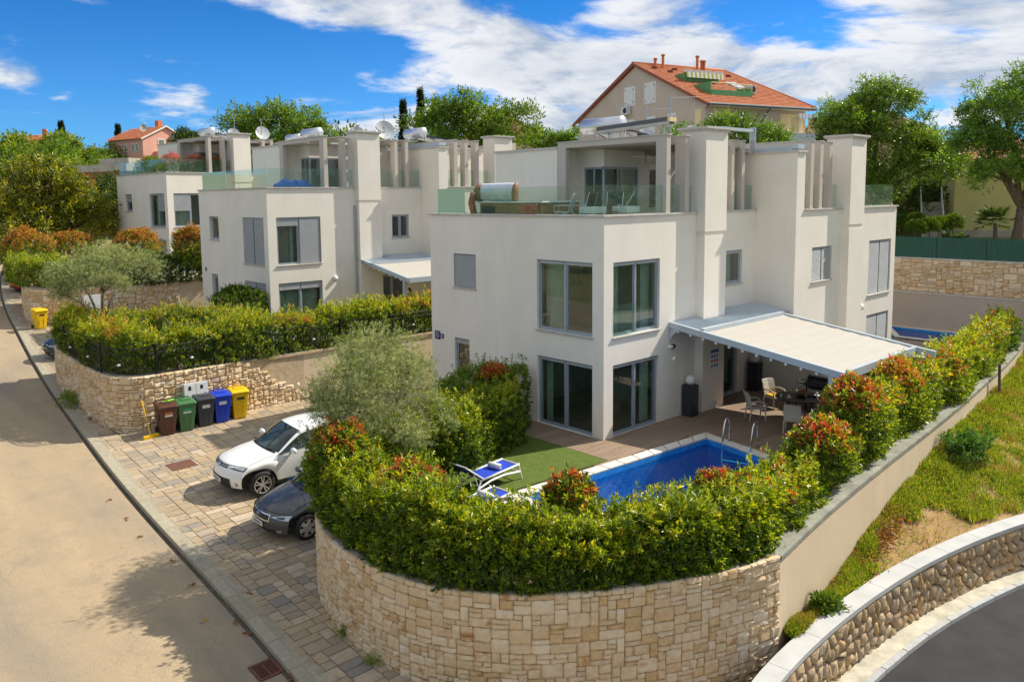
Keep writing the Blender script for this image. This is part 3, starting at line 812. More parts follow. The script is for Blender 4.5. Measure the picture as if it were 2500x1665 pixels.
def fill_with_hole(name, outer, hole, z, m, label, cat):
    """flat sheet with a hole: strips between matching rays"""
    import itertools
    bm = bmesh.new(); vo = [bm.verts.new((x, y, z)) for x, y in outer]; vh = [bm.verts.new((x, y, z)) for x, y in hole]
    es = [bm.edges.new((vo[i], vo[(i + 1) % len(vo)])) for i in range(len(vo))] + [bm.edges.new((vh[i], vh[(i + 1) % len(vh)])) for i in range(len(vh))]
    bmesh.ops.triangle_fill(bm, use_beauty=True, use_dissolve=False, edges=es)
    bmesh.ops.recalc_face_normals(bm, faces=bm.faces[:])
    if bm.faces and sum(f.normal.z for f in bm.faces) < 0: bmesh.ops.reverse_faces(bm, faces=bm.faces[:])
    me = bpy.data.meshes.new(name); bm.to_mesh(me); bm.free()
    return setp(link(name, me, m), label, cat, kind='structure')
gout = [(-9.75, -.1), (-10.35, -2.0), (-10.2, -4.3), (-9, -5.8), (-7.2, -7), (-4.6, -7.9), (1.5, -7.2), (9.6, -6.6), (9.6, .3), (9.6, 4.2), (-5.3, 4.2), (-5.3, .85), (-8.8, .6)]
fill_with_hole('garden_soil', gout, offset_poly(POOL, .15), -.03, SOIL, 'dark planting soil of the front garden', 'soil')
mbg = MB(); mbg.quad((-5.3, 4.2, -.03), (-5.3, 4.2, -1.2), (.1, 4.2, -1.2), (.1, 4.2, -.03)); mbg.quad((-5.3, .85, -.03), (-5.3, 4.2, -.03), (-5.3, 4.2, -1.2), (-5.3, .85, -1.2))
setp(mbg.build('planter_edge_wall', PLB, fix=False), 'low rendered edge of the front garden towards the parked cars', 'wall')
t = NT('artificial_turf'); pp = t.n('ShaderNodeNewGeometry').outputs['Position']
n2 = t.noise(pp, 180, 3, .7); n3 = t.noise(pp, 5, 5, .6)
c1 = t.mix(.5, t.ramp(n3, [(.3, (.10, .145, .028)), (.7, (.14, .19, .04))]), t.ramp(n2, [(.3, (.1, .1, .1)), (.7, (.9, .9, .9))]), 'OVERLAY')
b_ = t.bsdf(c1, .9, 0, .15); t.bump(b_, n2, .9, .02)
TURF = t.done(b_)
lawn = MB(); lawn.prism([(-1.36, -1.28), (-1.36, 4.1), (-5.6, 1.2), (-6.9, .6), (-6.9, -.95)], -.02, .012)
setp(lawn.build('lawn', TURF), 'green artificial lawn between the deck and the pool', 'lawn', kind='structure')
deck = empty('deck', (0, 0, 0)); setp(deck, 'wood look terrace deck in front of the near villa and round its pool', 'deck', kind='structure')
PW = .148
for k in range(int((4.1 + 6.3) / PW)):
    y = 4.05 - (k + .5) * PW; segs = []
    x0, x1 = -1.32, 9.36
    if y > 0: x1 = -.0 if y > .32 else (4.9 if False else -.0)
    if y > 0 and y < .32: segs.append((4.86, 9.36))
    if y < -1.35:
        xr = poly_xrange(PO, y - PW / 2); xr2 = poly_xrange(PO, y + PW / 2)
        q = [v for v in (xr, xr2) if v]
        lo = x0 if y > -1.3 else 9
        if q: segs.append((max(v[1] for v in q) - .12, x1))
        else: segs.append((1.6 if y < -3 else x0, x1))
    else: segs.append((x0, x1))
    for a, b in segs:
        if b - a < .05: continue
        brk = [a]; xx = a + random.uniform(.5, 2.0)
        while xx < b - .4: brk.append(xx); xx += random.uniform(1.8, 2.4)
        brk.append(b)
        for s0, s1 in zip(brk[:-1], brk[1:]):
            m = MB(); m.box(s0 + .002, s1 - .002, y - PW / 2 + .003, y + PW / 2 - .003, -.02, .0 + random.uniform(0, .002)); m.build('plank', PLANK, deck, fix=False)
setp(flat('deck_bed', [(-1.33, 4.1), (-1.33, -1.2), (2.7, -1.6), (2.2, -6.4), (9.4, -6.4), (9.4, .33), (0, .33), (0, 4.1)], -.022, JOINT, 'dark bed under the deck boards', 'deck bed'), kind='structure')
# pool
t = NT('pool_mosaic'); pp = t.n('ShaderNodeNewGeometry').outputs['Position']
br = t.n('ShaderNodeTexBrick'); br.offset = 0; br.inputs['Scale'].default_value = 1; br.inputs['Brick Width'].default_value = .05; br.inputs['Row Height'].default_value = .05; br.inputs['Mortar Size'].default_value = .003
br.inputs['Color1'].default_value = (.006, .18, .62, 1); br.inputs['Color2'].default_value = (.015, .30, .80, 1); br.inputs['Mortar'].default_value = (.12, .45, .75, 1)
sx = t.n('ShaderNodeSeparateXYZ'); t.l(pp, sx.inputs[0]); cx_ = t.n('ShaderNodeCombineXYZ'); t.l(t.math('ADD', sx.outputs[0], sx.outputs[1]), cx_.inputs[0]); t.l(sx.outputs[2], cx_.inputs[1]); t.l(cx_.outputs[0], br.inputs['Vector'])
MOS = t.done(t.bsdf(br.outputs[0], .25))
t = NT('pool_floor'); pp = t.n('ShaderNodeNewGeometry').outputs['Position']
vo = t.n('ShaderNodeTexVoronoi', feature='DISTANCE_TO_EDGE'); vo.inputs['Scale'].default_value = 1.6; t.l(pp, vo.inputs['Vector'])
POOLF = t.done(t.bsdf(t.mix(.5, (.02, .50, .95), t.ramp(t.noise(pp, .8, 4), [(.3, (.01, .42, .92)), (.7, (.08, .68, .98))])), .5))
t = NT('pool_water'); pp = t.n('ShaderNodeNewGeometry').outputs['Position']
tr = t.n('ShaderNodeBsdfTransparent'); tr.inputs[0].default_value = (.62, .90, 1.0, 1)
gl = t.n('ShaderNodeBsdfGlossy'); gl.inputs['Roughness'].default_value = .03
fr = t.n('ShaderNodeFresnel'); fr.inputs[0].default_value = 1.33
bp = t.n('ShaderNodeBump'); bp.inputs['Strength'].default_value = .5; bp.inputs['Distance'].default_value = .08
t.l(t.noise(pp, 3.2, 4, .6), bp.inputs['Height']); t.l(bp.outputs[0], gl.inputs['Normal']); t.l(bp.outputs[0], fr.inputs['Normal'])
mx = t.n('ShaderNodeMixShader'); t.l(fr.outputs[0], mx.inputs[0]); t.l(tr.outputs[0], mx.inputs[1]); t.l(gl.outputs[0], mx.inputs[2])
WATER = t.done(mx)
COPW = random_stone('white_pool_coping', [(0, (.68, .62, .54)), (.5, (.74, .69, .62)), (1, (.66, .61, .55))], stain_amt=.0, bump=.12, bs=40)
def make_pool(name, poly, zt, label, waterz=-.16, cop=.36, piece=.6):
    p = empty(name, (0, 0, 0), 0, label, 'swimming pool'); poly = ccw(poly); out = offset_poly(poly, cop); n = len(poly)
    m = MB()
    for i in range(n):
        a, b = poly[i], poly[(i + 1) % n]; m.quad((*a, zt - .002), (*b, zt - .002), (*b, zt - 1.35), (*a, zt - 1.35))
    m.build('tiled_side', MOS, p, fix=False)
    m = MB(); m.quad(*[(x, y, zt - 1.35) for x, y in poly]); m.build('pool_floor', POOLF, p, fix=False)
    m = MB(); m.quad(*[(x, y, zt + waterz) for x, y in poly]); m.build('water', WATER, p, fix=False)
    for i in range(n):
        a, b, c, d = (np.array(q) for q in (poly[i], poly[(i + 1) % n], out[(i + 1) % n], out[i])); L = np.linalg.norm(b - a); k = max(1, int(L / piece))
        for j in range(k):
            t0, t1 = j / k + .0025, (j + 1) / k - .0025; q = [a + (b - a) * t0, a + (b - a) * t1, d + (c - d) * t1, d + (c - d) * t0]
            m = MB(); m.prism([tuple(v) for v in q], zt - .03, zt + .035); m.build('coping_stone', COPW, p, bevel=.006)
    return p
make_pool('swimming_pool', POOL, 0, 'blue swimming pool with pale coping in the near front garden')
make_pool('swimming_pool', [(24.75, .6), (24.75, -4.4), (27.7, -4.0), (27.7, 2.2)], 0, 'distant blue pool at the foot of the tall back wall', -.1, .25)
flat('far_patio', [(18.6, 9), (18.6, -6), (24.2, -5.3), (24.2, 9)], -.035, mat('patio_boards', (.30, .23, .17), .7, var=.15, vs=2), 'brown patio beyond the near villa by the far pool', 'patio')
# ------------------------------------------------------------------ the villas
def wall_panel(mb, T, a0, a1, z0, z1, d0, d1, holes):
    """solid panel with rectangular holes, T maps (a along, d inward, z)"""
    as_ = sorted({a0, a1, *[min(max(h[k], a0), a1) for h in holes for k in (0, 1)]})
    zs_ = sorted({z0, z1, *[min(max(h[k], z0), z1) for h in holes for k in (2, 3)]})
    solid = lambda a, z: not any(h[0] < a < h[1] and h[2] < z < h[3] for h in holes)
    for i in range(len(as_) - 1):
        j = 0
        while j < len(zs_) - 1:
            if solid((as_[i] + as_[i + 1]) / 2, (zs_[j] + zs_[j + 1]) / 2):
                k = j
                while k + 1 < len(zs_) - 1 and solid((as_[i] + as_[i + 1]) / 2, (zs_[k + 1] + zs_[k + 2]) / 2): k += 1
                mb.box(as_[i], as_[i + 1], d0, d1, zs_[j], zs_[k + 1], T); j = k + 1
            else: j += 1
def shutter_mesh(T, a0, a1, z0, z1, d=.06, pitch=.045):
    n = max(2, int((z1 - z0) / pitch)); vs = []; fs = []
    for i in range(n):
        za, zb = z0 + (z1 - z0) * i / n, z0 + (z1 - z0) * (i + 1) / n; zm = za + (zb - za) * .75; b = len(vs)
        for z, dd in ((za, d), (zm, d - .006), (zb, d + .008)): vs += [T(a0, dd, z), T(a1, dd, z)]
        fs += [(b, b + 1, b + 3, b + 2), (b + 2, b + 3, b + 5, b + 4)]
    m = MB(); m.add(vs, fs); m.box(a0, a1, d + .010, d + .02, z0, z1, T); return m
def curtain_mesh(T, a0, a1, z0, z1, d, fold=.09):
    n = max(4, int((a1 - a0) / fold) * 4); m = MB(); m.smooth = True; vs = []
    for i in range(n + 1):
        a = a0 + (a1 - a0) * i / n; dd = d + .025 * math.sin(2 * math.pi * (a / fold)) + .01 * math.sin(a * 31)
        vs += [T(a, dd, z0), T(a, dd, z1)]
    m.add(vs, [(2 * i, 2 * i + 2, 2 * i + 3, 2 * i + 1) for i in range(n)]); return m
def window(par, T, a0, a1, z0, z1, left=('glass',), right=None, sill=True, d=.09, cur=None, handle=False, label=None, rail=False):
    """left/right: ('glass',) | ('shut',) | ('part', fraction lowered). `right`=None makes a single leaf. a grows from a0 to a1."""
    w = .055; m = MB()
    m.box(a0, a0 + w, d, d + .09, z0, z1, T); m.box(a1 - w, a1, d, d + .09, z0, z1, T)
    m.box(a0 + w, a1 - w, d, d + .09, z1 - w, z1, T); m.box(a0 + w, a1 - w, d, d + .09, z0, z0 + w, T)
    leaves = [(a0 + w, a1 - w, left)]
    if right:
        c = (a0 + a1) / 2; m.box(c - .04, c + .04, d - .012, d + .092, z0 + w, z1 - w, T); leaves = [(a0 + w, c - .04, left), (c + .04, a1 - w, right)]
    for x0, x1, k in leaves:                                         # sash frames
        s = .05
        m.box(x0, x0 + s, d + .02, d + .07, z0 + w, z1 - w, T); m.box(x1 - s, x1, d + .02, d + .07, z0 + w, z1 - w, T)
        m.box(x0 + s, x1 - s, d + .02, d + .07, z0 + w, z0 + w + s, T); m.box(x0 + s, x1 - s, d + .02, d + .07, z1 - w - s, z1 - w, T)
    f = m.build('window', ALU, par)
    if label: f['label'] = label
    for x0, x1, k in leaves:
        s = .05
        if k[0] != 'shut':
            m = MB(); m.box(x0 + s, x1 - s, d + .038, d + .05, z0 + w + s, z1 - w - s, T); m.build('pane', GLASSC if cur else GLASS, f)
        if k[0] == 'shut': shutter_mesh(T, x0, x1, z0 + .02, z1 - w, d - .05).build('shutter', SHUT, f, fix=False)
        elif k[0] == 'part': shutter_mesh(T, x0, x1, z1 - w - (z1 - z0) * k[1], z1 - w, d - .035).build('shutter', SHUT, f, fix=False)
        elif k[0] == 'bare': pass
        else:
            m = MB(); m.box(x0, x1, d - .03, d + .018, z1 - w - .07, z1 - w, T); m.build('shutter_box', SHUT, f)
    if cur:
        for (c0, c1, mt) in cur: curtain_mesh(T, a0 + (a1 - a0) * c0, a0 + (a1 - a0) * c1, z0 + .03, z1 - .05, .42).build('curtain', mt, f, fix=False)
    if sill:
        m = MB(); m.box(a0 - .05, a1 + .05, -.06, d + .0, z0 - .045, z0 - .002, T); m.build('sill', SILL, f, bevel=.005)
    if rail:
        m = MB(); c = (a0 + a1) / 2; m.box(a0 + .01, c, -.02, -.008, z0 + .05, z0 + 1.0, T); m.build('guard_pane', RAIL, f)
    return f
def cap(mb, x0, x1, y0, y1, z, o=.09, h=.10):
    mb.box(x0 - o, x1 + o, y0 - o, y1 + o, z, z + h * .55); mb.box(x0 - o - .04, x1 + o + .04, y0 - o - .04, y1 + o + .04, z + h * .55, z + h * 1.3)
NEAR_X, FAR_X, FY = 4.9, 18.62, -1.3
def villa(name, loc, rot, label, cfg):
    v = empty(name, loc, rot, label, 'villa', 'white villas along the street')
    TL = lambda a, d, z: (d, a, z)                    # street side, x = 0
    TR = lambda a, d, z: (a, d, z)                    # garden side of the near half, y = 0
    TN = lambda a, d, z: (a, .32 + d, z)
    TF = lambda a, d, z: (a, FY + d, z)
    big = (.45, 2.84, 3.16, 5.48); dr = (.45, 2.84, .0, 2.28); bigR = (.45, 2.83, 3.16, 5.48); drR = (.45, 2.83, 0, 2.28)
    sm = (5.91, 7.16, 4.24, 5.48); sd = (6.32, 7.17, 1.05, 2.34)
    w2 = (7.34, 8.46, 4.20, 5.45); gd = (6.30, 8.25, 0.0, 2.25)
    f1 = (15.85, 18.15, 3.16, 5.48); f2 = (15.85, 18.15, 0., 2.28); f3 = (10.7, 12.36, 4.15, 5.46); f4 = (10.4, 12.6, 0, 2.25)
    zb = -1.3
    m = MB()
    wall_panel(m, TL, 0, 8.54, zb, 6.88, 0, .3, [big, dr, sm, sd])
    wall_panel(m, TR, .3, 4.95, zb, 6.88, 0, .3, [bigR, drR])
    wall_panel(m, TN, 4.95, 9.37, zb, 6.88, 0, .3, [w2, gd])
    m.box(4.65, 4.95, .3, .62, zb, 6.88)
    wall_panel(m, TF, 9.98, FAR_X, zb, 6.88, 0, .3, [f1, f2, f3, f4])
    m.box(FAR_X - .3, FAR_X, FY + .3, 8.24, zb, 6.88); m.box(.3, FAR_X, 8.24, 8.54, zb, 6.88)
    m.build('wall', PL, v)
    # rooms behind the windows
    m = MB()
    for z in (2.62, 5.75): m.box(.3, 9.37, .33, 8.24, z, z + .36)
    for z in (2.62, 5.75): m.box(9.98, FAR_X - .3, FY + .31, 8.24, z, z + .36)
    m.build('ceiling_slab', ROOM, v)
    m = MB(); m.box(.31, 4.94, .31, 8.24, -.3, -.004); m.box(4.94, 9.365, .33, 8.24, -.3, -.004); m.box(10, 18.3, -.98, 8.24, -.3, -.004); m.build('room_floor', ROOMF, v)
    m = MB(); m.box(4.2, 4.3, .64, 8.2, 0, 2.6); m.box(.32, 4.2, 4.6, 4.7, 0, 2.6); m.box(4.2, 4.3, .64, 8.2, 3, 5.74); m.box(.32, 4.2, 4.6, 4.7, 3, 5.74); m.box(4.4, 9.3, 3.6, 3.7, 0, 5.7); m.box(10, 18.3, 2.4, 2.5, 0, 5.7)
    m.build('inner_wall', ROOM, v)
    m = MB(); m.box(1.0, 2.9, 1.5, 2.4, 0, .45); m.box(1.0, 2.9, 2.3, 2.5, .45, .85); m.box(3.1, 3.9, .6, 1.2, 0, .74); m.build('sofa', mat('sofa_fabric', (.16, .10, .06), .9), v)
    # chimneys, with the shadow groove at terrace height
    for x0, yf, nm in ((4.91, -.33, 'near'), (13.11, FY - .33, 'far')):
        x1 = x0 + 1.34; yb = yf + 1.0
        m = MB(); m.box(x0, x1, yf, yb, zb, 6.10); m.box(x0 + .05, x1 - .05, yf + .05, yb, 6.10, 6.26); m.box(x0, x1, yf, yb, 6.26, 9.67); m.build('chimney', PL, v)
        m = MB(); cap(m, x0, x1, yf, yb, 9.67, .07, .10); m.build('chimney_cap', COPE, v)
    m = MB(); m.box(9.37, 9.98, FY, 8.3, zb, 9.02); m.build('party_wall', PL, v)
    m = MB(); m.box(9.31, 10.04, FY - .06, 8.3, 9.02, 9.085); m.build('party_wall_coping', COPE, v)
    # parapet copings
    m = MB(); zc0, zc1 = 6.885, 6.94
    m.box(-.07, .36, -.07, 8.6, zc0, zc1); m.box(.36, 4.9, -.07, .36, zc0, zc1 + .0); m.box(6.26, 9.36, .25, .66, zc0, zc1)
    m.box(9.99, 13.1, FY - .07, FY + .36, zc0, zc1); m.box(14.46, FAR_X + .07, FY - .07, FY + .36, zc0, zc1); m.box(FAR_X - .36, FAR_X + .07, FY + .36, 8.6, zc0, zc1)
    m.build('coping', COPE, v)
    m = MB(); m.box(.3, 4.94, .305, 8.235, 6.12, 6.55); m.box(4.94, 9.365, .625, 8.235, 6.12, 6.55); m.box(9.98, FAR_X - .3, FY + .3, 8.24, 6.12, 6.55); m.build('terrace_floor', mat('terrace_tiles', (.38, .33, .28), .7), v)
    # roof rooms
    m = MB()
    TU = lambda a, d, z: (4.2 + d, a, z); TW = lambda a, d, z: (a, 3.5 + d, z)
    m.box(3.14, 9.37, 4.84, 5.04, 6.16, 9.25); m.box(3.14, 3.34, 5.04, 8.24, 6.16, 9.25); m.box(3.34, 9.37, 8.04, 8.24, 6.16, 9.25)
    wall_panel(m, TU, 3.5, 4.84, 6.16, 9.25, 0, .15, [(3.5, 4.45, 6.16, 8.58)])
    wall_panel(m, TW, 4.35, 9.37, 6.16, 9.25, 0, .15, [(4.35, 6.26, 6.16, 8.58), (6.95, 8.2, 6.16, 8.5)])
    m.box(12.6, 15.6, 2.2, 7.9, 6.16, 9.25); m.box(9.98, 12.6, 3.2, 7.9, 6.16, 9.25)
    m.build('roof_room', PL, v)
    m = MB(); m.box(3.10, 9.36, 4.825, 8.3, 9.25, 9.34); m.box(3.37, 9.36, 3.425, 4.825, 9.25, 9.34); m.box(9.99, 15.7, 2.1, 8.0, 9.25, 9.34)
    m.build('roof_slab', COPE, v)
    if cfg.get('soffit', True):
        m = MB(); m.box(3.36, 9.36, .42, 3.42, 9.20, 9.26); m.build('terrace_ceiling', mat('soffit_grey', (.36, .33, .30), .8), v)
    # corner window of the roof room
    m = MB()
    for z in (6.2, 8.5): m.box(4.26, 6.26, 3.52, 3.58, z, z + .07); m.box(4.22, 4.28, 3.52, 4.45, z, z + .07)
    for x in (4.22, 5.2, 6.19): m.box(x, x + .07, 3.515, 3.585, 6.2, 8.57)
    m.box(4.215, 4.285, 4.38, 4.45, 6.2, 8.57); m.box(4.215, 4.285, 3.95, 4.02, 6.2, 8.57)
    w = m.build('corner_window', ALU, v)
    for x0, x1 in ((4.29, 5.2), (5.27, 6.19)):
        m = MB(); m.box(x0, x1, 3.545, 3.555, 6.27, 8.5); m.build('pane', GLASS, w)
    m = MB(); m.box(4.245, 4.255, 3.59, 3.95, 6.27, 8.5); m.build('pane', GLASS, w); m = MB(); m.box(4.245, 4.255, 4.02, 4.38, 6.27, 8.5); m.build('pane', GLASS, w)
    m = MB(); m.box(6.9, 8.25, 3.36, 3.498, 8.5, 8.75); m.build('roller_box', WHITEP, v)
    m = MB(); m.box(6.95, 8.2, 3.95, 4.5, 6.2, 7.05); m.build('kitchen_unit', SHW, v); m = MB(); m.box(6.93, 8.2, 3.93, 4.5, 7.05, 7.1); m.build('worktop', DARKP, v)
    # pergola frames in grey render
    for x, y0, yb, nm in ((3.14, .0, 4.82, 1), (4.2, .0, 3.42, 0)):
        m = MB(); m.box(x, x + .22, y0, y0 + .42, 6.94, 9.27); m.box(x, x + .22, y0, yb, 9.27, 9.46)
        if nm: m.box(x, x + .22, 4.42, yb, 6.16, 9.27)
        m.build('pergola_frame', PLG, v)
        m = MB(); m.box(x - .03, x + .25, y0 - .03, yb, 9.463, 9.5); m.build('frame_coping', COPE, v)
    for x in (7.62, 8.32):
        m = MB(); m.box(x, x + .2, .32, .72, 6.94, 9.27); m.box(x, x + .2, .32, 3.42, 9.27, 9.46); m.build('pergola_frame', PLG, v)
        m = MB(); m.box(x - .03, x + .23, .29, 3.42, 9.463, 9.5); m.build('frame_coping', COPE, v)
    for x in (10.45, 11.2, 11.98):
        m = MB(); m.box(x, x + .24, FY + .02, FY + .44, 6.94, 9.27); m.box(x, x + .24, FY + .02, 3.1, 9.27, 9.46); m.build('pergola_frame', PLG, v)
        m = MB(); m.box(x - .03, x + .27, FY - .01, 3.1, 9.463, 9.5); m.build('frame_coping', COPE, v)
    m = MB(); m.box(14.9, 15.1, FY + .02, FY + .4, 6.94, 9.27); m.box(14.9, 15.1, FY + .02, 2.1, 9.27, 9.46); m.build('pergola_frame', PLG, v)
    # folded awning on the party wall
    m = MB(); m.box(9.5, 9.78, FY + .1, 3.0, 9.09, 9.27); m.box(9.42, 9.9, FY + .02, FY + .25, 9.16, 9.31); m.build('awning_cassette', GALV, v)
    if cfg.get('slats'):
        for k in range(16):
            m = MB(); m.box(3.38, 9.3, .45 + k * .19, .56 + k * .19, 9.44, 9.465); m.build('shade_slat', FABW, v)
    # glass railings
    def rails(pts, mats=None):
        for i, (p, q) in enumerate(zip(pts[:-1], pts[1:])):
            p, q = Vector((*p, 0)), Vector((*q, 0)); d = (q - p).normalized(); p2, q2 = p + d * .012, q - d * .012
            m = MB(); m.obox((p2.x, p2.y, 7.40), (q2.x, q2.y, 7.40), .016, .90); m.build('railing_pane', (mats or {}).get(i, RAIL), v)
            m = MB()
            m.box(p.x - .015, p.x + .015, p.y - .015, p.y + .015, 6.94, 7.0); m.build('clamp', CHROME, v)
    rails([(.12, 8.18), (.12, 6.58), (.12, 4.97), (.12, 3.36), (.12, 1.75), (.12, .12)], cfg.get('frost', {0: RAILG}))
    rails([(.14, .12), (1.64, .12), (3.12, .12)]); rails([(3.4, .2), (4.18, .2)]); rails([(4.45, .2), (4.88, .2)]); rails([(6.3, .5), (7.6, .5)]); rails([(7.84, .5), (8.3, .5)]); rails([(8.54, .5), (9.35, .5)])
    rails([(10.0, FY + .2), (10.43, FY + .2)]); rails([(10.7, FY + .2), (11.18, FY + .2)]); rails([(11.45, FY + .2), (11.96, FY + .2)]); rails([(12.25, FY + .2), (13.08, FY + .2)])
    rails([(14.5, FY + .12), (16.2, FY + .12), (18.48, FY + .12)]); rails([(18.5, FY + .14), (18.5, 1.2), (18.5, 3.5)])
    # windows
    W = cfg['win']
    window(v, TL, *big, **W['lb']); window(v, TL, *dr, sill=False, **W['ld']); window(v, TL, *sm, **W['ls']); window(v, TL, *sd, **W['lx'])
    window(v, TR, *bigR, **W['rb']); window(v, TR, *drR, sill=False, **W['rd']); window(v, TN, *w2, **W['n2']); window(v, TN, *gd, sill=False, **W['gd'])
    window(v, TF, *f1, left=('shut',), right=('shut',)); window(v, TF, *f2, sill=False, left=('shut',), right=('shut',)); window(v, TF, *f3, left=('shut',), right=('shut',)); window(v, TF, *f4, sill=False, left=('glass',), right=('glass',), cur=[(.1, .9, CURT)])
    return v
G, S_ = ('glass',), ('shut',)
winA = dict(lb=dict(left=G, right=G, cur=[(.02, .12, CURT), (.62, .98, CURT)], rail=False), ld=dict(left=G, right=G, cur=[(.86, .98, CURT)]), ls=dict(left=S_), lx=dict(left=('part', .12), cur=[(.1, .95, CURTB)]),
            rb=dict(left=G, right=G, cur=[(.04, .3, CURT), (.8, .97, CURT)], rail=True), rd=dict(left=G, right=G, cur=[(.8, .97, CURT)]), n2=dict(left=G, cur=[(.15, .85, CURT)]), gd=dict(left=G, right=('bare',)))
winB = dict(lb=dict(left=S_, right=S_), ld=dict(left=('part', .16), right=('part', .16), cur=[(.05, .95, CURT)]), ls=dict(left=('bare',), d=.16), lx=dict(left=('part', .12), d=.16),
            rb=dict(left=('part', .16), right=S_, cur=[(.02, .34, CURTB), (.36, .44, CURT)]), rd=dict(left=('part', .13), right=('part', .13), cur=[(.05, .95, CURT)]), n2=dict(left=('bare',), right=('bare',), cur=[(.0, 1.0, CURTP)]), gd=dict(left=G, right=G))
winC = dict(lb=dict(left=('part', .5), right=G, cur=[(.5, .95, CURT)]), ld=dict(left=G, right=G, cur=[(.05, .5, CURT)]), ls=dict(left=('part', .42), d=.14), lx=dict(left=G), rb=dict(left=('part', .5), right=G, cur=[(.02, .6, CURT)]), rd=dict(left=G, right=G, cur=[(.05, .95, CURT)]), n2=dict(left=G), gd=dict(left=G, right=G))
A_LOC, B_LOC, C_LOC = (0, 0, 0), (-1.13, 19.748, 1.181), (1.337, 39.545, 2.559)
villa('villa', A_LOC, 0, 'nearest white villa with the pool, patio canopy and hot tub terrace', dict(win=winA))
villa('villa', B_LOC, -.0167, 'middle white villa with closed grey shutters and slatted roof shade', dict(win=winB, slats=True, soffit=False, frost={0: RAILG, 1: RAILG}))
villa('villa', C_LOC, .0749, 'farthest white villa with flowering plants on its roof terrace', dict(win=winC, frost={}))
def on(loc, rot):
    c, s = math.cos(rot), math.sin(rot); return lambda x, y, z: (loc[0] + c * x - s * y, loc[1] + s * x + c * y, loc[2] + z)
ONA, ONB, ONC = on(A_LOC, 0), on(B_LOC, -.0167), on(C_LOC, .0749)

# ------------------------------------------------------------------ patio canopies
def canopy(loc, rot, x0, x1, yf, zb, zf, xr, label, post_z, ysplit=-1.2):
    c = empty('patio_canopy', loc, rot, label, 'canopy')
    yb = .0; sl = (zf - zb) / (yf - yb); zz = lambda y: zb + sl * (y - yb); ang = sl
    for x, ye in ((x0, yf), (x1, yf - .55)):
        m = MB(); m.obox((x, yb, zz(yb) - .1), (x, ye, zz(ye) - .1), .12, .20); m.build('side_beam', GALV, c)
    m = MB(); m.obox((x0 + .06, yf + .06, zz(yf) - .12), (x1 - .06, yf + .06, zz(yf) - .12), .12, .24); m.build('front_beam', GALV, c)
    m = MB(); m.obox((x0 + .06, ysplit, zz(ysplit) - .03), (x1 - .06, ysplit, zz(ysplit) - .03), .16, .17); m.build('cassette', GALV, c)
    # ribbed metal strip against the wall
    n = int((xr - x0 - .06) / .11); yb2 = .30
    for (xa, xb, ya) in ((x0 + .06, 4.88, -.02), (4.88, 6.29, -.36), (6.29, xr, yb2)):
        k = max(1, int((xb - xa) / .11)); m = MB(); vs = []
        for i in range(k + 1):
            xx = xa + (xb - xa) * i / k
            for y in (ya, ysplit + .05): vs += [(xx, y, zz(y) - .02), (xx + .03, y, zz(y) + .012)]
        fs = []
        for i in range(k):
            b = i * 4; fs += [(b, b + 1, b + 3, b + 2), (b + 1, b + 4, b + 6, b + 3)]
        m.add(vs, fs); m.build('ribbed_roof', GALV, c, fix=False)
    # pleated awning cloth between the beams
    m = MB(); m.smooth = True; vs = []; N = 44; ya, ye = ysplit - .09, yf + .12; nx = 10
    for i in range(N + 1):
        y = ya + (ye - ya) * i / N; ph = (i % 5) / 5
        for k in range(nx + 1):
            q = k / nx; sag = .018 * math.sin(math.pi * ((i % 5) / 5)) + .03 * 4 * q * (1 - q) * .35
            vs.append((x0 + .065 + (x1 - x0 - .13) * q, y, zz(y) - .045 - sag))
    m.add(vs, [(i * (nx + 1) + k, i * (nx + 1) + k + 1, (i + 1) * (nx + 1) + k + 1, (i + 1) * (nx + 1) + k) for i in range(N) for k in range(nx)]); m.build('awning_cloth', FABW, c, fix=False)
    k = 0; y = -.35
    while y > yf + .2:
        m = MB(); m.box(x0 - .035, x0 + .09, y - .035, y + .035, zz(y) - .29, zz(y) - .205); m.build('roller', WHITEP, c)
        m = MB(); m.box(x0 + .07, x1 - .07, y - .015, y + .015, zz(y) - .13, zz(y) - .10); m.build('cloth_bar', ALUL, c); y -= .47
    for x in (x0 + .02, x1 - .02):
        m = MB(); m.box(x - .075, x + .075, yf + .28, yf + .43, post_z, zz(yf + .3) - .2); m.build('post', GALV, c)
    m = MB(); m.prism([(-.45, 0), (-.02, 0), (-.02, -.42), (-.08, -.36), (-.14, -.22), (-.25, -.12)], x0 - .05, x0 + .05, lambda a, b, e: (e, a, zz(-.3) - .19 + b)); m.build('bracket', GALV, c)
    return c
canopy(A_LOC, 0, 3.42, 8.78, -5.83, 3.32, 2.52, 9.35, 'patio canopy of the nearest villa with white cloth and ribbed metal strip', -.02)
canopy(B_LOC, -.0167, 5.1, 8.85, -4.3, 3.26, 2.50, 9.35, 'smaller white canopy on the middle villa, partly hidden by the nearest villa', -.02)
m = MB()
for k in range(16): m.obox((8.0, -4.33, 1.0 + k * .085), (9.2, -4.33, 1.0 + k * .085), .03, .05)
for x in (8.0, 9.2): m.box(x - .03, x + .03, -4.36, -4.30, 0, 2.35)
setp(m.build('louvre_screen', WHITEP, None, B_LOC), 'white slatted screen under the middle villa canopy', 'screen')
# partition wall beside the dining place
pw = empty('partition_wall', (0, 0, 0), 0, 'grey beige partition wall beside the dining table under the canopy', 'wall')
m = MB(); m.box(9.40, 9.62, -6.4, FY - .002, -.3, 2.02); m.build('wall_face', PL, pw); m = MB(); m.box(9.36, 9.66, -6.44, FY - .003, 2.02, 2.07); m.build('coping', WHITE_CAP, pw)

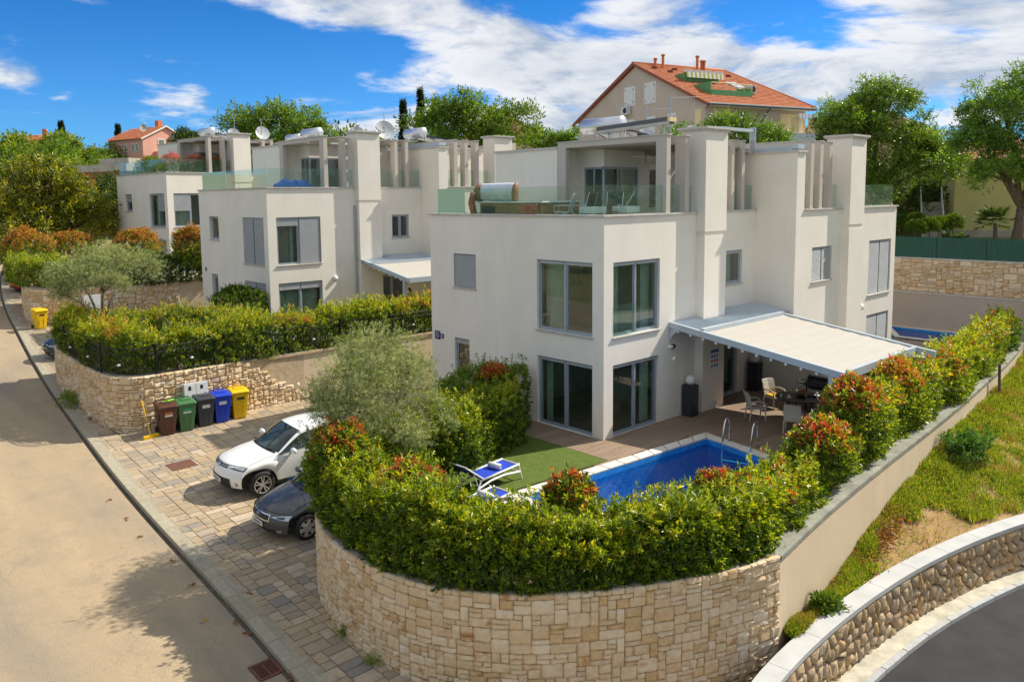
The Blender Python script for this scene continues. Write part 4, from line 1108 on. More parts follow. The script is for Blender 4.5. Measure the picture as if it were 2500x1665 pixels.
# ------------------------------------------------------------------ small fittings of the facades
def fitting(name, mb_m, label, cat, group=None, bevel=0):
    (mb, mt) = mb_m; o = mb.build(name, mt, bevel=bevel); return setp(o, label, cat, group)
PLQ = mat('enamel_blue', (.012, .03, .16), .35)
def text(name, body, size, loc, rot, m, par=None, align='CENTER', ext=.002):
    cu = bpy.data.curves.new(name, 'FONT'); cu.body = body; cu.size = size; cu.align_x = align; cu.align_y = 'CENTER'; cu.extrude = ext
    tmp = bpy.data.objects.new(name, cu); COL.objects.link(tmp); dg = bpy.context.evaluated_depsgraph_get(); dg.update()
    me = bpy.data.meshes.new_from_object(tmp.evaluated_get(dg)); bpy.data.objects.remove(tmp); me.materials.clear(); me.materials.append(m)
    o = bpy.data.objects.new(name, me); COL.objects.link(o); o.location = loc; o.rotation_euler = rot
    if par: o.parent = par
    return o
s = empty('wall_plaque', (-.012, 8.18, 2.3), 0, 'dark blue wall plaque at the corner of the nearest villa', 'plaque')
m = MB(); m.box(-.01, .01, -.15, .15, -.16, .16); m.build('plate', PLQ, s)
m = MB()
for k, w in enumerate((.10, .07, .11, .05)): m.box(-.014, -.010, -w, w, .09 - k * .06, .105 - k * .06)
m.build('small_print', WHITEP, s)
s = empty('house_number', (-.012, 7.9, 2.29), 0, 'small blue house number plate beside the dark plaque', 'house number')
m = MB(); m.box(-.01, .01, -.09, .09, -.085, .085); m.build('plate', PLQ, s)
text('digit', '8', .16, (-.014, 0, 0), (R(90), 0, R(-90)), WHITEP, s)
p = ONB(-.012, 7.95, 2.55); s = empty('house_number', p, -.0167, 'small blue house number plate on the middle villa', 'house number')
m = MB(); m.box(-.01, .01, -.09, .09, -.1, .1); m.build('plate', PLQ, s); text('digit', '6', .16, (-.014, 0, 0), (R(90), 0, R(-90)), WHITEP, s)
s = empty('wall_lamp', (3.5, -.02, 2.47), 0, 'black bulkhead wall lamp under the canopy by the patio door', 'wall lamp')
m = MB(); m.smooth = True; m.lathe([(0, .13), (.07, .12), (.085, .06), (.085, -.03)], 14, (0, -.02, 0), 'x'); m.build('hood', BLACKM, s)
m = MB(); m.smooth = True; m.lathe([(.065, .0), (.065, -.14), (.04, -.17), (0, -.175)], 12, (0, -.02, 0), 'x'); m.build('lens', WHITEP, s)
for P_, lb in ((ONB(3.55, -.0, 2.32), 'round white wall lamp on the middle villa facade'), (ONA(15.2, FY, 2.72), 'round white wall lamp on the far half of the nearest villa')):
    s = empty('wall_lamp', P_, 0, lb, 'wall lamp'); m = MB(); m.smooth = True; m.lathe([(0, -.14), (.09, -.13), (.13, -.08), (.14, -.03), (.14, 0)], 16, (0, 0, 0), 'y'); m.build('globe', WHITEP, s)
    m = MB(); m.lathe([(.15, -.03), (.15, 0), (0, 0)], 16, (0, 0, 0), 'y'); m.build('ring', WHITEP, s)
s = empty('pool_rules_sign', (5.61, -.343, 1.79), 0, 'white pool rules sign with rows of small pictograms', 'sign')
m = MB(); m.box(-.25, .25, -.008, .008, -.36, .33); m.build('board', WHITEP, s)
m = MB(); m.box(-.25, .25, -.0105, -.0085, .22, .33); m.build('blue_header', mat('sign_blue', (.02, .14, .45), .4), s)
SB, SRD = mat('sign_picto_blue', (.04, .16, .5), .4), mat('sign_picto_red', (.5, .05, .04), .4)
for r in range(3):
    for c in range(3):
        m = MB(); m.lathe([(0, -.0115), (.055, -.0115), (.055, -.0085)], 12, (-.16 + .16 * c, 0, .10 - .17 * r), 'y'); m.build('pictogram', SRD if r == 1 else SB, s)
s = empty('wall_vent', (5.68, -.34, .17), 0, 'small square white vent grille low on the chimney wall', 'vent')
m = MB(); m.box(-.15, .15, -.012, .0, -.12, .12)
m.build('frame', WHITEP, s); m = MB()
for k in range(6): m.box(-.11, .11, -.02, -.012, -.09 + k * .034, -.075 + k * .034)
m.build('louvre', SHUT, s)
m = MB(); m.tube([(4.66, -.012, 2.75), (4.66, -.012, 1.25)], .008); setp(m.build('cable', WHITEP), 'thin white cable hanging down the wall behind the globe lamp', 'cable')
m = MB(); m.box(3.98, 4.07, -.02, 0, .17, .29); setp(m.build('wall_socket', WHITEP, bevel=.006), 'white outdoor wall socket low beside the patio door', 'socket')
for (x, y, z, lb) in ((4.66, .6, 0, 'rain pipe of the nearest villa'),): pass
m = MB(); m.tube([ONB(4.8, -.06, 6.0), ONB(4.8, -.06, 0)], .045, 8); setp(m.build('rain_pipe', SHUT), 'grey rain pipe beside the middle villa chimney', 'rain pipe')

# roof equipment
def solar(P_, rot, label, L=1.85):
    s = empty('solar_water_heater', P_, rot, label, 'solar water heater', 'solar water heaters on the villa roofs')
    m = MB(); m.smooth = True; m.lathe([(0, -L / 2), (.25, -L / 2), (.285, -L / 2 + .04), (.285, L / 2 - .04), (.25, L / 2), (0, L / 2)], 20, (0, 0, .48), 'y'); m.build('tank', SILVER, s)
    m = MB()
    for y in (-L / 2 + .3, L / 2 - .3): m.tube([(-.25, y, 0), (-.2, y, .3), (.2, y, .3), (.25, y, 0)], .022); m.tube([(.2, y, .3), (1.2, y, -.0)], .022)
    m.build('stand', STEEL, s)
    m = MB(); m.box(.25, 2.1, -L / 2 + .05, L / 2 - .05, .02, .10, lambda x, y, z: (x, y, z + .28 - .13 * x)); m.build('collector', mat('solar_collector', (.02, .03, .05), .15), s)
    m = MB(); m.tube([(0, L / 2 + .02, .6), (.05, L / 2 + .1, .5), (.05, L / 2 + .1, .1)], .018); m.tube([(0, -L / 2 - .02, .4), (.05, -L / 2 - .08, .3), (.05, -L / 2 - .08, .02)], .018); m.build('pipe', WHITEP, s)
def dish(P_, rot, label, r=.48, grp=True):
    s = empty('satellite_dish', P_, rot, label, 'satellite dish', 'satellite dishes on the villa roofs')
    r *= .92
    m = MB(); m.tube([(0, 0, 0), (0, 0, 1.0)], .025); m.build('mast', STEEL, s)
    m = MB(); m.smooth = True; m.lathe([(0, 0), (r * .35, -.012), (r * .7, -.05), (r, -.11)], 22, (0, 0, 0), 'y')
    o = m.build('dish', mat('dish_grey', (.50, .52, .52), .45), s, fix=False); o.location = (0, -.06, .75); o.rotation_euler = (R(-22), 0, 0)
    m = MB(); m.tube([(0, -.05, .3), (0, -.5, .5)], .014); m.box(-.05, .05, -.56, -.46, .46, .56); m.build('receiver_arm', WHITEP, s)
def antenna(P_, rot, label, h=1.3, boom=1.1):
    s = empty('antenna', P_, rot, label, 'antenna', 'television antennas on the villa roofs')
    m = MB(); m.tube([(0, 0, 0), (0, 0, h)], .025); m.build('mast', STEEL, s)
    m = MB(); m.tube([(-.1, 0, h - .08), (boom, 0, h - .02)], .008)
    for k in range(9): x = -.05 + k * boom / 8.5; m.tube([(x, -.17 + .01 * k, h - .08 + x * .055), (x, .17 - .01 * k, h - .08 + x * .055)], .005, 4)
    m.build('yagi', STEEL, s)
solar(ONA(4.45, 3.75, 9.62), 0, 'shiny horizontal solar water tank on the nearest villa roof', 1.85)
antenna(ONA(4.1, .55, 9.34), R(-20), 'tall antenna mast beside the chimney of the nearest villa', 1.5)
antenna(ONA(6.0, 2.95, 9.34), R(-25), 'shorter antenna mast behind the folded awning of the nearest villa', 1.45)
dish(ONA(6.3, 3.2, 8.72), R(-10), 'half hidden dish behind the shorter antenna on the nearest villa', .62)
dish(ONA(6.6, 1.3, 8.72), R(-10), 'half hidden dish behind the tall antenna near the chimney on the nearest villa', .62)
solar(ONB(5.0, 4.6, 9.5), -.0167, 'solar water tank above the slatted roof shade of the middle villa', 1.75)
solar(ONB(10.5, 2.4, 9.6), -.0167, 'solar water tank beside the big dish of the middle villa', 1.75)
dish(ONB(8.5, 2.6, 9.4), R(-15), 'big round dish between chimney and tank of the middle villa', .62); dish(ONB(7.3, 3.6, 9.2), R(-15), 'smaller dish just behind the chimney of the middle villa', .5)
antenna(ONB(8.45, 2.5, 9.4), R(-15), 'antenna with a long boom over the big dish on the middle villa', 1.7, 1.4); antenna(ONB(7.25, 3.55, 9.4), R(-15), 'antenna mast by the smaller dish on the middle villa', 1.5)
solar(ONC(5.2, 4.2, 9.7), .075, 'left solar water tank on the farthest villa roof', 1.8); solar(ONC(12.3, 3.4, 9.5), .075, 'right solar water tank on the farthest villa roof', 1.8)
dish(ONC(9.2, 3.0, 9.4), R(-5), 'right dish on the farthest villa roof', .62); dish(ONC(7.4, 4.2, 9.3), R(-5), 'left dish on the farthest villa roof', .55)
antenna(ONC(7.4, 4.0, 9.4), R(70), 'branched antenna over the left dish of the farthest villa', 2.0, .9); antenna(ONC(9.1, 2.9, 9.4), R(-10), 'slim antenna over the right dish of the farthest villa', 1.9)
# folded roof awning of the nearest villa
s = empty('roof_awning', ONA(0, 0, 0), 0, 'dark folded awning on a frame above the nearest villa roof terrace', 'awning')
m = MB(); m.obox((3.5, .08, 9.95), (3.5, 3.15, 9.83), .30, .22); m.build('cassette', DGREY, s)
m = MB(); m.obox((3.32, .06, 9.86), (3.32, 3.18, 9.74), .07, .10); m.build('front_bar', COPE, s)
for y in (.06, 3.17):
    m = MB(); m.box(3.3, 3.68, y - .05, y + .05, 9.80 if y > 1 else 9.90, 9.94 if y > 1 else 10.04); m.build('end_cap', CREAM, s)
for y in (.4, 2.7):
    m = MB(); m.box(3.5, 3.56, y - .03, y + .03, 9.5, 9.9); m.build('leg', STEEL, s)
m = MB(); m.box(6.5, 8.72, .08, .26, 9.80, 9.90); m.build('guide_rail', GALV, s); m = MB(); m.box(8.72, 8.80, .05, .28, 9.0, 9.97); m.build('rail_post', STEEL, s)
# ------------------------------------------------------------------ plants
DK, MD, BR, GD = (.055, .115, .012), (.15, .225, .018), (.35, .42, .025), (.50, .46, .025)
RD, RB, OB, LG = (.56, .10, .065), (.38, .12, .04), (.48, .25, .05), (.20, .32, .04)
def palette(cols, p, n, r): return np.array(cols)[r.choice(len(cols), n, p=np.array(p) / np.sum(p))]
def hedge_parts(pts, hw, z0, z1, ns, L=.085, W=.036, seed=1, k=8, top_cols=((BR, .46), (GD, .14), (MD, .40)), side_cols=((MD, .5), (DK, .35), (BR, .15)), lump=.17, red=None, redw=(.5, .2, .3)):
    """leaf arrays for a clipped but shaggy hedge along a path"""
    r = np.random.default_rng(seed); P = Path(pts); z0f = z0 if callable(z0) else (lambda s: np.full(np.shape(s), z0)); z1f = z1 if callable(z1) else (lambda s: np.full(np.shape(s), z1))
    n = ns; s = r.uniform(-hw * .8, P.L + hw * .8, n); sc = np.clip(s, 0, P.L); x, a = P.at(sc); x = x[:, :2] + a * (s - sc)[:, None]
    nr = np.stack([a[:, 1], -a[:, 0]], -1); Z0, Z1 = z0f(sc), z1f(sc); h = Z1 - Z0
    endf = np.clip(1 - np.maximum(0, (np.abs(s - P.L / 2) - P.L / 2)) / (hw * .85), .25, 1) ** .5
    per = h * 2 + 2 * hw * endf; q = r.uniform(0, 1, n) * per
    left = q < h; top = (q >= h) & (q < h + 2 * hw * endf)
    lat = np.where(left, -1, np.where(top, (q - h) / (hw * endf) - 1, 1)) * hw * endf
    z = np.where(left, Z0 + q, np.where(top, Z1, Z1 - (q - h - 2 * hw * endf)))
    N = np.stack([nr[:, 0] * np.where(top, .25 * lat / hw, np.sign(lat)), nr[:, 1] * np.where(top, .25 * lat / hw, np.sign(lat)), np.where(top, 1., .35)], -1)
    corner = np.clip((z - (Z1 - .35)) / .35, 0, 1) * np.clip((np.abs(lat) - hw * .55) / (hw * .45), 0, 1)       # round the shoulders
    lat = lat * (1 - .22 * corner ** 2); z = z - .10 * corner ** 2
    p3 = np.c_[x + nr * lat[:, None], z]
    dep = np.abs(r.normal(0, .13, n)); dep[r.random(n) < .22] *= 3.0
    nz = pnoise(p3, 2.2, seed) * lump + pnoise(p3, 6.5, seed + 1) * lump * .5
    spike = (r.random(n) < .20) * (top + .25) * r.uniform(.0, .30, n)
    off = nz - dep + spike; nn = norm(N.copy()); p3 = p3 + nn * off[:, None]
    p3[:, 2] = np.maximum(p3[:, 2], Z0 + .03)
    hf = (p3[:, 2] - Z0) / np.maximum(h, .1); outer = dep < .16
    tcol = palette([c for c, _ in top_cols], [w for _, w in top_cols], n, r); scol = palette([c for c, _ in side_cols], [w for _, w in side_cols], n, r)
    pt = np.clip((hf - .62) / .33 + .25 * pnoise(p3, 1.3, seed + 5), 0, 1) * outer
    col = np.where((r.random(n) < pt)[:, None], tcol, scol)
    if red is not None:
        pr = red(p3, hf) * outer; rc = palette([RD, RB, OB], redw, n, r); col = np.where((r.random(n) < pr)[:, None], rc, col)
    return shoots(p3, nn + [0, 0, .45], k, L, W, col, r, .11, .4)
def mk_plant(name, parts, label, cat, m=LEAF, group=None, stems=None, fol='foliage', loc=(0, 0, 0)):
    e = empty(name, loc, 0, label, cat, group)
    v, f, c = cat_geo(parts); v = v - np.array(loc); o = link(fol, np_mesh(fol, v, f, c), m, e)
    if stems is not None: stems.build('stems', BARK, e, fix=False)
    return e
def hedge_stems(pts, hw, z0, z1, n, seed, base=(0, 0, 0)):
    r = np.random.default_rng(seed); P = Path(pts); m = MB(); m.smooth = True
    for s in r.uniform(0, P.L, n):
        (x, a) = P.at([s]); x = x[0][:2] + r.normal(0, hw * .3, 2); zt = z0 + (z1 - z0) * r.uniform(.6, .9); d = r.normal(0, .12, 2)
        m.tube([(x[0] - base[0], x[1] - base[1], z0 - .1), (x[0] + d[0] * .5 - base[0], x[1] + d[1] * .5 - base[1], (z0 + zt) / 2), (x[0] + d[0] - base[0], x[1] + d[1] - base[1], zt)], [.018, .014, .006], 5)
    return m
def shrub_parts(c, rx, ry, rz, n, seed, L=.11, W=.044, k=8, red=.75, base=((MD, .45), (DK, .25), (BR, .3)), redcols=((RD, .5), (RB, .15), (OB, .35)), redz=.25, lump=.16):
    r = np.random.default_rng(seed); d = norm(r.normal(size=(n, 3))); d[:, 2] = np.where(d[:, 2] < -.55, -d[:, 2], d[:, 2])
    c = np.array(c); rad = 1 + pnoise(d * 1.0, 3.2, seed) * lump - np.abs(r.normal(0, .16, n)) + (r.random(n) < .06) * r.uniform(0, .22, n)
    p = c + d * np.array([rx, ry, rz]) * rad[:, None]; nn = norm(d / np.array([rx, ry, rz]))
    col = palette([q for q, _ in base], [w for _, w in base], n, r); rc = palette([q for q, _ in redcols], [w for _, w in redcols], n, r)
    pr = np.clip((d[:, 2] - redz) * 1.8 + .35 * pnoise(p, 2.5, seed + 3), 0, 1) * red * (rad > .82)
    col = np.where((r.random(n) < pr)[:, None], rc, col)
    return shoots(p, nn + [0, 0, .4], k, L, W, col, r, .11, .4)
# front hedge on the rounded wall
def inset(P, d, n=40, sign=1):
    p, a = P.at(np.linspace(0, P.L, n)); nr = np.stack([a[:, 1], -a[:, 0]], -1) * sign; return p[:, :2] - nr * d
FH = inset(FWP, .82, 60)
FHP = Path(FH)
front_top = lambda s: np.interp(s, [0, 4, 9, 11.5, 14], [1.85, 1.82, 1.72, 1.5, 1.4]) + .13 * np.sin(s * 1.1) + .09 * np.sin(s * 2.7 + 1)
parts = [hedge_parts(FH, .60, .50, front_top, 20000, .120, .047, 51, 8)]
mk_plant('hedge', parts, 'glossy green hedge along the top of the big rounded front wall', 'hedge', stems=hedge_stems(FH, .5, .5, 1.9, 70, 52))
RH = inset(BW, .86, 60)
rt = lambda s: np.interp(s, [0, 4, 9, 14, 19, 26, 33], [1.4, 1.5, 2.0, 2.0, 1.9, 1.85, 1.9]) + .12 * np.sin(s * 1.7)
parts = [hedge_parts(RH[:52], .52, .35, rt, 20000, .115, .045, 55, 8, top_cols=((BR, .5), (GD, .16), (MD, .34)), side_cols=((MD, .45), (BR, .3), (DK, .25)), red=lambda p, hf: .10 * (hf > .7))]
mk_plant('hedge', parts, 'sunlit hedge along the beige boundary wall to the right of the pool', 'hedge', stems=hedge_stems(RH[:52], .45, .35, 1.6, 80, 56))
SHR = [((-9.5, -.35, 1.6), .75, .7, .85, 'red tipped shrub at the left end of the front hedge beside the dark car', .35, 1500),
       ((-9.35, -2.75, 1.28), .75, .7, .78, 'red tipped shrub in the front hedge next to the sun loungers', .55, 1700),
       ((-7.55, -5.45, 1.45), .5, .5, .75, 'round shrub with rusty red top in front of the pool, middle of the front hedge', .4, 900),
       ((-4.4, -6.75, 1.12), .52, .52, .66, 'small red tipped shrub at the right end of the front hedge below the pool ladder', .6, 1000),
       ((-.45, -7.0, 1.32), .72, .62, .88, 'red tipped shrub on the boundary wall in front of the white chairs', .5, 1700),
       ((2.0, -6.7, 1.6), 1.0, .72, 1.02, 'tall red topped shrub right below the near corner of the canopy', .5, 2300),
       ((5.8, -6.35, 1.45), 1.1, .75, 1.02, 'rusty red shrub along the boundary wall just right of the canopy post', .75, 2300),
       ((10.1, -6.1, 1.1), 1.3, .72, .95, 'orange tinged shrub farther along the boundary wall by the far patio', .4, 2000),
       ((14.6, -5.55, 1.0), 1.6, .7, .95, 'bright yellow green shrub along the boundary wall near the far pool', .08, 2200),
       ((21.0, -4.7, .95), 1.5, .8, .95, 'darker shrub at the far end of the boundary wall by the back wall', .04, 1700)]
for k, (c, rx_, ry_, rz_, lb, red, n) in enumerate(SHR):
    bs = ((MD, .35), (DK, .2), (BR, .45)) if k in (5, 6, 7, 8) else ((MD, .45), (DK, .25), (BR, .3))
    if k == 9: bs = ((DK, .6), (MD, .4))
    st = MB(); st.smooth = True; rr = np.random.default_rng(k)
    for _ in range(6):
        d = rr.normal(0, .3, 2); st.tube([(rr.normal() * .06, rr.normal() * .06, -rz_ - .2), (d[0] * .5, d[1] * .5, -.2), (d[0], d[1], rz_ * .6)], [.03, .02, .008], 5)
    mk_plant('red_tip_shrub', [shrub_parts(c, rx_, ry_, rz_, n, 60 + k, red=red, base=bs, redcols=((OB, .6), (RB, .2), (RD, .2)) if k in (6, 7) else ((RD, .5), (RB, .15), (OB, .35)))], lb, 'shrub', group='shrubs rising out of the front hedges', stems=st, loc=c)
# hedge block between lawn and parking
parts = [hedge_parts([(-4.5, 1.7), (-3.2, 1.75), (-2.3, 2.2)], .75, -.02, 1.75, 4200, .09, .038, 71, 8, red=lambda p, hf: 0 * hf), hedge_parts([(-3.6, 3.1), (-1.9, 3.3), (-.75, 3.3)], .6, -.02, 1.95, 3400, .09, .038, 72, 8, top_cols=((MD, .7), (LG, .3)))]
mk_plant('hedge', parts, 'dense hedge block between the lawn and the parked white car', 'hedge', stems=hedge_stems([(-4.5, 1.7), (-3.2, 1.75), (-2.3, 2.2)], .5, -.02, 1.5, 18, 73))
mk_plant('red_tip_shrub', [shrub_parts((-2.1, 2.7, 1.65), .6, .5, .55, 800, 74, red=.9)], 'red tipped shrub on the hedge block against the near villa wall', 'shrub', group='shrubs rising out of the front hedges')
mk_plant('leafy_shrub', [shrub_parts((-8.3, -.5, 1.0), 1.1, .9, .6, 1500, 75, red=.0), shrub_parts((-6.9, 1.1, .5), 1.0, .7, .5, 1000, 76, red=0)], 'yellow green leafy shrub under the near olive tree', 'shrub')
# hedges of the middle villa
BH1 = [(-9.75, 20.3), (-9.85, 17.5), (-9.9, 14.6), (-9.5, 13.1), (-8.3, 12.75), (-5, 12.8), (0, 12.9), (4, 13)]
BH1 = smooth_path(BH1)
bt = lambda s: 2.98 + .08 * np.sin(s * 1.3) + .06 * np.sin(s * 3.1)
orange_top = lambda p, hf: .30 * (hf > .84) * (pnoise(p, .55, 90) > .1)
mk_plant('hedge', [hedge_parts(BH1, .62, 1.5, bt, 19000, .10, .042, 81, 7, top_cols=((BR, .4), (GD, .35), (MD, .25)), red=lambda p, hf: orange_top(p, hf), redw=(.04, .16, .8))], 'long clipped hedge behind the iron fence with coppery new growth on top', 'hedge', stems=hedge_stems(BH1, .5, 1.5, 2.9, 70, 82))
mk_plant('hedge', [hedge_parts([(-8.6, 19.8), (-6.6, 20.4), (-4.6, 19.2), (-3.9, 16.8)], .8, 1.3, 2.65, 5200, .10, .042, 83, 7, red=lambda p, hf: .12 * (hf > .85), redw=(.02, .1, .88))], 'inner clipped hedge in front of the middle villa', 'hedge')
mk_plant('leafy_shrub', [shrub_parts((-2.3, 20.6, 2.3), 1.35, 1.2, 1.05, 2300, 84, red=0, base=((DK, .55), (MD, .45)))], 'dark round shrub beside the lower windows of the middle villa', 'shrub')
mk_plant('leafy_shrub', [shrub_parts((.9, 15.2, 1.9), .8, .7, .8, 900, 85, red=0, base=((BR, .5), (MD, .5)))], 'bright shrub at the corner of the middle villa under its lower window', 'shrub')
# farthest garden
mk_plant('hedge', [hedge_parts([(-8.1, 38.2), (-8.1, 34.8), (-7.2, 32.6)], .7, 2.85, 4.25, 3300, .13, .055, 86, 7, side_cols=((MD, .6), (BR, .25), (DK, .15)))], 'green hedge on the farther stone wall by the street', 'hedge')
mk_plant('hedge', [hedge_parts([(-5.6, 31.8), (-2.5, 31.4), (1.2, 31.1)], .7, 2.75, 4.3, 3800, .13, .055, 87, 7, top_cols=((MD, .6), (DK, .4)), side_cols=((DK, .6), (MD, .4)))], 'dark hedge on the rendered wall in front of the farthest villa', 'hedge')
for k, (c, rr3, lb) in enumerate([((-7.2, 40.4, 4.5), (1.5, 1.4, 1.3), 'large coppery shrub at the street corner of the farthest garden'), ((-4.3, 41.9, 4.5), (1.5, 1.4, 1.1), 'second coppery shrub from the street in the farthest garden, under the big magnolia'),
                               ((-2.6, 34.0, 4.6), (1.25, 1.2, 1.25), 'coppery shrub in front of the lower window of the farthest villa'), ((-.6, 30.6, 4.6), (1.1, 1.0, 1.4), 'coppery shrub at the left edge of the middle villa')]):
    mk_plant('red_tip_shrub', [shrub_parts(c, *rr3, 1700, 90 + k, .13, .055, 7, red=.85, redcols=((OB, .6), (RB, .25), ((.36, .17, .06), .15)), redz=-.1)], lb, 'shrub', group='coppery shrubs of the farthest garden')

# ------------------------------------------------------------------ trees
def crown_geo(blobs, n, L, W, cols, seed, subk=26, subr=.36, droop=.0, up=.35, k=5, shoot=True):
    r = np.random.default_rng(seed); vol = np.array([b[3] * b[4] * b[5] for b in blobs]) ** .8; vol /= vol.sum(); out = []
    for b, w in zip(blobs, vol):
        c, rad = np.array(b[:3]), np.array(b[3:6]); m = max(6, int(subk * (.4 + w * len(blobs) * .6)))
        sd = norm(r.normal(size=(m, 3))); sd[:, 2] = np.where(sd[:, 2] < -.5, sd[:, 2] * -.6, sd[:, 2]); sc = c + sd * rad * r.uniform(.50, 1.02, (m, 1)); sr = subr * r.uniform(.6, 1.25, m)
        nn = int(n * w / k) + 1; i = r.integers(0, m, nn); d = norm(r.normal(size=(nn, 3)) + sd[i] * .5 + [0, 0, up])
        p = sc[i] + d * rad * (sr[i] * r.uniform(.35, 1.25, nn) ** 1.0)[:, None]
        tone = r.uniform(.72, 1.28, m)[i][:, None]; col = palette([q for q, _ in cols], [q for _, q in cols], nn, r) * tone
        out.append(shoots(p, d + [0, 0, .15 - droop], k, L, W, col, r, L * 1.3, .5))
    return cat_geo(out)
def trunk_mb(base, blobs, r0, seed, fork=.35, nl=None):
    r = np.random.default_rng(seed); m = MB(); m.smooth = True; base = Vector(base); top = Vector(np.mean([b[:3] for b in blobs], 0)); fk = base.lerp(top, fork)
    fk += Vector((r.normal() * .1, r.normal() * .1, 0))
    m.tube([base - Vector((0, 0, .4)), base.lerp(fk, .5) + Vector((r.normal() * r0, r.normal() * r0, 0)), fk], [r0 * 1.25, r0, r0 * .85], 9)
    for b in blobs[:nl]:
        e = Vector(b[:3]); mid = fk.lerp(e, .5) + Vector((0, 0, .12 * (e - fk).length)); m.tube([fk, mid, e], [r0 * .7, r0 * .45, r0 * .12], 7)
        for _ in range(5):
            d = Vector(norm(r.normal(size=(1, 3)))[0]) ; q = e + Vector((d.x * b[3], d.y * b[4], abs(d.z) * b[5])) * .75; m.tube([mid.lerp(e, .5), e.lerp(q, .5), q], [r0 * .3, r0 * .17, r0 * .05], 5)
    return m
def tree(name, base, blobs, n, L, W, cols, seed, label, cat='tree', group=None, m=LEAFM, r0=.15, bark=BARK, fork=.35, **kw):
    """blobs are relative to base"""
    e = empty(name, base, 0, label, cat, group)
    v, f, c = crown_geo(blobs, n, L, W, cols, seed, **kw); link('crown', np_mesh('crown', v, f, c), m, e)
    trunk_mb((0, 0, 0), blobs, r0, seed, fork).build('trunk', bark, e, fix=False)
    return e
def copy_tree(e, loc, rot, sc, label, group=None):
    c = e.copy(); COL.objects.link(c); c.location = loc; c.rotation_euler = (0, 0, rot); c.scale = (sc, sc, sc) if isinstance(sc, (int, float)) else sc
    c['label'] = label
    if group: c['group'] = group
    for ch in e.children: d = ch.copy(); COL.objects.link(d); d.parent = c
    return c
OL = (((.28, .33, .16), .5), ((.44, .48, .30), .3), ((.17, .21, .09), .2))
tree('olive_tree', (-7.75, .9, .0), [(-0.88, -0.44, 2.85, 0.98, 0.9, 0.93), (0.18, 0.18, 3.2, 1.07, 0.98, 1.02), (1.11, 0.26, 2.54, 0.98, 0.95, 0.88), (-0.18, -0.88, 1.98, 0.95, 0.81, 0.66), (-1.14, 0.35, 2.34, 0.77, 0.77, 0.75), (1.14, -0.62, 1.77, 0.77, 0.73, 0.66)], 90000, .066, .015, OL, 101, 'grey green olive tree between the front hedge and the parked white car', m=OLIVE, bark=BARKO, r0=.11, fork=.25, subk=30, subr=.42, k=9)
tree('olive_tree', (-9.2, 17.9, 1.4), [(-.8, .3, 3.2, 1.1, 1.0, .75), (.4, .6, 3.6, 1.25, 1.1, .85), (1.5, 1.0, 3.3, 1.0, .9, .75), (-.1, -.6, 2.85, .9, .8, .6), (-1.3, .9, 2.6, .8, .8, .55)], 44000, .075, .017, OL, 102, 'spreading olive tree behind the long clipped hedge of the middle villa', m=OLIVE, bark=BARKO, r0=.10, fork=.42, subk=26, subr=.40, k=9)
TG = (((.13, .23, .026), .4), ((.20, .31, .034), .35), ((.07, .14, .02), .25))
TY = (((.20, .28, .03), .4), ((.30, .36, .04), .35), ((.11, .17, .02), .25))
TD = (((.045, .085, .02), .5), ((.08, .13, .028), .4), ((.12, .17, .04), .1))
MG = (((.15, .19, .018), .4), ((.26, .27, .02), .3), ((.45, .40, .05), .14), ((.07, .10, .012), .16))
tree('magnolia_tree', (-4.2, 49.5, 2.6), [(0, 0, 4.3, 3.6, 3.0, 3.2), (-2.2, -1, 3.2, 2.6, 2.4, 2.4), (2.6, -.5, 3.3, 2.6, 2.4, 2.5), (.3, -1.4, 6.4, 2.2, 2.0, 1.8)], 26000, .26, .11, MG, 103, 'big glossy magnolia tree at the far left above the street', m=LEAF, r0=.25, subk=40, subr=.30)
tree('oak_tree', (1.3, 51.8, 3.0), [(0, 0, 3.6, 1.9, 1.9, 2.6), (.6, .2, 5.4, 1.5, 1.4, 1.6)], 9000, .24, .10, TD, 104, 'dark dense tree between the magnolia and the farthest villa', r0=.2)
# two broadleaf trees beyond the back wall
tree('broadleaf_tree', (33.6, 6.0, 4.4), [(-1.2, 1.0, 6.6, 2.5, 2.4, 2.2), (.4, -.4, 8.3, 2.3, 2.2, 1.9), (1.6, -1.6, 5.6, 2.3, 2.2, 2.1), (-.4, 2.2, 4.6, 2.3, 2.4, 2.0), (1.2, -3.0, 4.6, 1.7, 1.7, 1.6), (-.8, .5, 3.2, 2.2, 2.2, 1.5)], 80000, .17, .075, TG, 105, 'tall leafy tree behind the right end of the nearest villa', m=LEAF, r0=.22, subk=60, subr=.25, droop=.25)
tree('broadleaf_tree', (32.9, -2.2, 4.3), [(-.6, .6, 7.2, 2.6, 2.4, 2.1), (1.1, -1.6, 8.6, 2.6, 2.5, 1.9), (-.9, 1.7, 5.3, 2.2, 2.2, 1.8), (1.2, -2.2, 5.8, 2.5, 2.4, 2.0), (-.4, 0.4, 4.0, 2.2, 2.0, 1.2), (.6, -3.6, 7.2, 2.2, 2.2, 2.2)], 80000, .17, .07, (((.15, .27, .04), .45), ((.23, .37, .05), .35), ((.08, .16, .025), .2)), 106, 'large light green tree at the right edge standing in the yellow house garden', m=LEAF, r0=.26, subk=56, subr=.26, droop=.25)
tree('ash_tree', (22.4, 9.6, 5.2), [(-1.6, 1.4, 5.2, 1.5, 1.4, 1.1), (.2, -.2, 5.8, 1.6, 1.5, 1.2), (1.5, -1.4, 5.0, 1.6, 1.5, 1.3), (.3, 0, 4.3, 1.6, 1.5, 1.0)], 13000, .20, .08, (((.10, .20, .02), .5), ((.15, .26, .025), .35), ((.06, .12, .015), .15)), 107, 'bright green young tree growing behind the roof of the nearest villa', m=LEAF, r0=.12, droop=.3)
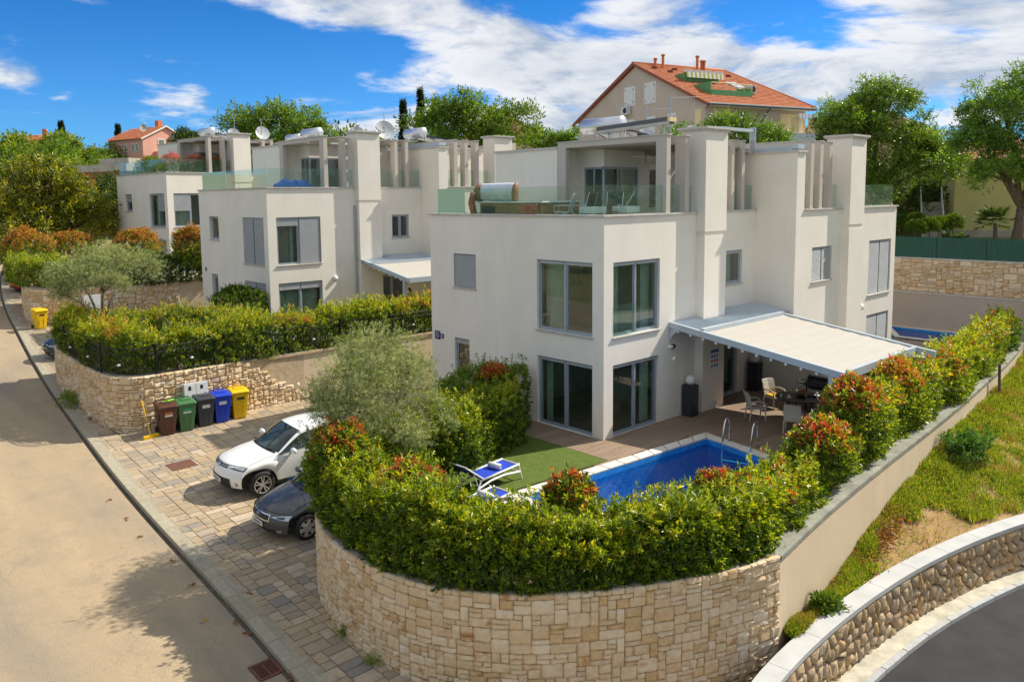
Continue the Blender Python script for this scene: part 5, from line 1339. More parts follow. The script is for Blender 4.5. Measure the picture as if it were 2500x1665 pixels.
# skyline trees
tree('pine_tree', (21.6, 64.8, 9.5), [(-1.6, 1.6, 5.4, 3.2, 3.0, 2.3), (1.6, -1.6, 6.2, 3.2, 3.0, 2.2), (.2, .2, 4.2, 4.0, 3.8, 2.6), (3.6, -3.4, 4.6, 2.4, 2.4, 2.1)], 16000, .36, .16, TG, 108, 'rounded dark green tree group on the skyline behind the farthest villa roof', r0=.3)
tree('broadleaf_tree', (31.3, 42.4, 8.5), [(-2.2, 2.6, 5.4, 2.9, 2.9, 2.3), (0, 0, 6.3, 3.1, 3.1, 2.2), (2.4, -2.6, 5.0, 2.9, 2.9, 2.4), (0, .3, 3.6, 4.2, 4.0, 2.6)], 20000, .33, .15, (((.12, .215, .02), .5), ((.18, .29, .028), .35), ((.07, .13, .016), .15)), 109, 'broad dense round tree behind the terrace of the middle villa', r0=.3)
tree('broadleaf_tree', (44.5, 43.6, 8.5), [(-1.6, 1.7, 4.8, 2.0, 2.0, 1.5), (1.2, -1.2, 4.4, 2.2, 2.1, 1.5), (0, 0, 3.2, 2.6, 2.5, 1.6)], 9000, .32, .14, TG, 110, 'loose tree on the skyline between the orange house and the big gabled house', r0=.25)
tree('broadleaf_tree', (19.6, 80.6, 9.6), [(-.5, .5, 4.4, 2.0, 2.0, 1.8), (1.2, -1.2, 3.9, 2.1, 2.1, 1.8)], 8000, .36, .16, TD, 111, 'dark round tree beside the pink house', r0=.25)
def cypress(loc, h, w, label, seed):
    e = empty('cypress_tree', loc, 0, label, 'tree', 'dark cypresses on the skyline'); r = np.random.default_rng(seed); n = 1500
    z = r.uniform(.03, 1, n) ** 1.0; a = r.uniform(0, 6.28, n); rad = w * (1 - z) ** 1.05 * (.6 + .4 * np.sin(z * 31 + a)) * r.uniform(.5, 1.25, n)
    z[:70] = np.linspace(.86, 1.04, 70); rad[:70] = .03
    p = np.c_[rad * np.cos(a), rad * np.sin(a), z * h]; d = np.c_[np.cos(a), np.sin(a), np.full(n, .9)]
    v, f, c = shoots(p, d, 4, .34, .13, palette([(.018, .034, .016), (.03, .055, .024)], [.6, .4], n, r), r, .3, .3); link('crown', np_mesh('crown', v, f, c), LEAFM, e)
    m = MB(); m.tube([(0, 0, -.5), (0, 0, h * .9)], [.14, .02], 6); m.build('trunk', BARK, e)
cypress((40.3, 62.1, 9.0), 11.2, 1.15, 'tallest spiky dark conifer on the skyline', 1); cypress((41.9, 61.2, 9.0), 10.0, .8, 'slim dark conifer right beside the tallest one', 2); cypress((36.5, 60.5, 9.0), 9.4, .85, 'shorter slim conifer standing left of the tall pair', 3)
cypress((15.8, 124.3, 13.5), 6.4, 1.6, 'dark conifer on the left hill far behind the magnolia', 4); cypress((27.4, 134.3, 14.5), 6.3, 1.2, 'small blue green conifer left of the pink house', 5)
# wooded hillside on the left: nearer trees one by one, the far wood as one mass
pt_ = tree('hill_tree', (-30, 140, 0), [(0, 0, 3.4, 2.6, 2.6, 2.2), (1.3, -1.0, 2.5, 2.1, 2.0, 1.8), (-1.4, .9, 2.3, 2.1, 2.0, 1.8)], 5200, .42, .2, TG, 120, 'green tree in the wood', r0=.2)
pt2 = tree('hill_tree', (-30, 150, 0), [(0, 0, 3.0, 2.8, 2.6, 1.9), (.8, .6, 4.4, 1.8, 1.8, 1.4)], 4600, .42, .2, TY, 121, 'pale green tree in the wood', r0=.2)
HT = [(2, 88, .95), (-.6, 70, .9), (5, 108, 1.1), (11, 110, 1.15), (9, 100, 1.0), (7, 92, 1.0), (4.8, 80, .9), (14.5, 117, 1.15), (3.4, 72, .85), (12, 90, .85), (17, 108, .85), (7.5, 74, .8), (10, 82, .75), (16, 100, .9), (13.5, 82, .7)]
ORD = ['leftmost', 'second', 'third', 'fourth', 'fifth', 'sixth', 'seventh', 'eighth', 'ninth', 'tenth', 'eleventh']
HT.sort(key=lambda q: (q[0] + 18.4) / (q[1] + 15.3))
cnt = [0, 0]
for k, (x, y, s) in enumerate(HT):
    kind = 0 if (k * 7) % 3 else 1; pr_ = (pt_, pt2)[kind]; loc = (x, y, float(terrain_z(x, y)) - .2); o_n = ORD[cnt[kind]]
    lb = (o_n + ' of the mid green rounded trees' if kind == 0 else o_n + ' of the paler yellow green trees') + ' on the hillside, counted from the left'; gp = 'trees on the left hillside'
    if cnt[kind] == 0: pr_.location = loc; pr_.rotation_euler = (0, 0, k); pr_.scale = (s, s, s); pr_['label'] = lb; pr_['group'] = gp
    else: copy_tree(pr_, loc, k * 1.7, s, lb, gp)
    cnt[kind] += 1
r = np.random.default_rng(130); parts = []
for k in range(70):
    x, y = r.uniform(-40, 75), r.uniform(112, 190)
    if x > 34: y = r.uniform(80, 150)
    z = float(terrain_z(x, y)); s = r.uniform(1.2, 2.1) if x < 34 else r.uniform(1.6, 3.0)
    parts.append(crown_geo([(x, y, z + s * 1.1, s * 1.2, s * 1.2, s)], 500, .85, .42, TG if k % 2 else TD, 200 + k, 12, .45, k=3))
for k in range(26):                                       # rough shrubs between the hillside trees and behind the farthest villa
    x, y = r.uniform(-9, 20), r.uniform(58, 100); z = float(terrain_z(x, y)); s = r.uniform(.8, 1.6)
    parts.append(crown_geo([(x, y, z + s * .6, s * 1.3, s * 1.3, s)], 600, .34, .17, TY if k % 2 else TG, 300 + k, 12, .45, k=3))
for k in range(40):                                       # scrub on the ridge behind and right of the gabled house
    x, y = r.uniform(48, 110), r.uniform(-40, 70); z = float(terrain_z(x, y)); s = r.uniform(1.2, 2.2)
    parts.append(crown_geo([(x, y, z + s * .8, s * 1.2, s * 1.2, s)], 420, .6, .3, TG, 400 + k, 12, .45, k=3))
for k in range(14):
    q_ = r.uniform(1.16, 1.5); x, y = -18.4 + 52.8 * q_ + r.normal() * 1.2, -15.3 + 17.3 * q_ + r.normal() * 1.2; s = r.uniform(1.3, 2.0)
    parts.append(crown_geo([(x, y, float(terrain_z(x, y)) + s * 1.2, s * 1.1, s * 1.1, s * 1.3)], 900, .30, .14, TD, 700 + k, 14, .4, k=4))
for k in range(16):                                       # shaded thicket behind the two leafy trees
    x, y = r.uniform(37, 45), r.uniform(5.5, 16); z = float(terrain_z(x, y)); s = r.uniform(1.4, 2.2)
    parts.append(crown_geo([(x, y, z + s * 1.1, s * 1.1, s * 1.1, s * 1.2)], 900, .30, .14, TD, 500 + k, 14, .4, k=4))
for k in range(34):                                       # green verge on the other side of the street
    x, y = r.uniform(-52, -27), r.uniform(-30, 75); z = float(terrain_z(x, y)); s = r.uniform(2.0, 3.6)
    parts.append(crown_geo([(x, y, z + s * 1.1, s * 1.1, s * 1.1, s)], 700, .6, .3, TG if k % 2 else TY, 600 + k, 12, .45, k=4))
v, f, c = cat_geo(parts); setp(link('woodland', np_mesh('woodland', v, f, c), LEAFM), 'distant wooded hillside merging into one green mass', 'woodland', kind='stuff')
# garden beyond the back wall: clipped balls, low shrubs, fan palm
GB = [((32.3, 3.6, 4.4), .55, 1.2), ((33.9, 3.3, 4.5), .5, 1.25), ((32.6, .8, 4.4), .52, 1.05), ((32.0, 1.35, 4.35), .5, .95), ((31.1, 1.55, 4.3), .5, .9), ((30.1, 1.9, 4.2), .5, .75), ((31.2, 3.9, 4.3), .5, 1.15)]
e0 = empty('topiary_ball', GB[0][0], 0, 'clipped ball tree at the left of the garden, just behind the far parapet', 'topiary', 'clipped ball trees above the green fence')
v, f, c = shrub_parts((0, 0, GB[0][2]), .5, .5, .45, 900, 140, .09, .04, 5, red=0, base=((DK, .5), (MD, .5)), lump=.05); link('crown', np_mesh('crown', v, f, c), LEAFM, e0)
m = MB(); m.tube([(0, 0, -.2), (0, 0, 1.1)], .03, 6); m.build('trunk', BARK, e0)
for k, (p, rr4, h) in enumerate(GB[1:]): copy_tree(e0, p, k, rr4 / .5, 'clipped ball tree ' + ['standing farthest back on the left by the dark shrubs', 'at the right end of the row beside the yellow house', 'second from the right end of the row', 'third from the right end of the row', 'fourth from the right, nearest the green fence', 'in the middle of the back row behind the fence'][k])
mk_plant('ground_shrub', [shrub_parts((29.6 + k * .5, 3.2 - k * .9, 4.35), .7, .6, .35, 500, 150 + k, .09, .04, 5, red=0, base=((BR, .3), (MD, .7))) for k in range(5)], 'low clipped shrubs along the top of the green fence', 'shrub', m=LEAFM)
mk_plant('ground_shrub', [shrub_parts((35 + k * 1.3, 6.0 - .8 * k, 5.1), .9, .8, .5, 500, 160 + k, .11, .05, 5, red=0, base=((DK, .6), (MD, .4))) for k in range(4)], 'dark low shrubs at the back of the garden by the outside stairs', 'shrub', m=LEAFM)
def palm(loc, h, label, seed, nf=20, fl=1.0):
    e = empty('fan_palm', loc, 0, label, 'palm'); r = np.random.default_rng(seed); m = MB(); m.smooth = True; m.tube([(0, 0, -.3), (.05, 0, h * .5), (0, 0, h)], [.14, .12, .11], 8); m.build('trunk', BARK, e); out = []
    for k in range(nf):
        a, el = r.uniform(0, 6.28), r.uniform(-.3, 1.2); d = np.array([math.cos(a) * math.cos(el), math.sin(a) * math.cos(el), math.sin(el)]); c = np.array([0, 0, h]) + d * fl * .55; s = norm(np.cross(d, [0, 0, 1])[None])[0]; nb = 13
        th = np.linspace(-1.25, 1.25, nb)[:, None]; D = d * np.cos(th) + s * np.sin(th) + [0, 0, -.15]
        out.append(leaf_geo(np.repeat(c[None], nb, 0), D, fl * .6, .05, np.tile([(.06, .11, .03)], (nb, 1)) * r.uniform(.7, 1.3, (nb, 1)), r, .1))
    v, f, c = cat_geo(out); link('crown', np_mesh('crown', v, f, c), LEAFM, e)
palm((33.2, -1.2, 4.3), 1.4, 'small fan palm in front of the yellow house', 7, 24, 1.1); palm((31.2, .3, 4.3), .4, 'low spiky palm left of the fan palm', 8, 14, .8)
palm((36.8, 5.8, 4.6), .7, 'dark cycad palm in the shade below the leafy tree', 9, 20, 1.4)
# flowers on the farthest roof terrace
PKF = (.62, .16, .22)
for k, (x, y, s) in enumerate([(1.2, 1.4, 1.0), (2.6, 1.2, 1.0), (.9, 3.6, .9), (1.1, 5.6, .8), (4.0, 1.0, .9)]):
    p = ONC(x, y, 6.72); r = np.random.default_rng(170 + k); n = 420
    mk_plant('oleander', [shrub_parts((p[0], p[1], p[2] + .65), .8 * s, .7 * s, .80 * s, n, 171 + k, .16, .035, 7, red=.75 if k in (0, 1, 4) else .1, redcols=((PKF, 1.),), redz=.0, base=((MD, .6), (LG, .4)), lump=.35)],
             ['pink flowering oleander left of the frame on the farthest roof terrace', 'pink flowering oleander between the frames on the farthest roof terrace', 'green terrace plant in the middle of the farthest roof terrace', 'green terrace plant at the street end of the farthest roof terrace', 'pink oleander beside the farthest chimney'][k], 'shrub', m=LEAFM, group='plants on the farthest roof terrace')
# ------------------------------------------------------------------ rough grass between the boundary wall and the lower road
NS = 90; tt = np.linspace(0, 1, NS)
pa, aa = BW.at(.5 + tt * (BW.L - .5)); pa = pa[:, :2] + np.stack([aa[:, 1], -aa[:, 0]], -1) * .02
s1 = CAPP.L * np.clip((tt * .86 + .11), 0, 1); pb, ab_ = CAPP.at(s1); pb = pb[:, :2] - np.stack([ab_[:, 1], -ab_[:, 0]], -1) * .02
za = np.interp(pa[:, 0], [-4, -1, 1, 4, 8, 14, 28], [-1.25, -1.3, -.85, -.5, -.12, -.1, .2]); NC = 14; rows = []
for j in range(NC + 1):
    q = j / NC; P_ = pa * (1 - q) + pb * q; z = za * (1 - q) ** 1.4 + (-1.06) * (1 - (1 - q) ** 1.4); rows.append(np.c_[P_, z + .05 * pnoise(np.c_[P_, 0 * z], 1.4, 9) * np.sin(math.pi * q)])
FV = np.array(rows); idx = np.arange((NC + 1) * NS).reshape(NC + 1, NS); ff = np.stack([idx[:-1, :-1], idx[1:, :-1], idx[1:, 1:], idx[:-1, 1:]], -1).reshape(-1, 4)
t = NT('field_soil'); pp = t.n('ShaderNodeNewGeometry').outputs['Position']
c1 = t.ramp(t.noise(pp, 1.2, 7, .65), [(.3, (.26, .17, .08)), (.5, (.40, .25, .11)), (.68, (.48, .34, .18))]); b_ = t.bsdf(c1, .95, 0, .2); t.bump(b_, t.noise(pp, 14, 6, .7), .9, .06)
fo = link('grass_field', np_mesh('grass_field', FV.reshape(-1, 3), ff[:, ::-1], None, 4), t.done(b_)); setp(fo, 'sloping field of dry soil below the boundary wall', 'field', kind='structure')
if fo.data.polygons[0].normal.z < 0: fo.data.flip_normals()
r = np.random.default_rng(180); n = 190000
uu, qq = r.random(n) ** 1.35 * (NS - 1.01), r.random(n) * (NC - .01)
i0, j0 = uu.astype(int), qq.astype(int); fu, fq_ = uu - i0, qq - j0
pg = (FV[j0, i0] * ((1 - fu) * (1 - fq_))[:, None] + FV[j0, i0 + 1] * (fu * (1 - fq_))[:, None] + FV[j0 + 1, i0] * ((1 - fu) * fq_)[:, None] + FV[j0 + 1, i0 + 1] * (fu * fq_)[:, None])
nzv = pnoise(pg, .9, 12) + .5 * pnoise(pg, 2.6, 13)
bare = np.clip(1.3 - np.abs(pg[:, 0] - 1.4) / 2.6, 0, 1) * np.clip((qq / NC - .25) / .3, 0, 1) + np.clip((qq / NC - .88) / .1, 0, 1) * .6
dens = np.clip(.85 + .6 * nzv - 1.45 * bare, .015, 1); kp = r.random(n) < dens; pg, nzv = pg[kp], nzv[kp]; n = len(pg)
hgt = .10 + .13 * np.clip(nzv + .4, 0, 1.4) + r.uniform(0, .1, n)
gcol = palette([(.16, .27, .028), (.28, .37, .035), (.50, .42, .13), (.40, .40, .06)], [.38, .3, .14, .18], n, r); dry = (pnoise(pg, 1.6, 15) > .35) & (r.random(n) < .6); gcol[dry] = (.34, .25, .08)
D_ = np.c_[r.normal(0, .45, n), r.normal(0, .45, n), np.ones(n)]; v, f, c = leaf_geo(pg, D_, hgt, .022, gcol, r, .08)
setp(link('grass', np_mesh('grass', v, f, c), GRASSP), 'patchy rough grass on the slope below the boundary wall', 'grass', kind='stuff')
r = np.random.default_rng(181)
for k, (c, s, lb, cc) in enumerate([((7.5, -7.75, -.15), (.8, .5, .35), 'leafy weed clump against the beige boundary wall', ((.06, .15, .03), (.09, .19, .04))), ((-2.9, -8.35, -1.0), (.28, .16, .13), 'small green weed at the foot of the boundary wall by the white cap', ((.08, .15, .02), (.12, .19, .02)))]):
    mk_plant('weed_clump', [shrub_parts(c, *s, 260 if k else 420, 182 + k, .13, .05, 5, red=0, base=((cc[0], .5), (cc[1], .5)), lump=.75)], lb, 'weed', m=LEAFM)
n = 900; P_ = np.c_[r.normal(.4, .8, n), r.normal(-7.95, .16, n), np.zeros(n)]; P_[:, 2] = np.interp(P_[:, 0], [-4, -1, 1, 4], [-1.2, -1.12, -.8, -.45]) + .05; P_[:, 1] = np.minimum(P_[:, 1], np.interp(P_[:, 0], [-4, 3], [-8.15, -7.48]))
D_ = np.c_[r.normal(size=(n, 2)), r.uniform(-.1, .4, n)]; v, f, c = leaf_geo(P_, D_, .10, .05, palette([(.30, .12, .04), (.22, .09, .03), (.36, .2, .09)], [1, 1, 1], n, r), r)
setp(link('dry_leaves', np_mesh('dry_leaves', v, f, c), LEAFM), 'fallen brown leaves at the foot of the boundary wall', 'leaf litter', kind='stuff')
# leaves and weeds along the kerb
for k, (x, y) in enumerate([(-12.2, 2.9), (-12.28, 4.6), (-12.2, 5.9), (-12.25, 1.7), (-12.16, -.3), (-12.1, -.9), (-12.2, 7.3), (-11.4, .4), (-12.6, .2), (-12.15, -2.6)]):
    rr5 = np.random.default_rng(k); v, f, c = leaf_geo(np.array([[0., 0, 0], [.05, .04, .0]]), np.array([[1., .3, .1], [-.5, .8, .2]]), .14, .07, np.array([(.34, .15, .06), (.30, .13, .05)]) if k != 8 else np.array([(.6, .4, .03)] * 2), rr5)
    o = link('fallen_leaf', np_mesh('fallen_leaf', v, f, c), LEAFM, loc=(x, y, float(zs(y)) - (.085 if x < -11.9 else -.01)), rotz=k * 1.3); setp(o, ORD[k].replace('leftmost', 'first') + ' dry curled leaf lying by the street kerb in the row of fallen leaves' if k != 8 else 'small yellow leaf on the street', 'leaf', 'fallen leaves along the kerb' if k != 8 else None)
for k, (x, y, s) in enumerate([(-10.75, -3.4, .7), (-10.2, -4.95, .9), (-10.72, -2.2, .5)]):
    mk_plant('weed_clump', [shrub_parts((x, y, float(zs(y)) + .04), .10 * s, .2 * s, .10 * s, 40, 194 + k, .06, .02, 5, red=0, base=((LG, .5), (MD, .5)), lump=.6)], ['tiny weed at the foot of the big rounded wall below the dark car', 'weed in the paving at the foot of the big rounded wall, nearest the street drain', 'smallest weed at the foot of the big rounded wall'][k], 'weed', m=LEAFM)
mk_plant('weed_clump', [shrub_parts((-10.95, 16.6, .1), .22, .6, .28, 160, 190, .10, .035, 5, red=0, base=((LG, .5), (MD, .5)), lump=.4)], 'weeds growing between pavement and the stone wall of the middle villa', 'weed', m=LEAFM)
# ------------------------------------------------------------------ cars
def paint(name, col, metal=0.):
    t = NT(name); b = t.bsdf(col, .32, metal, .5); b.inputs['Coat Weight'].default_value = .6; b.inputs['Coat Roughness'].default_value = .06; return t.done(b)
CARGLASS = glass_mat('car_glass', (.62, .74, .72), 1.7, .12, (.03, .06, .06))
TRIM = mat('black_car_trim', (.02, .02, .022), .55)
LAMPG = glass_mat('headlight_glass', (.85, .88, .9), 1.5, .12, (.6, .6, .62))
LAMPC = mat('headlight_chrome', (.65, .66, .68), .18, 1., .1, 30)
PLATE = mat('number_plate', (.72, .72, .68), .45)
REDL = mat('tail_light_red', (.45, .01, .01), .25)
RIMM = mat('alloy_rim', (.60, .61, .62), .32, .45)
ORANGEP = mat('plate_yellow', (.7, .5, .05), .45)
def catmull(P, u):
    P = np.array(P, float); n = len(P); u = np.clip(u, 0, n - 1.0001); i = u.astype(int); t = (u - i)[:, None]
    g = lambda k: P[np.clip(i + k, 0, n - 1)]
    a, b, c, d = g(-1), g(0), g(1), g(2); m0, m1 = (c - a) * .35, (d - b) * .35; t2, t3 = t * t, t * t * t
    return (2 * t3 - 3 * t2 + 1) * b + (t3 - 2 * t2 + t) * m0 + (-2 * t3 + 3 * t2) * c + (t3 - t2) * m1
def car(name, loc, rz, label, P, ws, rs, col, spec, paint_m, group=None, tilt=.06):
    """P: centre profile rows (x, z, half width, bow, drop) from the front bumper over the roof to the rear bumper; ws = (front axle, rear axle, wheel radius, arch radius)"""
    e = empty(name, loc, rz, label, 'car', group); e.rotation_euler = (tilt, 0, rz)
    iw0, iw1, ir0, ir1 = rs                                   # profile rows: windscreen bottom/top, rear glass top/bottom
    nP = len(P); us = np.unique(np.r_[np.linspace(0, nP - 1.001, (nP - 1) * 4 + 1), [iw0, iw1, ir0, ir1]])
    vs = np.array([0, .2, .4, .58, .74, .86, .94, 1.])
    def S(u, v):
        q = catmull(P, np.atleast_1d(np.asarray(u, float))); v = np.atleast_1d(v); x = q[:, 0] + q[:, 3] * np.abs(v) ** 2.4; z = q[:, 1] - q[:, 4] * np.abs(v) ** 2.2; return np.stack([x, q[:, 2] * v, z], -1)
    mb = MB(); mb.smooth = True; allv = np.r_[-vs[:0:-1], vs]; nv = len(allv)
    pts = np.concatenate([S(np.full(nv, u), allv) for u in us]); mb.v = [tuple(p) for p in pts]; mb.r = [0.] * len(pts)
    for i in range(len(us) - 1):
        um = (us[i] + us[i + 1]) / 2
        for j in range(nv - 1):
            vm = abs((allv[j] + allv[j + 1]) / 2); mi = 0
            if (iw0 < um < iw1 or ir0 < um < ir1) and vm < .90: mi = 1
            if um < spec.get('trim_u', .6) or um > nP - 1 - .5: mi = 2
            mb.f.append((i * nv + j, i * nv + j + 1, (i + 1) * nv + j + 1, (i + 1) * nv + j)); mb.mi.append(mi); mb.sm.append(True)
    E = S(us, np.ones(len(us))); xa, xb, R0, RA = ws
    iF = int(spec['corner']); ix = np.searchsorted(us, iF); rear_c = len(us) - 1 - np.searchsorted(-us[::-1], -(nP - 1 - spec['rcorner']))
    front = E[:ix + 1]; rear = E[rear_c:]
    zf, xf = front[:, 2], front[:, 0]; zr, xr_ = rear[::-1, 2], rear[::-1, 0]
    top = E[ix:rear_c + 1]; wmax = spec['w']; zc = R0
    NCOL = 56; NR = 10; base = len(mb.v); belt0, belt1 = spec['belt']
    xs0, xs1 = front[-1, 0], rear[0, 0]
    for i in range(NCOL + 1):
        s = i / NCOL; xt = xs0 + (xs1 - xs0) * s; zt = np.interp(xt, top[:, 0], top[:, 2]); yt = np.interp(xt, top[:, 0], top[:, 1]); zbelt = belt0 + (belt1 - belt0) * s
        w_here = wmax - (wmax - E[ix, 1]) * math.exp(-s * 11) - (wmax - rear[0, 1]) * math.exp(-(1 - s) * 11)
        if zt > zbelt - .02: ztop, ytop = zbelt, w_here - .035
        else: ztop, ytop = zt, yt
        for k in range(NR + 1):
            t = k / NR; zl_ = spec['sill']; x = xt
            for xw in (xa, xb):
                if abs(xt - xw) < RA: zl_ = max(zl_, zc + math.sqrt(RA ** 2 - (xt - xw) ** 2))
            z = ztop + (zl_ - ztop) * t; x0 = np.interp(z, zf, xf) if z < zf[-1] else xs0; x1 = np.interp(z, zr, xr_) if z < zr[-1] else xs1
            x = x0 + (x1 - x0) * s if (s < .12 or s > .88) else xt
            if .06 < s < .12: q = (s - .06) / .06; x = (x0 + (x1 - x0) * s) * (1 - q) + xt * q
            if .88 < s < .94: q = (.94 - s) / .06; x = (x0 + (x1 - x0) * s) * (1 - q) + xt * q
            bul = ytop + (w_here - ytop) * min(1, math.sin(min(1., t * 2.2) * math.pi / 2)); y = bul - .03 * max(0, t - .6)
            if i == 0: y = np.interp(z, zf, front[:, 1]) if z < zf[-1] else yt
            mb.v.append((x, y, z)); mb.r.append(0.)
    nb = NR + 1; side = len(mb.v) - base
    for k in range(side): v = mb.v[base + k]; mb.v.append((v[0], -v[1], v[2])); mb.r.append(0.)
    for off, fl in ((base, 0), (base + side, 1)):
        for i in range(NCOL):
            for k in range(NR):
                f = (off + i * nb + k, off + (i + 1) * nb + k, off + (i + 1) * nb + k + 1, off + i * nb + k + 1)
                zz_ = mb.v[f[3]][2]; mb.f.append(f[::-1] if fl else f); mb.mi.append(2 if (k >= NR - 1 and spec.get('clad')) else 0); mb.sm.append(True)
    # side glass and pillars between belt and roof edge
    m2 = MB(); m2.smooth = True; n2 = 40; b0 = spec['glass']
    for sgn in (1, -1):
        st = len(m2.v)
        for i in range(n2 + 1):
            x = b0[0] + (b0[1] - b0[0]) * i / n2; s = (x - xs0) / (xs1 - xs0); zt = np.interp(x, top[:, 0], top[:, 2]); yt = np.interp(x, top[:, 0], top[:, 1]); zb_ = belt0 + (belt1 - belt0) * s
            zt = max(zt, zb_)
            for t in (0, .06, .5, .86, 1.): m2.v.append((x, sgn * ((wmax - .035) * (1 - t) + yt * t - (.012 if 0 < t < 1 else 0)), zb_ + (zt - zb_) * t)); m2.r.append(0)
        for i in range(n2):
            xm = b0[0] + (b0[1] - b0[0]) * (i + .5) / n2
            for k in range(4):
                f = (st + i * 5 + k, st + (i + 1) * 5 + k, st + (i + 1) * 5 + k + 1, st + i * 5 + k + 1); pil = any(abs(xm - p) < .05 for p in spec['pillars'])
                m2.f.append(f if sgn > 0 else f[::-1]); m2.mi.append(2 if (pil or k == 0) else (0 if (k == 3 or xm > b0[2]) else 1)); m2.sm.append(True)
    body = mb.build('body', [paint_m, CARGLASS, TRIM], e); m2.build('side_windows', [paint_m, CARGLASS, TRIM], e)
    m = MB(); m.box(xs0 + .1, xs1 - .1, -wmax + .12, wmax - .12, .22, .62); m.build('underbody', TRIM, e)
    m = MB(); m.box(b0[0] + .35, b0[1] - .5, -.62, .62, .6, .75)
    for x in (b0[0] + .75, b0[0] + 1.6):
        for y in (-.36, .36): m.box(x, x + .15, y - .24, y + .24, .7, 1.2); m.box(x - .35, x, y - .24, y + .24, .7, .85)
    m.build('seats', mat('car_seat', (.14, .14, .145), .9), e)
    def patch(nm, u0, u1, v0, v1, mt, off=.008, n=6, taper=0., par=None, both=False):
        for sg in ((1, -1) if both else (1,)):
            m = MB(); m.smooth = True; g = []
            for i in range(n + 1):
                uu = u0 + (u1 - u0) * i / n
                for j in range(n + 1):
                    q = j / n; vv = (v0 + (v1 - v0) * q) * sg; uq = uu + taper * (1 - q) * (.5 - i / n)
                    p = S(uq, vv)[0]; du = S(uq + .05, vv)[0] - S(uq - .05, vv)[0]; dv = S(uq, vv + .03)[0] - S(uq, vv - .03)[0]; nn = np.cross(dv, du); nn = nn / max(1e-9, np.linalg.norm(nn))
                    if nn[0] > 0 and uq < nP / 2: nn = -nn
                    if nn[0] < 0 and uq > nP / 2: nn = -nn
                    g.append(tuple(p + nn * off))
            m.add(g, [(i * (n + 1) + j, (i + 1) * (n + 1) + j, (i + 1) * (n + 1) + j + 1, i * (n + 1) + j + 1) for i in range(n) for j in range(n)])
            o = m.build(nm, mt, par or e, fix=False)
        return o
    spec['details'](e, patch, S)
    gv = np.linspace(-.93, .93, 15); up_ = np.array([-.004, 0, .004])
    m = MB(); m.tube([S(spec['hood'], v)[0] + up_ for v in gv], .006, 5); m.build('hood_gap', TRIM, e, fix=False)
    for sg in (1, -1): m = MB(); m.tube([S(u, .93 * sg)[0] + up_ for u in np.linspace(spec['hood'], iw0 - .6, 8)], .005, 5); m.build('hood_gap', TRIM, e, fix=False)
    patch('cowl', iw0 - .7, iw0 - .02, -.86, .86, TRIM, .006)
    for xw in (xa, xb):
        for sg in (1, -1):
            w = empty('wheel', (xw, sg * (wmax - .10), R0)); w.parent = e
            m = MB(); m.smooth = True; m.lathe([(R0 * .68, -.10), (R0 * .9, -.11), (R0, -.085), (R0, .085), (R0 * .9, .11), (R0 * .68, .10)], 30, (0, 0, 0), 'y'); m.build('tyre', RUBBER, w)
            m = MB(); m.smooth = True; m.lathe([(R0 * .70, sg * .10), (R0 * .64, sg * .095), (R0 * .62, sg * .03), (0, sg * .02)], 26, (0, 0, 0), 'y'); o = m.build('hub_disc', TRIM, w)
            m = MB()
            for k in range(spec.get('spokes', 5)):
                a = 2 * math.pi * k / spec.get('spokes', 5) + .3
                for da in spec.get('dspoke', (-.13, .13)):
                    c, s_ = math.cos(a + da), math.sin(a + da); m.obox((c * .05, sg * .085, s_ * .05), (c * R0 * .66, sg * .08, s_ * R0 * .66), spec.get('spw', .035), .03, (0, sg, 0))
            m.lathe([(0, sg * .10), (.06, sg * .095), (.06, sg * .06)], 14, (0, 0, 0), 'y'); m.lathe([(R0 * .70, sg * .085), (R0 * .70, sg * .104), (R0 * .65, sg * .10), (R0 * .65, sg * .085)], 30, (0, 0, 0), 'y'); m.build('rim', RIMM, w)
    for sg in (1, -1):
        mx_, mz = b0[0] + .42, belt0 + .07
        m = MB(); m.smooth = True; m.lathe([(0, -.12), (.06, -.11), (.095, -.04), (.10, .03), (.085, .09), (0, .10)], 14, (0, 0, 0), 'y'); o = m.build('mirror', paint_m, e); o.location = (mx_, sg * (wmax + .10), mz + .04); o.scale = (.75, 1, .8)
        m = MB(); m.obox((mx_ + .02, sg * (wmax - .06), mz - .02), (mx_ + .02, sg * (wmax + .04), mz), .06, .03); m.build('mirror_stalk', TRIM, e)
    return e
def plate_marks(m, x, z, n=7, h=.045):
    for k in range(n): m.box(x - .004, x, -.17 + k * .05, -.17 + k * .05 + .03, z - h / 2, z + h / 2)
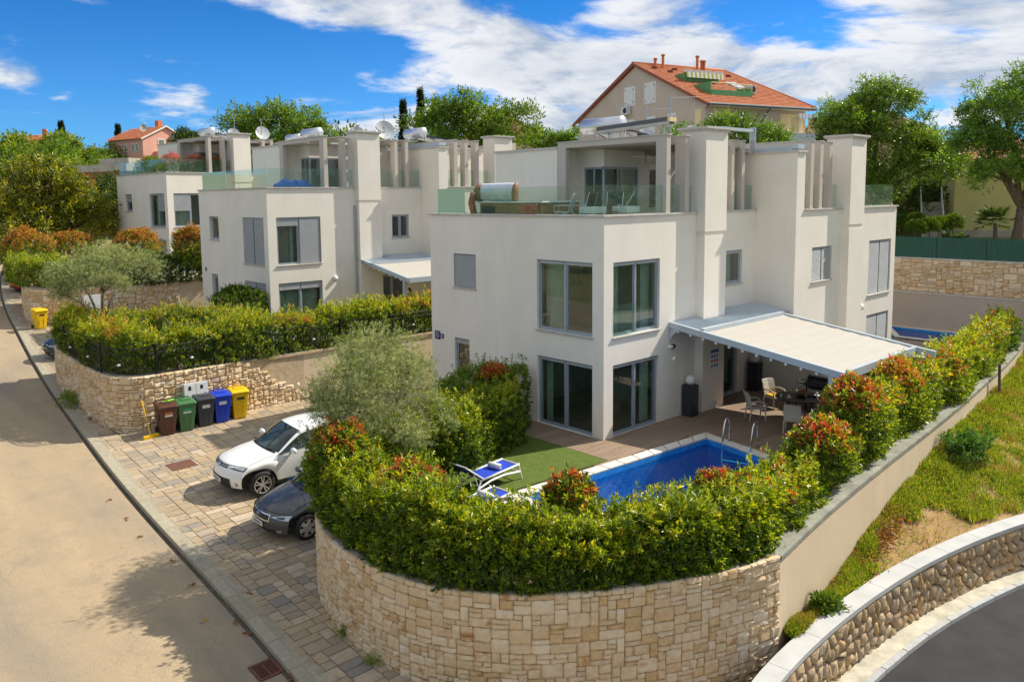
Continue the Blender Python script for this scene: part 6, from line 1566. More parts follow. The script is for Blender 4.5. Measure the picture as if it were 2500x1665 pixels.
def suv_details(e, patch, S):
    patch('headlight', 3.25, 4.0, .50, .985, TRIM, .006, 8, .75, both=True); patch('headlight_lens', 3.4, 3.9, .62, .95, LAMPC, .013, 8, .6, both=True)
    patch('grille', 3.5, 3.98, -.46, .46, TRIM, .007); patch('grille_bar', 3.68, 3.76, -.47, .47, LAMPC, .016)
    patch('lower_intake', .75, 2.25, -.66, .66, TRIM, .008); patch('bumper_lip', .55, .68, -.72, .72, LAMPC, .012); patch('fog_light', 1.35, 1.75, .83, .9, LAMPC, .012, 4, both=True)
    p = S(1.75, 0.)[0]; m = MB(); m.box(p[0] - .035, p[0] - .02, -.26, .26, p[2] - .055, p[2] + .055); o = m.build('number_plate', PLATE, e); mm = MB(); plate_marks(mm, p[0] - .035, p[2]); mm.build('plate_characters', TRIM, o)
    p = S(3.72, 0.)[0]; m = MB()
    for (a, b, c, d) in ((.075, .052, 0, 0), (.030, .048, 0, 0), (.055, .022, 0, .018)):
        n = 20; pts = [(p[0] - .03, c + a * math.cos(6.2832 * k / n), p[2] + d + b * math.sin(6.2832 * k / n)) for k in range(n + 1)]; m.tube(pts, .0075, 5, False)
    m.build('emblem', LAMPC, e)
    for sg in (1, -1):
        m = MB(); m.tube([(1.30, sg * .12, 1.155), (1.42, sg * .55, 1.16)], .012); m.build('wiper', TRIM, e)
def hatch_details(e, patch, S):
    patch('headlight', 2.85, 3.95, .56, .985, LAMPC, .008, 8, 1.0, both=True); patch('headlight_inner', 3.1, 3.6, .70, .88, TRIM, .014, 6, .3, both=True); patch('headlight_lens', 2.85, 3.95, .56, .985, LAMPG, .02, 8, 1.0, both=True)
    patch('grille_frame', 2.5, 3.72, -.50, .50, LAMPC, .008); patch('grille', 2.68, 3.55, -.46, .46, TRIM, .016)
    patch('lower_intake', .6, 1.35, -.66, .66, TRIM, .008); patch('fog_light', 1.0, 1.5, .74, .86, LAMPC, .012, 4, both=True)
    p = S(2.0, 0.)[0]; m = MB(); m.box(p[0] - .035, p[0] - .02, -.26, .26, p[2] - .055, p[2] + .055); o = m.build('number_plate', PLATE, e); mm = MB(); plate_marks(mm, p[0] - .035, p[2]); mm.build('plate_characters', TRIM, o)
    p = S(3.35, 0.)[0]; m = MB(); n = 20; m.tube([(p[0] - .03, .065 * math.cos(6.2832 * k / n), p[2] + .035 * math.sin(6.2832 * k / n)) for k in range(n + 1)], .008, 5, False); m.build('emblem', LAMPC, e)
    for sg in (1, -1):
        m = MB(); m.tube([(1.14, sg * .1, 1.03), (1.28, sg * .52, 1.02)], .012); m.build('wiper', TRIM, e)
def rear_details(e, patch, S):
    n = 17
    patch('tail_light', 14.2, 15.1, .70, .99, REDL, .010, 6, both=True); p = S(15.3, 0.)[0]; m = MB(); m.box(p[0] + .02, p[0] + .035, -.26, .26, p[2] - .055, p[2] + .055); o = m.build('number_plate', ORANGEP, e)
SUVP = [(.16, .24, .74, .30, 0), (.08, .36, .82, .30, 0), (.02, .56, .86, .33, 0), (.05, .78, .85, .38, 0), (.15, .93, .82, .44, .04), (.42, 1.03, .80, .34, .10), (.85, 1.10, .80, .20, .10), (1.22, 1.14, .79, .22, .09), (1.34, 1.17, .76, .20, .08), (1.80, 1.45, .68, .17, .06), (2.18, 1.61, .62, .10, .06), (2.7, 1.665, .60, 0, .06), (3.3, 1.66, .60, 0, .06), (3.85, 1.60, .60, -.05, .06), (4.15, 1.40, .66, -.10, .04), (4.38, 1.12, .76, -.12, .02), (4.50, .95, .82, -.18, 0), (4.55, .6, .83, -.22, 0), (4.46, .28, .76, -.2, 0)]
SUVS = dict(hood=4.15, corner=4, rcorner=2, w=.915, belt=(1.06, 1.20), sill=.30, glass=(1.42, 4.2, 3.85), pillars=(2.5, 3.3), clad=True, trim_u=.75, details=suv_details, spokes=5, dspoke=(-.20, .20), spw=.026)
HP = [(.14, .20, .72, .30, 0), (.07, .30, .80, .32, 0), (.02, .46, .83, .36, 0), (.03, .62, .82, .40, 0), (.10, .74, .78, .46, .05), (.34, .86, .76, .36, .10), (.75, .95, .76, .22, .10), (1.08, 1.0, .76, .22, .08), (1.20, 1.03, .72, .20, .07), (1.70, 1.29, .65, .16, .06), (2.05, 1.42, .60, .10, .05), (2.5, 1.48, .58, 0, .05), (3.1, 1.47, .58, 0, .05), (3.6, 1.40, .58, -.05, .05), (3.95, 1.18, .66, -.10, .03), (4.12, .98, .74, -.12, .02), (4.22, .80, .80, -.18, 0), (4.25, .5, .80, -.2, 0), (4.16, .26, .74, -.2, 0)]
HS = dict(hood=4.2, corner=4, rcorner=2, w=.885, belt=(.93, 1.05), sill=.22, glass=(1.28, 4.0, 3.55), pillars=(2.3, 3.05), trim_u=.35, details=hatch_details, spokes=6, dspoke=(0,), spw=.10)
WHITEPAINT = paint('white_car_paint', (.80, .80, .79)); GREYPAINT = paint('graphite_car_paint', (.075, .074, .074), .15); NAVY = paint('dark_blue_car_paint', (.008, .016, .04), .3); REDP = paint('red_car_paint', (.55, .02, .025))
car('parked_car', (-9.92, 5.68, float(zs(5.68))), R(-1), 'white compact SUV parked on the drive, half hidden by the olive tree', SUVP, (.95, 3.6, .36, .425), (8, 10, 13, 15), None, SUVS, WHITEPAINT, 'cars parked in front of the villas')
car('parked_car', (-10.18, 2.62, float(zs(2.62))), R(1), 'dark grey hatchback parked nearest, half hidden by the front hedge', HP, (.90, 3.5, .325, .385), (8, 10, 13, 15), None, HS, GREYPAINT, 'cars parked in front of the villas')
car('parked_car', (-10.05, 24.4, float(zs(24.4))), R(-3), 'dark blue car whose nose sticks out behind the middle stone wall', HP, (.90, 3.5, .325, .385), (8, 10, 13, 15), None, HS, NAVY, 'cars parked in front of the villas')
RS = dict(HS); RS['details'] = rear_details
car('parked_car', (-3.3, 44.5, float(zs(44.5))), R(180), 'red car seen from behind, far up the street', HP, (.90, 3.5, .325, .385), (8, 10, 13, 15), None, RS, REDP, 'cars parked in front of the villas', tilt=0)

# ------------------------------------------------------------------ waste bins, broom, meter cabinet
def wheelie(loc, rz, label, col, sticker=None, open_slot=False):
    e = empty('wheelie_bin', loc, rz, label, 'wheelie bin', 'wheelie bins on the drives'); mt = mat('bin_plastic', col, .42, var=.06, vs=8)
    # front faces -y; back with wheels at +y
    m = MB(); rows = [(.0, .21, .20, .30), (.10, .22, .225, .315), (.86, .285, .33, .345), (.92, .29, .34, .35)]; vs = []
    for z, w, f, b in rows:
        for x, y in ((-w, -f), (-w * .55, -f - .012), (w * .55, -f - .012), (w, -f), (w, b), (-w, b)): vs.append((x, y, z))
    fs = [(i * 6 + k, i * 6 + (k + 1) % 6, (i + 1) * 6 + (k + 1) % 6, (i + 1) * 6 + k) for i in range(3) for k in range(6)] + [tuple(range(5, -1, -1)), tuple(range(18, 24))]
    m.add(vs, fs); m.box(-.30, .30, -.365, .36, .90, .95)
    for sg in (1, -1): m.box(sg * .285 - .02, sg * .285 + .02, -.2, .30, .52, .9)
    m.build('body', mt, e, bevel=.008)
    m = MB(); vs = []
    for y, z in ((-.385, .955), (-.39, .985), (-.30, 1.03), (.0, 1.062), (.28, 1.055), (.36, 1.02), (.37, .955)):
        vs += [(-.31, y, z - .02), (-.24, y, z), (.24, y, z), (.31, y, z - .02)]
    m.add(vs, [(i * 4 + k, i * 4 + k + 1, i * 4 + 5 + k, i * 4 + 4 + k) for i in range(6) for k in range(3)] + [(0, 1, 2, 3), (27, 26, 25, 24)] + [tuple(i * 4 for i in range(6, -1, -1)), tuple(i * 4 + 3 for i in range(7))])
    m.box(-.16, .16, -.12, .16, 1.04, 1.078); m.build('lid', mt, e, bevel=.006)
    m = MB(); m.tube([(-.25, .34, 1.0), (-.25, .43, 1.05), (.25, .43, 1.05), (.25, .34, 1.0)], .018, 6); m.build('handle', mt, e)
    for sg in (1, -1):
        m = MB(); m.lathe([(0, -.025), (.10, -.025), (.10, .025), (0, .025)], 18, (sg * .26, .33, .10), 'x'); m.build('wheel', RUBBER, e)
    if sticker:
        for (x0, x1, z0, z1, c, nm) in sticker:
            ymid = lambda z: -(.20 + (.33 - .20) * (z / .86)) - .022
            m = MB(); m.quad((x0, ymid(z0), z0), (x1, ymid(z0), z0), (x1, ymid(z1), z1), (x0, ymid(z1), z1)); o = m.build(nm, mat('bin_sticker', c, .5, var=.02), e, fix=False)
    m = MB()
    for x in (-.12, .10): m.obox((x, -.235, .06), (x, -.315, .55), .018, .012)
    m.build('front_rib', mt, e); return e
WT = (.68, .70, .72)
BN = [(-9.22, 11.52, (.085, .030, .018), 'brown wheelie bin at the left end of the row with a green brush on top', [(-.12, .13, .70, .80, (.42, .16, .05), 'sticker'), (-.12, .13, .64, .70, WT, 'sticker')]),
      (-8.58, 11.53, (.055, .16, .06), 'green wheelie bin between the brown and the dark grey one', [(-.13, .13, .70, .81, (.03, .34, .12), 'sticker'), (-.13, .13, .64, .70, WT, 'sticker')]),
      (-7.88, 11.62, (.038, .042, .05), 'dark grey wheelie bin in the middle of the row', [(-.13, .13, .66, .78, WT, 'sticker')]),
      (-7.26, 11.66, (.008, .05, .50), 'blue wheelie bin between the dark grey and the yellow one', [(-.13, .13, .66, .78, WT, 'sticker')]),
      (-6.58, 11.70, (.78, .50, .008), 'yellow wheelie bin at the right end of the row', [(-.12, .14, .70, .80, (.06, .055, .03), 'sticker')])]
for k, (x, y, c, lb, st) in enumerate(BN): wheelie((x, y - .12, float(zs(y)) + .0), R(6 - 2 * k) * .5 + R(-8), lb, c, st)
wheelie((-8.62, 31.35, float(zs(31.3))), R(8), 'single yellow wheelie bin standing farther up the street', (.78, .50, .008), [(-.12, .14, .70, .80, (.06, .055, .03), 'sticker')])
bz = float(zs(11.4)) + 1.08
e = empty('dust_brush', (-9.12, 11.45, bz), R(15), 'small lime green hand brush lying on the brown bin', 'brush'); LIME = mat('lime_plastic', (.22, .62, .01), .5)
m = MB(); m.box(-.02, .22, -.04, .04, .0, .045); m.build('bristle_block', LIME, e, bevel=.008); m = MB(); m.obox((-.02, 0, .03), (-.20, .02, .035), .035, .022); m.build('handle', LIME, e, bevel=.006)
e = empty('broom', (-9.80, 11.28, float(zs(11.3))), R(10), 'yellow broom leaning against the stone wall beside the brown bin', 'broom'); BRY = mat('broom_yellow', (.80, .50, .005), .45)
m = MB(); m.tube([(0, 0, .10), (-.06, .38, 1.28)], .017, 8); m.build('stick', BRY, e); m = MB(); m.tube([(-.06, .38, 1.28), (-.066, .43, 1.42)], .02, 8); m.build('grip', BLACKM, e)
m = MB(); m.box(-.26, .26, -.045, .045, .06, .115); m.build('head', BRY, e, bevel=.01); m = MB()
for k in range(26): m.box(-.25 + k * .02, -.238 + k * .02, -.055, .055, 0.0, .06)
m.build('bristles', BRY, e, fix=False)
e = empty('meter_cabinet', (-8.0, 11.86, .86), R(0), 'pair of white meter cabinet doors set in the stone wall behind the bins', 'meter cabinet')
m = MB(); m.box(-.44, .44, -.03, .1, -.36, .30); m.build('frame', WHITE_CAP, e)
for x in (-.21, .21):
    m = MB(); m.box(x - .20, x + .20, -.05, -.03, -.34, .28); d = m.build('door', WHITEP, e, bevel=.004); m = MB(); m.box(x - .06, x + .04, -.054, -.048, .06, .20); m.build('window', DARKP, d); m = MB(); m.lathe([(0, -.07), (.03, -.07), (.03, -.05)], 10, (x + .12, 0, -.1), 'y'); m.build('lock', SHUT, d)
e = empty('meter_cabinet', (-6.1, 31.02, float(zs(31)) + 1.2), R(-4), 'white meter cabinet in the farther stone wall behind the olive', 'meter cabinet')
m = MB(); m.box(-.45, .45, -.05, .1, -.4, .4); m.build('frame', WHITE_CAP, e)
for x in (-.21, .21): m = MB(); m.box(x - .20, x + .20, -.065, -.05, -.37, .37); m.build('door', WHITEP, e)
m = MB(); m.box(-8.62, -8.56, 34.2, 34.7, 1.55, 2.2); setp(m.build('meter_door', WHITE_CAP), 'narrow grey meter door in the street side of the farther stone wall', 'meter cabinet')
# manhole and street drain
e = empty('manhole_cover', (-9.88, 8.37, float(zs(8.37)) + .003), R(0), 'rusty rectangular manhole cover in the parking drive', 'manhole cover'); e.rotation_euler = (.06, 0, .02)
t = NT('rusty_iron'); pp = t.obj(); b_ = t.bsdf(t.ramp(t.noise(pp, 12, 5), [(.3, (.13, .055, .035)), (.7, (.20, .085, .05))]), .85, .2); vv = t.n('ShaderNodeTexChecker'); vv.inputs['Scale'].default_value = 40; t.l(pp, vv.inputs[0]); t.bump(b_, vv.outputs['Fac'], .4, .005); RUST = t.done(b_)
m = MB(); m.box(-.385, .385, -.31, .31, -.02, .008); m.build('plate', RUST, e, bevel=.004)
e = empty('street_drain', (-12.29, -2.08, float(zs(-2.08)) - .106), R(0), 'rusty iron drain grate in the street beside the kerb', 'drain'); e.rotation_euler = (.06, 0, 0)
m = MB()
for a in ((-.24, -.19, -.26, .26), (.19, .24, -.26, .26), (-.19, .19, -.26, -.21), (-.19, .19, .21, .26), (-.015, .015, -.21, .21)): m.box(*a, -.03, .026)
m.build('frame', RUST, e)
for k in range(9):
    y = -.185 + k * .046; m = MB(); m.box(-.19, .19, y - .009, y + .009, .0, .022); m.build('bar', RUST, e)
m = MB(); m.quad((-.22, -.24, .007), (.22, -.24, .007), (.22, .24, .007), (-.22, .24, .007)); m.build('pit_shade', mat('drain_pit_shade', (.004, .003, .003), 1), e, fix=False)  # flat black sheet painting the unlit depth between the bars

# ------------------------------------------------------------------ iron fence on the middle wall
e = empty('iron_fence', (0, 0, 0), 0, 'black wrought iron fence with white rosettes on the middle stone wall', 'fence')
FP = Path(inset(Path([tuple(q) for q in B1.p] + [(7, 12.15)]), .14, 160)); zb_, zt_ = 1.66, 2.56
def rail_along(z, r0=.018):
    s = np.linspace(0, FP.L, 120); p, a = FP.at(s); m = MB(); m.tube([(q[0], q[1], z) for q in p[:, :2]], r0, 6); return m
for z, r0 in ((zb_ + .04, .018), (zt_ - .18, .014), (zt_, .020)): rail_along(z, r0).build('rail', BLACKM, e)
ps = np.arange(.3, FP.L, 2.45)
for s in ps:
    p, a = FP.at([s]); p = p[0]; m = MB(); m.box(p[0] - .03, p[0] + .03, p[1] - .03, p[1] + .03, 1.6, zt_ + .1); m.lathe([(.045, zt_ + .10), (.03, zt_ + .13), (0, zt_ + .15)], 8, (p[0], p[1], 0)); m.build('post', BLACKM, e)
m = MB()
for s in np.arange(.3, FP.L, .122):
    p, a = FP.at([s]); p = p[0]; m.box(p[0] - .007, p[0] + .007, p[1] - .007, p[1] + .007, zb_, zt_)
m.build('bars', BLACKM, e, fix=False)['kind'] = 'stuff'
for s in ps[:-1] + 1.22:
    p, a = FP.at([s]); p, a = p[0], a[0]; nr = np.array([a[1], -a[0]]); m = MB(); c = Vector((p[0] + nr[0] * .03, p[1] + nr[1] * .03, zb_ + .36))
    m.smooth = True; prof = [(0, -.04), (.05, -.03), (.062, 0), (.05, .03), (0, .04)]; m.lathe(prof, 10); o = m.build('rosette', WHITEP, e); o.location = c
    m = MB()
    for k in range(10):
        t_ = 6.283 * k / 10; q = c + Vector((a[0] * math.cos(t_), a[1] * math.cos(t_), math.sin(t_))) * .22; m.tube([c, q], .006, 4)
    m.build('rosette_ring', BLACKM, e)

# ------------------------------------------------------------------ pool side
def lounger(loc, rz, label, towel_lb):
    """length along +x from head (0) to foot (1.9)"""
    e = empty('sun_lounger', loc, rz, label, 'sun lounger', 'blue sun loungers by the pool'); BLUE = mat('blue_sling', (.006, .05, .52), .75, var=.05)
    m = MB(); m.quad(*[(x, y, z) for x, y, z in ((.62, -.28, .36), (1.92, -.28, .40), (1.92, .28, .40), (.62, .28, .36))]); m.quad(*[(x, y, z) for x, y, z in ((.62, -.28, .35), (.62, .28, .35), (1.92, .28, .39), (1.92, -.28, .39))]); m.build('seat_sling', BLUE, e, fix=False)
    m = MB(); m.obox((.60, 0, .36), (.02, 0, .80), .56, .012, (1, 0, 1)); m.build('back_sling', BLUE, e)
    for sg in (1, -1):
        y = sg * .31; m = MB(); m.smooth = True; m.tube([(.50, y, .34), (1.2, y, .38), (1.97, y, .42)], .026, 8); m.build('side_rail', WHITEP, e)
        m = MB(); m.smooth = True; m.tube([(.62, y, .37), (.0, y, .82)], .022, 8); m.build('back_rail', WHITEP, e)
        m = MB(); m.smooth = True; m.tube([(.25, y * 1.04, .02), (.5, y * 1.04, .17), (.9, y * 1.04, .26), (1.4, y * 1.04, .28), (1.98, y * 1.04, .22)], .030, 8); m.build('arch_rail', WHITEP, e)
        m = MB(); m.tube([(1.95, y, .41), (2.05, y * 1.06, .0)], .022, 8); m.build('leg', WHITEP, e); m = MB(); m.tube([(.55, y, .34), (.30, y * 1.06, .0)], .022, 8); m.build('leg', WHITEP, e)
        m = MB(); m.tube([(.28, y, .60), (.42, y, .25)], .012, 6); m.build('back_strut', WHITEP, e)
    m = MB(); m.tube([(1.95, -.31, .41), (1.95, .31, .41)], .024, 8); m.tube([(.02, -.31, .81), (.02, .31, .81)], .022, 8); m.tube([(.4, -.31, .25), (.4, .31, .25)], .014, 6); m.tube([(2.0, -.32, .21), (2.0, .32, .21)], .016, 6); m.build('cross_bar', WHITEP, e)
    c, s = math.cos(rz), math.sin(rz); T = empty('towel_roll', (loc[0] + c * 1.35, loc[1] + s * 1.35, loc[2] + .46), rz + R(10), towel_lb, 'towel', 'rolled towels on the loungers')
    m = MB(); m.smooth = True; m.lathe([(0, -.19), (.06, -.19), (.078, -.175), (.078, .175), (.06, .19), (0, .19)], 18, (0, 0, 0), 'y'); m.build('roll', mat('towel', (.80, .80, .78), .95, bump=.5, bs=150), T)
    m = MB(); n = 40; m.tube([((.07 - .055 * k / n) * math.cos(k * .45), -.192, (.07 - .055 * k / n) * math.sin(k * .45)) for k in range(n)], .004, 4); m.build('spiral_edge', mat('towel_shade', (.55, .55, .55), .9), T)
lounger((-6.22, -.42, .012), R(3), 'white framed blue sun lounger on the lawn with a towel roll, back raised', 'white towel roll on the lounger that stands in full view')
lounger((-7.75, -1.75, .012), R(3), 'second blue lounger nearer the hedge, mostly hidden by leaves', 'white towel roll on the lounger hidden behind the front hedge')
e = empty('side_table', (-6.15, .35, .012), 0, 'small round white side table beside the sun lounger', 'side table')
m = MB(); m.lathe([(0, .50), (.22, .50), (.235, .515), (.22, .53), (.20, .525), (0, .522)], 24); m.build('table_top', WHITEP, e)
m = MB(); m.tube([(0, 0, .03), (0, 0, .5)], .022, 8); m.build('leg', WHITEP, e); m = MB(); m.lathe([(0, .03), (.16, .02), (.17, 0)], 20); m.build('base', WHITEP, e)
e = empty('cocktail_glass', (-6.08, .33, .542), 0, 'orange cocktail with a yellow straw on the small side table', 'cocktail'); OR_ = mat('orange_drink', (.85, .22, .01), .2)
m = MB(); m.smooth = True; m.lathe([(0, 0), (.04, .0), (.008, .015), (.008, .05), (.045, .09), (.055, .15), (.045, .19)], 14); m.build('glass', glass_mat('drink_glass', (.95, .95, .95), 1.), e, fix=False)
m = MB(); m.smooth = True; m.lathe([(.006, .052), (.042, .09), (.052, .15), (0, .155)], 14); m.build('drink', OR_, e); m = MB(); m.tube([(.01, 0, .08), (-.03, .01, .26), (-.09, .03, .33), (-.13, .04, .33)], .008, 6); m.build('straw', mat('yellow_straw', (.85, .5, .02), .5), e)
e = empty('pool_ladder', (2.2, -3.3, 0), R(-83), 'polished steel pool ladder at the right end of the near pool', 'pool ladder')
e.rotation_euler = (0, 0, R(13))
for y in (-.42, .42):
    m = MB(); m.smooth = True; m.tube([(.52, y, .03), (.52, y, .45)] + [(.26 + .26 * math.cos(a), y, .52 + .30 * math.sin(a)) for a in np.linspace(.1, 2.6, 9)] + [(-.10, y, .35), (-.14, y, -.2), (-.14, y, -1.0)], .028, 10); m.build('rail', CHROME, e)
    m = MB(); m.lathe([(.05, .035), (.05, .05), (.03, .06)], 12, (.52, y, 0)); m.build('foot_cover', CHROME, e)
for z in (-.35, -.65, -.95): m = MB(); m.box(-.19, -.09, -.42, .42, z, z + .03); m.build('step', CHROME, e)
for (x, y, lb) in ((4.28, -.26, 'white globe lamp on a black plinth against the near patio wall'), (9.05, .02, 'white globe lamp on a black plinth in the corner by the patio door')):
    e = empty('plinth_lamp', (x, y, 0), 0, lb, 'lamp', 'globe lamps on black plinths'); m = MB(); m.box(-.20, .20, -.20, .20, 0, 1.08); m.build('plinth', DARKP, e, bevel=.01)
    m = MB(); m.smooth = True; n = 14; m.lathe([(.175 * math.sin(math.pi * k / n) + 1e-4, 1.24 - .175 * math.cos(math.pi * k / n)) for k in range(n + 1)], 20); m.build('globe', mat('white_globe', (.80, .79, .75), .35), e)
# dining table and chairs
e = empty('dining_table', (6.55, -3.05, 0), 0, 'dark round glass dining table under the canopy', 'table')
m = MB(); m.lathe([(0, .72), (.80, .72), (.81, .735), (.80, .75), (0, .75)], 40); m.build('table_top', mat('dark_glass', (.018, .016, .015), .08, 0, .05), e)
for a in (45, 135, 225, 315): m = MB(); c, s = math.cos(R(a)), math.sin(R(a)); m.tube([(c * .45, s * .45, 0), (c * .38, s * .38, .72)], .03, 8); m.build('leg', DARKP, e)
t = NT('white_wicker'); o_ = t.obj(); wv = t.n('ShaderNodeTexChecker'); wv.inputs['Scale'].default_value = 55; t.l(o_, wv.inputs[0]); b_ = t.bsdf(t.ramp(t.noise(o_, 5, 3), [(.3, (.60, .56, .49)), (.7, (.68, .64, .57))]), .7); t.bump(b_, wv.outputs['Fac'], .6, .004); WICK = t.done(b_)
def chair(loc, rz, label, cushion=None):
    """faces +x"""
    e = empty('wicker_chair', loc, rz, label, 'chair', 'white wicker chairs round the dark dining table')
    m = MB(); m.box(-.24, .27, -.26, .26, .38, .44); m.build('seat', WICK, e, bevel=.015)
    m = MB(); vs = []
    for z, x, w in ((.42, -.22, .25), (.62, -.25, .26), (.82, -.31, .26), (.96, -.37, .25)):
        vs += [(x - .02, -w, z), (x - .05, 0, z + (.015 if z > .9 else 0)), (x - .02, w, z), (x + .02, w, z), (x - .01, 0, z + (.015 if z > .9 else 0)), (x + .02, -w, z)]
    m.add(vs, [(i * 6 + k, i * 6 + (k + 1) % 6, (i + 1) * 6 + (k + 1) % 6, (i + 1) * 6 + k) for i in range(3) for k in range(6)] + [(5, 4, 3, 2, 1, 0), tuple(range(18, 24))]); m.build('backrest', WICK, e)
    for sg in (1, -1):
        y = sg * .27; m = MB(); m.smooth = True; m.tube([(-.25, y, .64), (-.05, y * 1.05, .67), (.15, y * 1.05, .65), (.24, y * 1.03, .58), (.25, y, .42)], .026, 7); m.build('arm', WICK, e)
        m = MB(); m.tube([(.24, y * .93, .40), (.25, y * .95, 0)], [.028, .018], 7); m.build('leg', WICK, e); m = MB(); m.tube([(-.22, y * .93, .40), (-.29, y * .95, 0)], [.028, .018], 7); m.build('leg', WICK, e)
    if cushion: m = MB(); m.box(-.20, .25, -.23, .23, .44, .475); m.build('seat_cushion', cushion, e, bevel=.015)
YC = mat('yellow_cushion', (.75, .42, .01), .85)
for (x, y, a, lb, cu) in ((5.45, -2.05, -42, 'wicker chair at the left of the table in the sun patch', None), (4.95, -3.62, 20, 'wicker chair nearest the pool ladder, seen from behind', None), (6.0, -4.15, 65, 'wicker chair with yellow cushion behind the red tipped shrub', YC),
                          (7.25, -1.75, -108, 'wicker chair behind the table towards the corner lamp', YC), (7.95, -2.55, -160, 'wicker chair on the far side of the table, back to the partition wall', YC), (7.7, -3.75, 145, 'wicker chair at the right of the table beside the grill', None)):
    chair((x, y, 0), R(a), lb, cu)
e = empty('fruit_bowl', (6.75, -2.95, .75), 0, 'bowl of mixed fruit in the middle of the dining table', 'fruit bowl'); m = MB(); m.smooth = True; m.lathe([(.06, 0), (.14, .04), (.18, .09), (.165, .09), (.12, .045), (0, .02)], 18); m.build('bowl', mat('green_glass_bowl', (.12, .2, .08), .2), e)
rr6 = np.random.default_rng(3)
for k in range(9):
    c_ = ((.6, .06, .03), (.75, .40, .02), (.35, .03, .03), (.70, .55, .05))[k % 4]; m = MB(); m.smooth = True; n = 8; rad = .042; m.lathe([(rad * math.sin(math.pi * i / n) + 1e-4, -rad * math.cos(math.pi * i / n)) for i in range(n + 1)], 10); o = m.build('fruit', mat('fruit_skin', c_, .4), e); a = k * 2.4; o.location = (.085 * math.cos(a) * (k > 0), .085 * math.sin(a) * (k > 0), .09 + .03 * (k < 4) + .02 * (k % 3))
for (x, y, lb) in ((6.15, -2.85, 'glass cup with saucer at the left edge of the dining table'), (6.1, -2.6, 'small drinking glass beside the cup on the dining table'), (7.1, -3.35, 'white cup at the right side of the dining table')):
    e = empty('cup', (x, y, .75), 0, lb, 'cup'); m = MB(); m.smooth = True; m.lathe([(0, 0), (.035, 0), (.04, .10), (.036, .10), (.03, .01)], 12); m.build('glass', WHITEP, e)
    if 'saucer' in lb or 'white' in lb: m = MB(); m.lathe([(0, .0), (.08, .004), (.095, .012), (.09, .016), (0, .006)], 16); m.build('saucer', WHITEP, e)
e = empty('gas_grill', (8.25, -2.95, 0), R(95), 'dark blue grey barbecue grill against the partition wall', 'grill')
m = MB(); m.box(-.5, .5, -.28, .28, .80, .92); m.build('firebox', DARKP, e, bevel=.02); m = MB(); m.smooth = True; m.lathe([(0, -.40), (.26, -.40), (.28, -.36), (.28, .36), (.26, .40), (0, .40)], 18, (0, 0, .93), 'x'); m.build('lid', DARKP, e)
m = MB(); m.box(-.75, -.5, -.25, .25, .86, .90); m.box(.5, .75, -.25, .25, .86, .90); m.build('side_shelf', DARKP, e)
for x in (-.42, .42):
    for y in (-.22, .22): m = MB(); m.tube([(x, y, .0), (x, y, .8)], .025, 6); m.build('leg', DARKP, e)
m = MB(); m.box(-.44, .44, -.24, .24, .25, .28); m.build('shelf', DARKP, e)
# roof terrace furniture
BRN = mat('brown_leather_cover', (.24, .125, .06), .6, var=.3, vs=5); BRW = mat('brown_panel', (.34, .19, .09), .55, var=.2, vs=6)
e = empty('hot_tub', (1.0, 4.45, 6.56), 0, 'brown hot tub with an opened grey white cover on the nearest roof terrace', 'hot tub'); e.scale = (1, 1, .76)
m = MB(); m.box(-.7, 1.2, -1.55, 1.55, 0, .98); m.build('cabinet', BRW, e, bevel=.03); m = MB(); m.box(-.74, 1.24, -1.6, 1.6, .98, 1.06); m.build('rim', mat('tub_rim_white', (.72, .72, .70), .3), e, bevel=.02)
m = MB(); m.box(-.5, 1.0, -1.3, 1.3, 1.062, 1.068); m.build('water', WATER, e)
CVR = mat('tub_cover_vinyl', (.66, .69, .73), .4)
m = MB(); m.smooth = True; prof = [(0, 0), (.14, .03), (.22, .14), (.24, .40), (.20, .66), (.10, .80), (-.02, .83), (-.04, .4), (-.03, .05)]; n = len(prof); vs = []
for y in (-.12, .05, 1.5, 1.66): vs += [(-.42 - (x if .0 < y < 1.6 else x * .8), y, 1.08 + z) for x, z in prof]
m.add(vs, [(i * n + k, i * n + (k + 1) % n, (i + 1) * n + (k + 1) % n, (i + 1) * n + k) for i in range(3) for k in range(n)] + [tuple(range(n)), tuple(3 * n + k for k in range(n - 1, -1, -1))]); m.build('folded_cover', CVR, e)
for y0, y1 in ((-.22, -.11), (1.64, 1.90)):
    m = MB(); m.smooth = True; vs = []
    for y, s in ((y0, .92), ((y0 + y1) / 2, 1.06), (y1, .9)): vs += [(-.48 - x * s, y, 1.06 + z * s) for x, z in prof]
    m.add(vs, [(i * n + k, i * n + (k + 1) % n, (i + 1) * n + (k + 1) % n, (i + 1) * n + k) for i in range(2) for k in range(n)] + [tuple(range(n)), tuple(2 * n + k for k in range(n - 1, -1, -1))]); m.build('cover_flap', BRN, e)
m = MB(); m.smooth = True
m.tube([(-.82, 1.75, 1.5), (-.86, 1.8, 1.0), (-.80, 1.75, .5), (-.70, 1.6, .15)], [.10, .13, .12, .06], 8); m.build('hanging_cover', BRN, e)
m = MB(); m.box(-.74, -.71, .75, 1.4, .55, .85); m.build('control_panel', DARKP, e)
m = MB(); m.box(-.90, -.72, -1.5, -.75, .0, .95); m.build('step', BRN, e, bevel=.02)
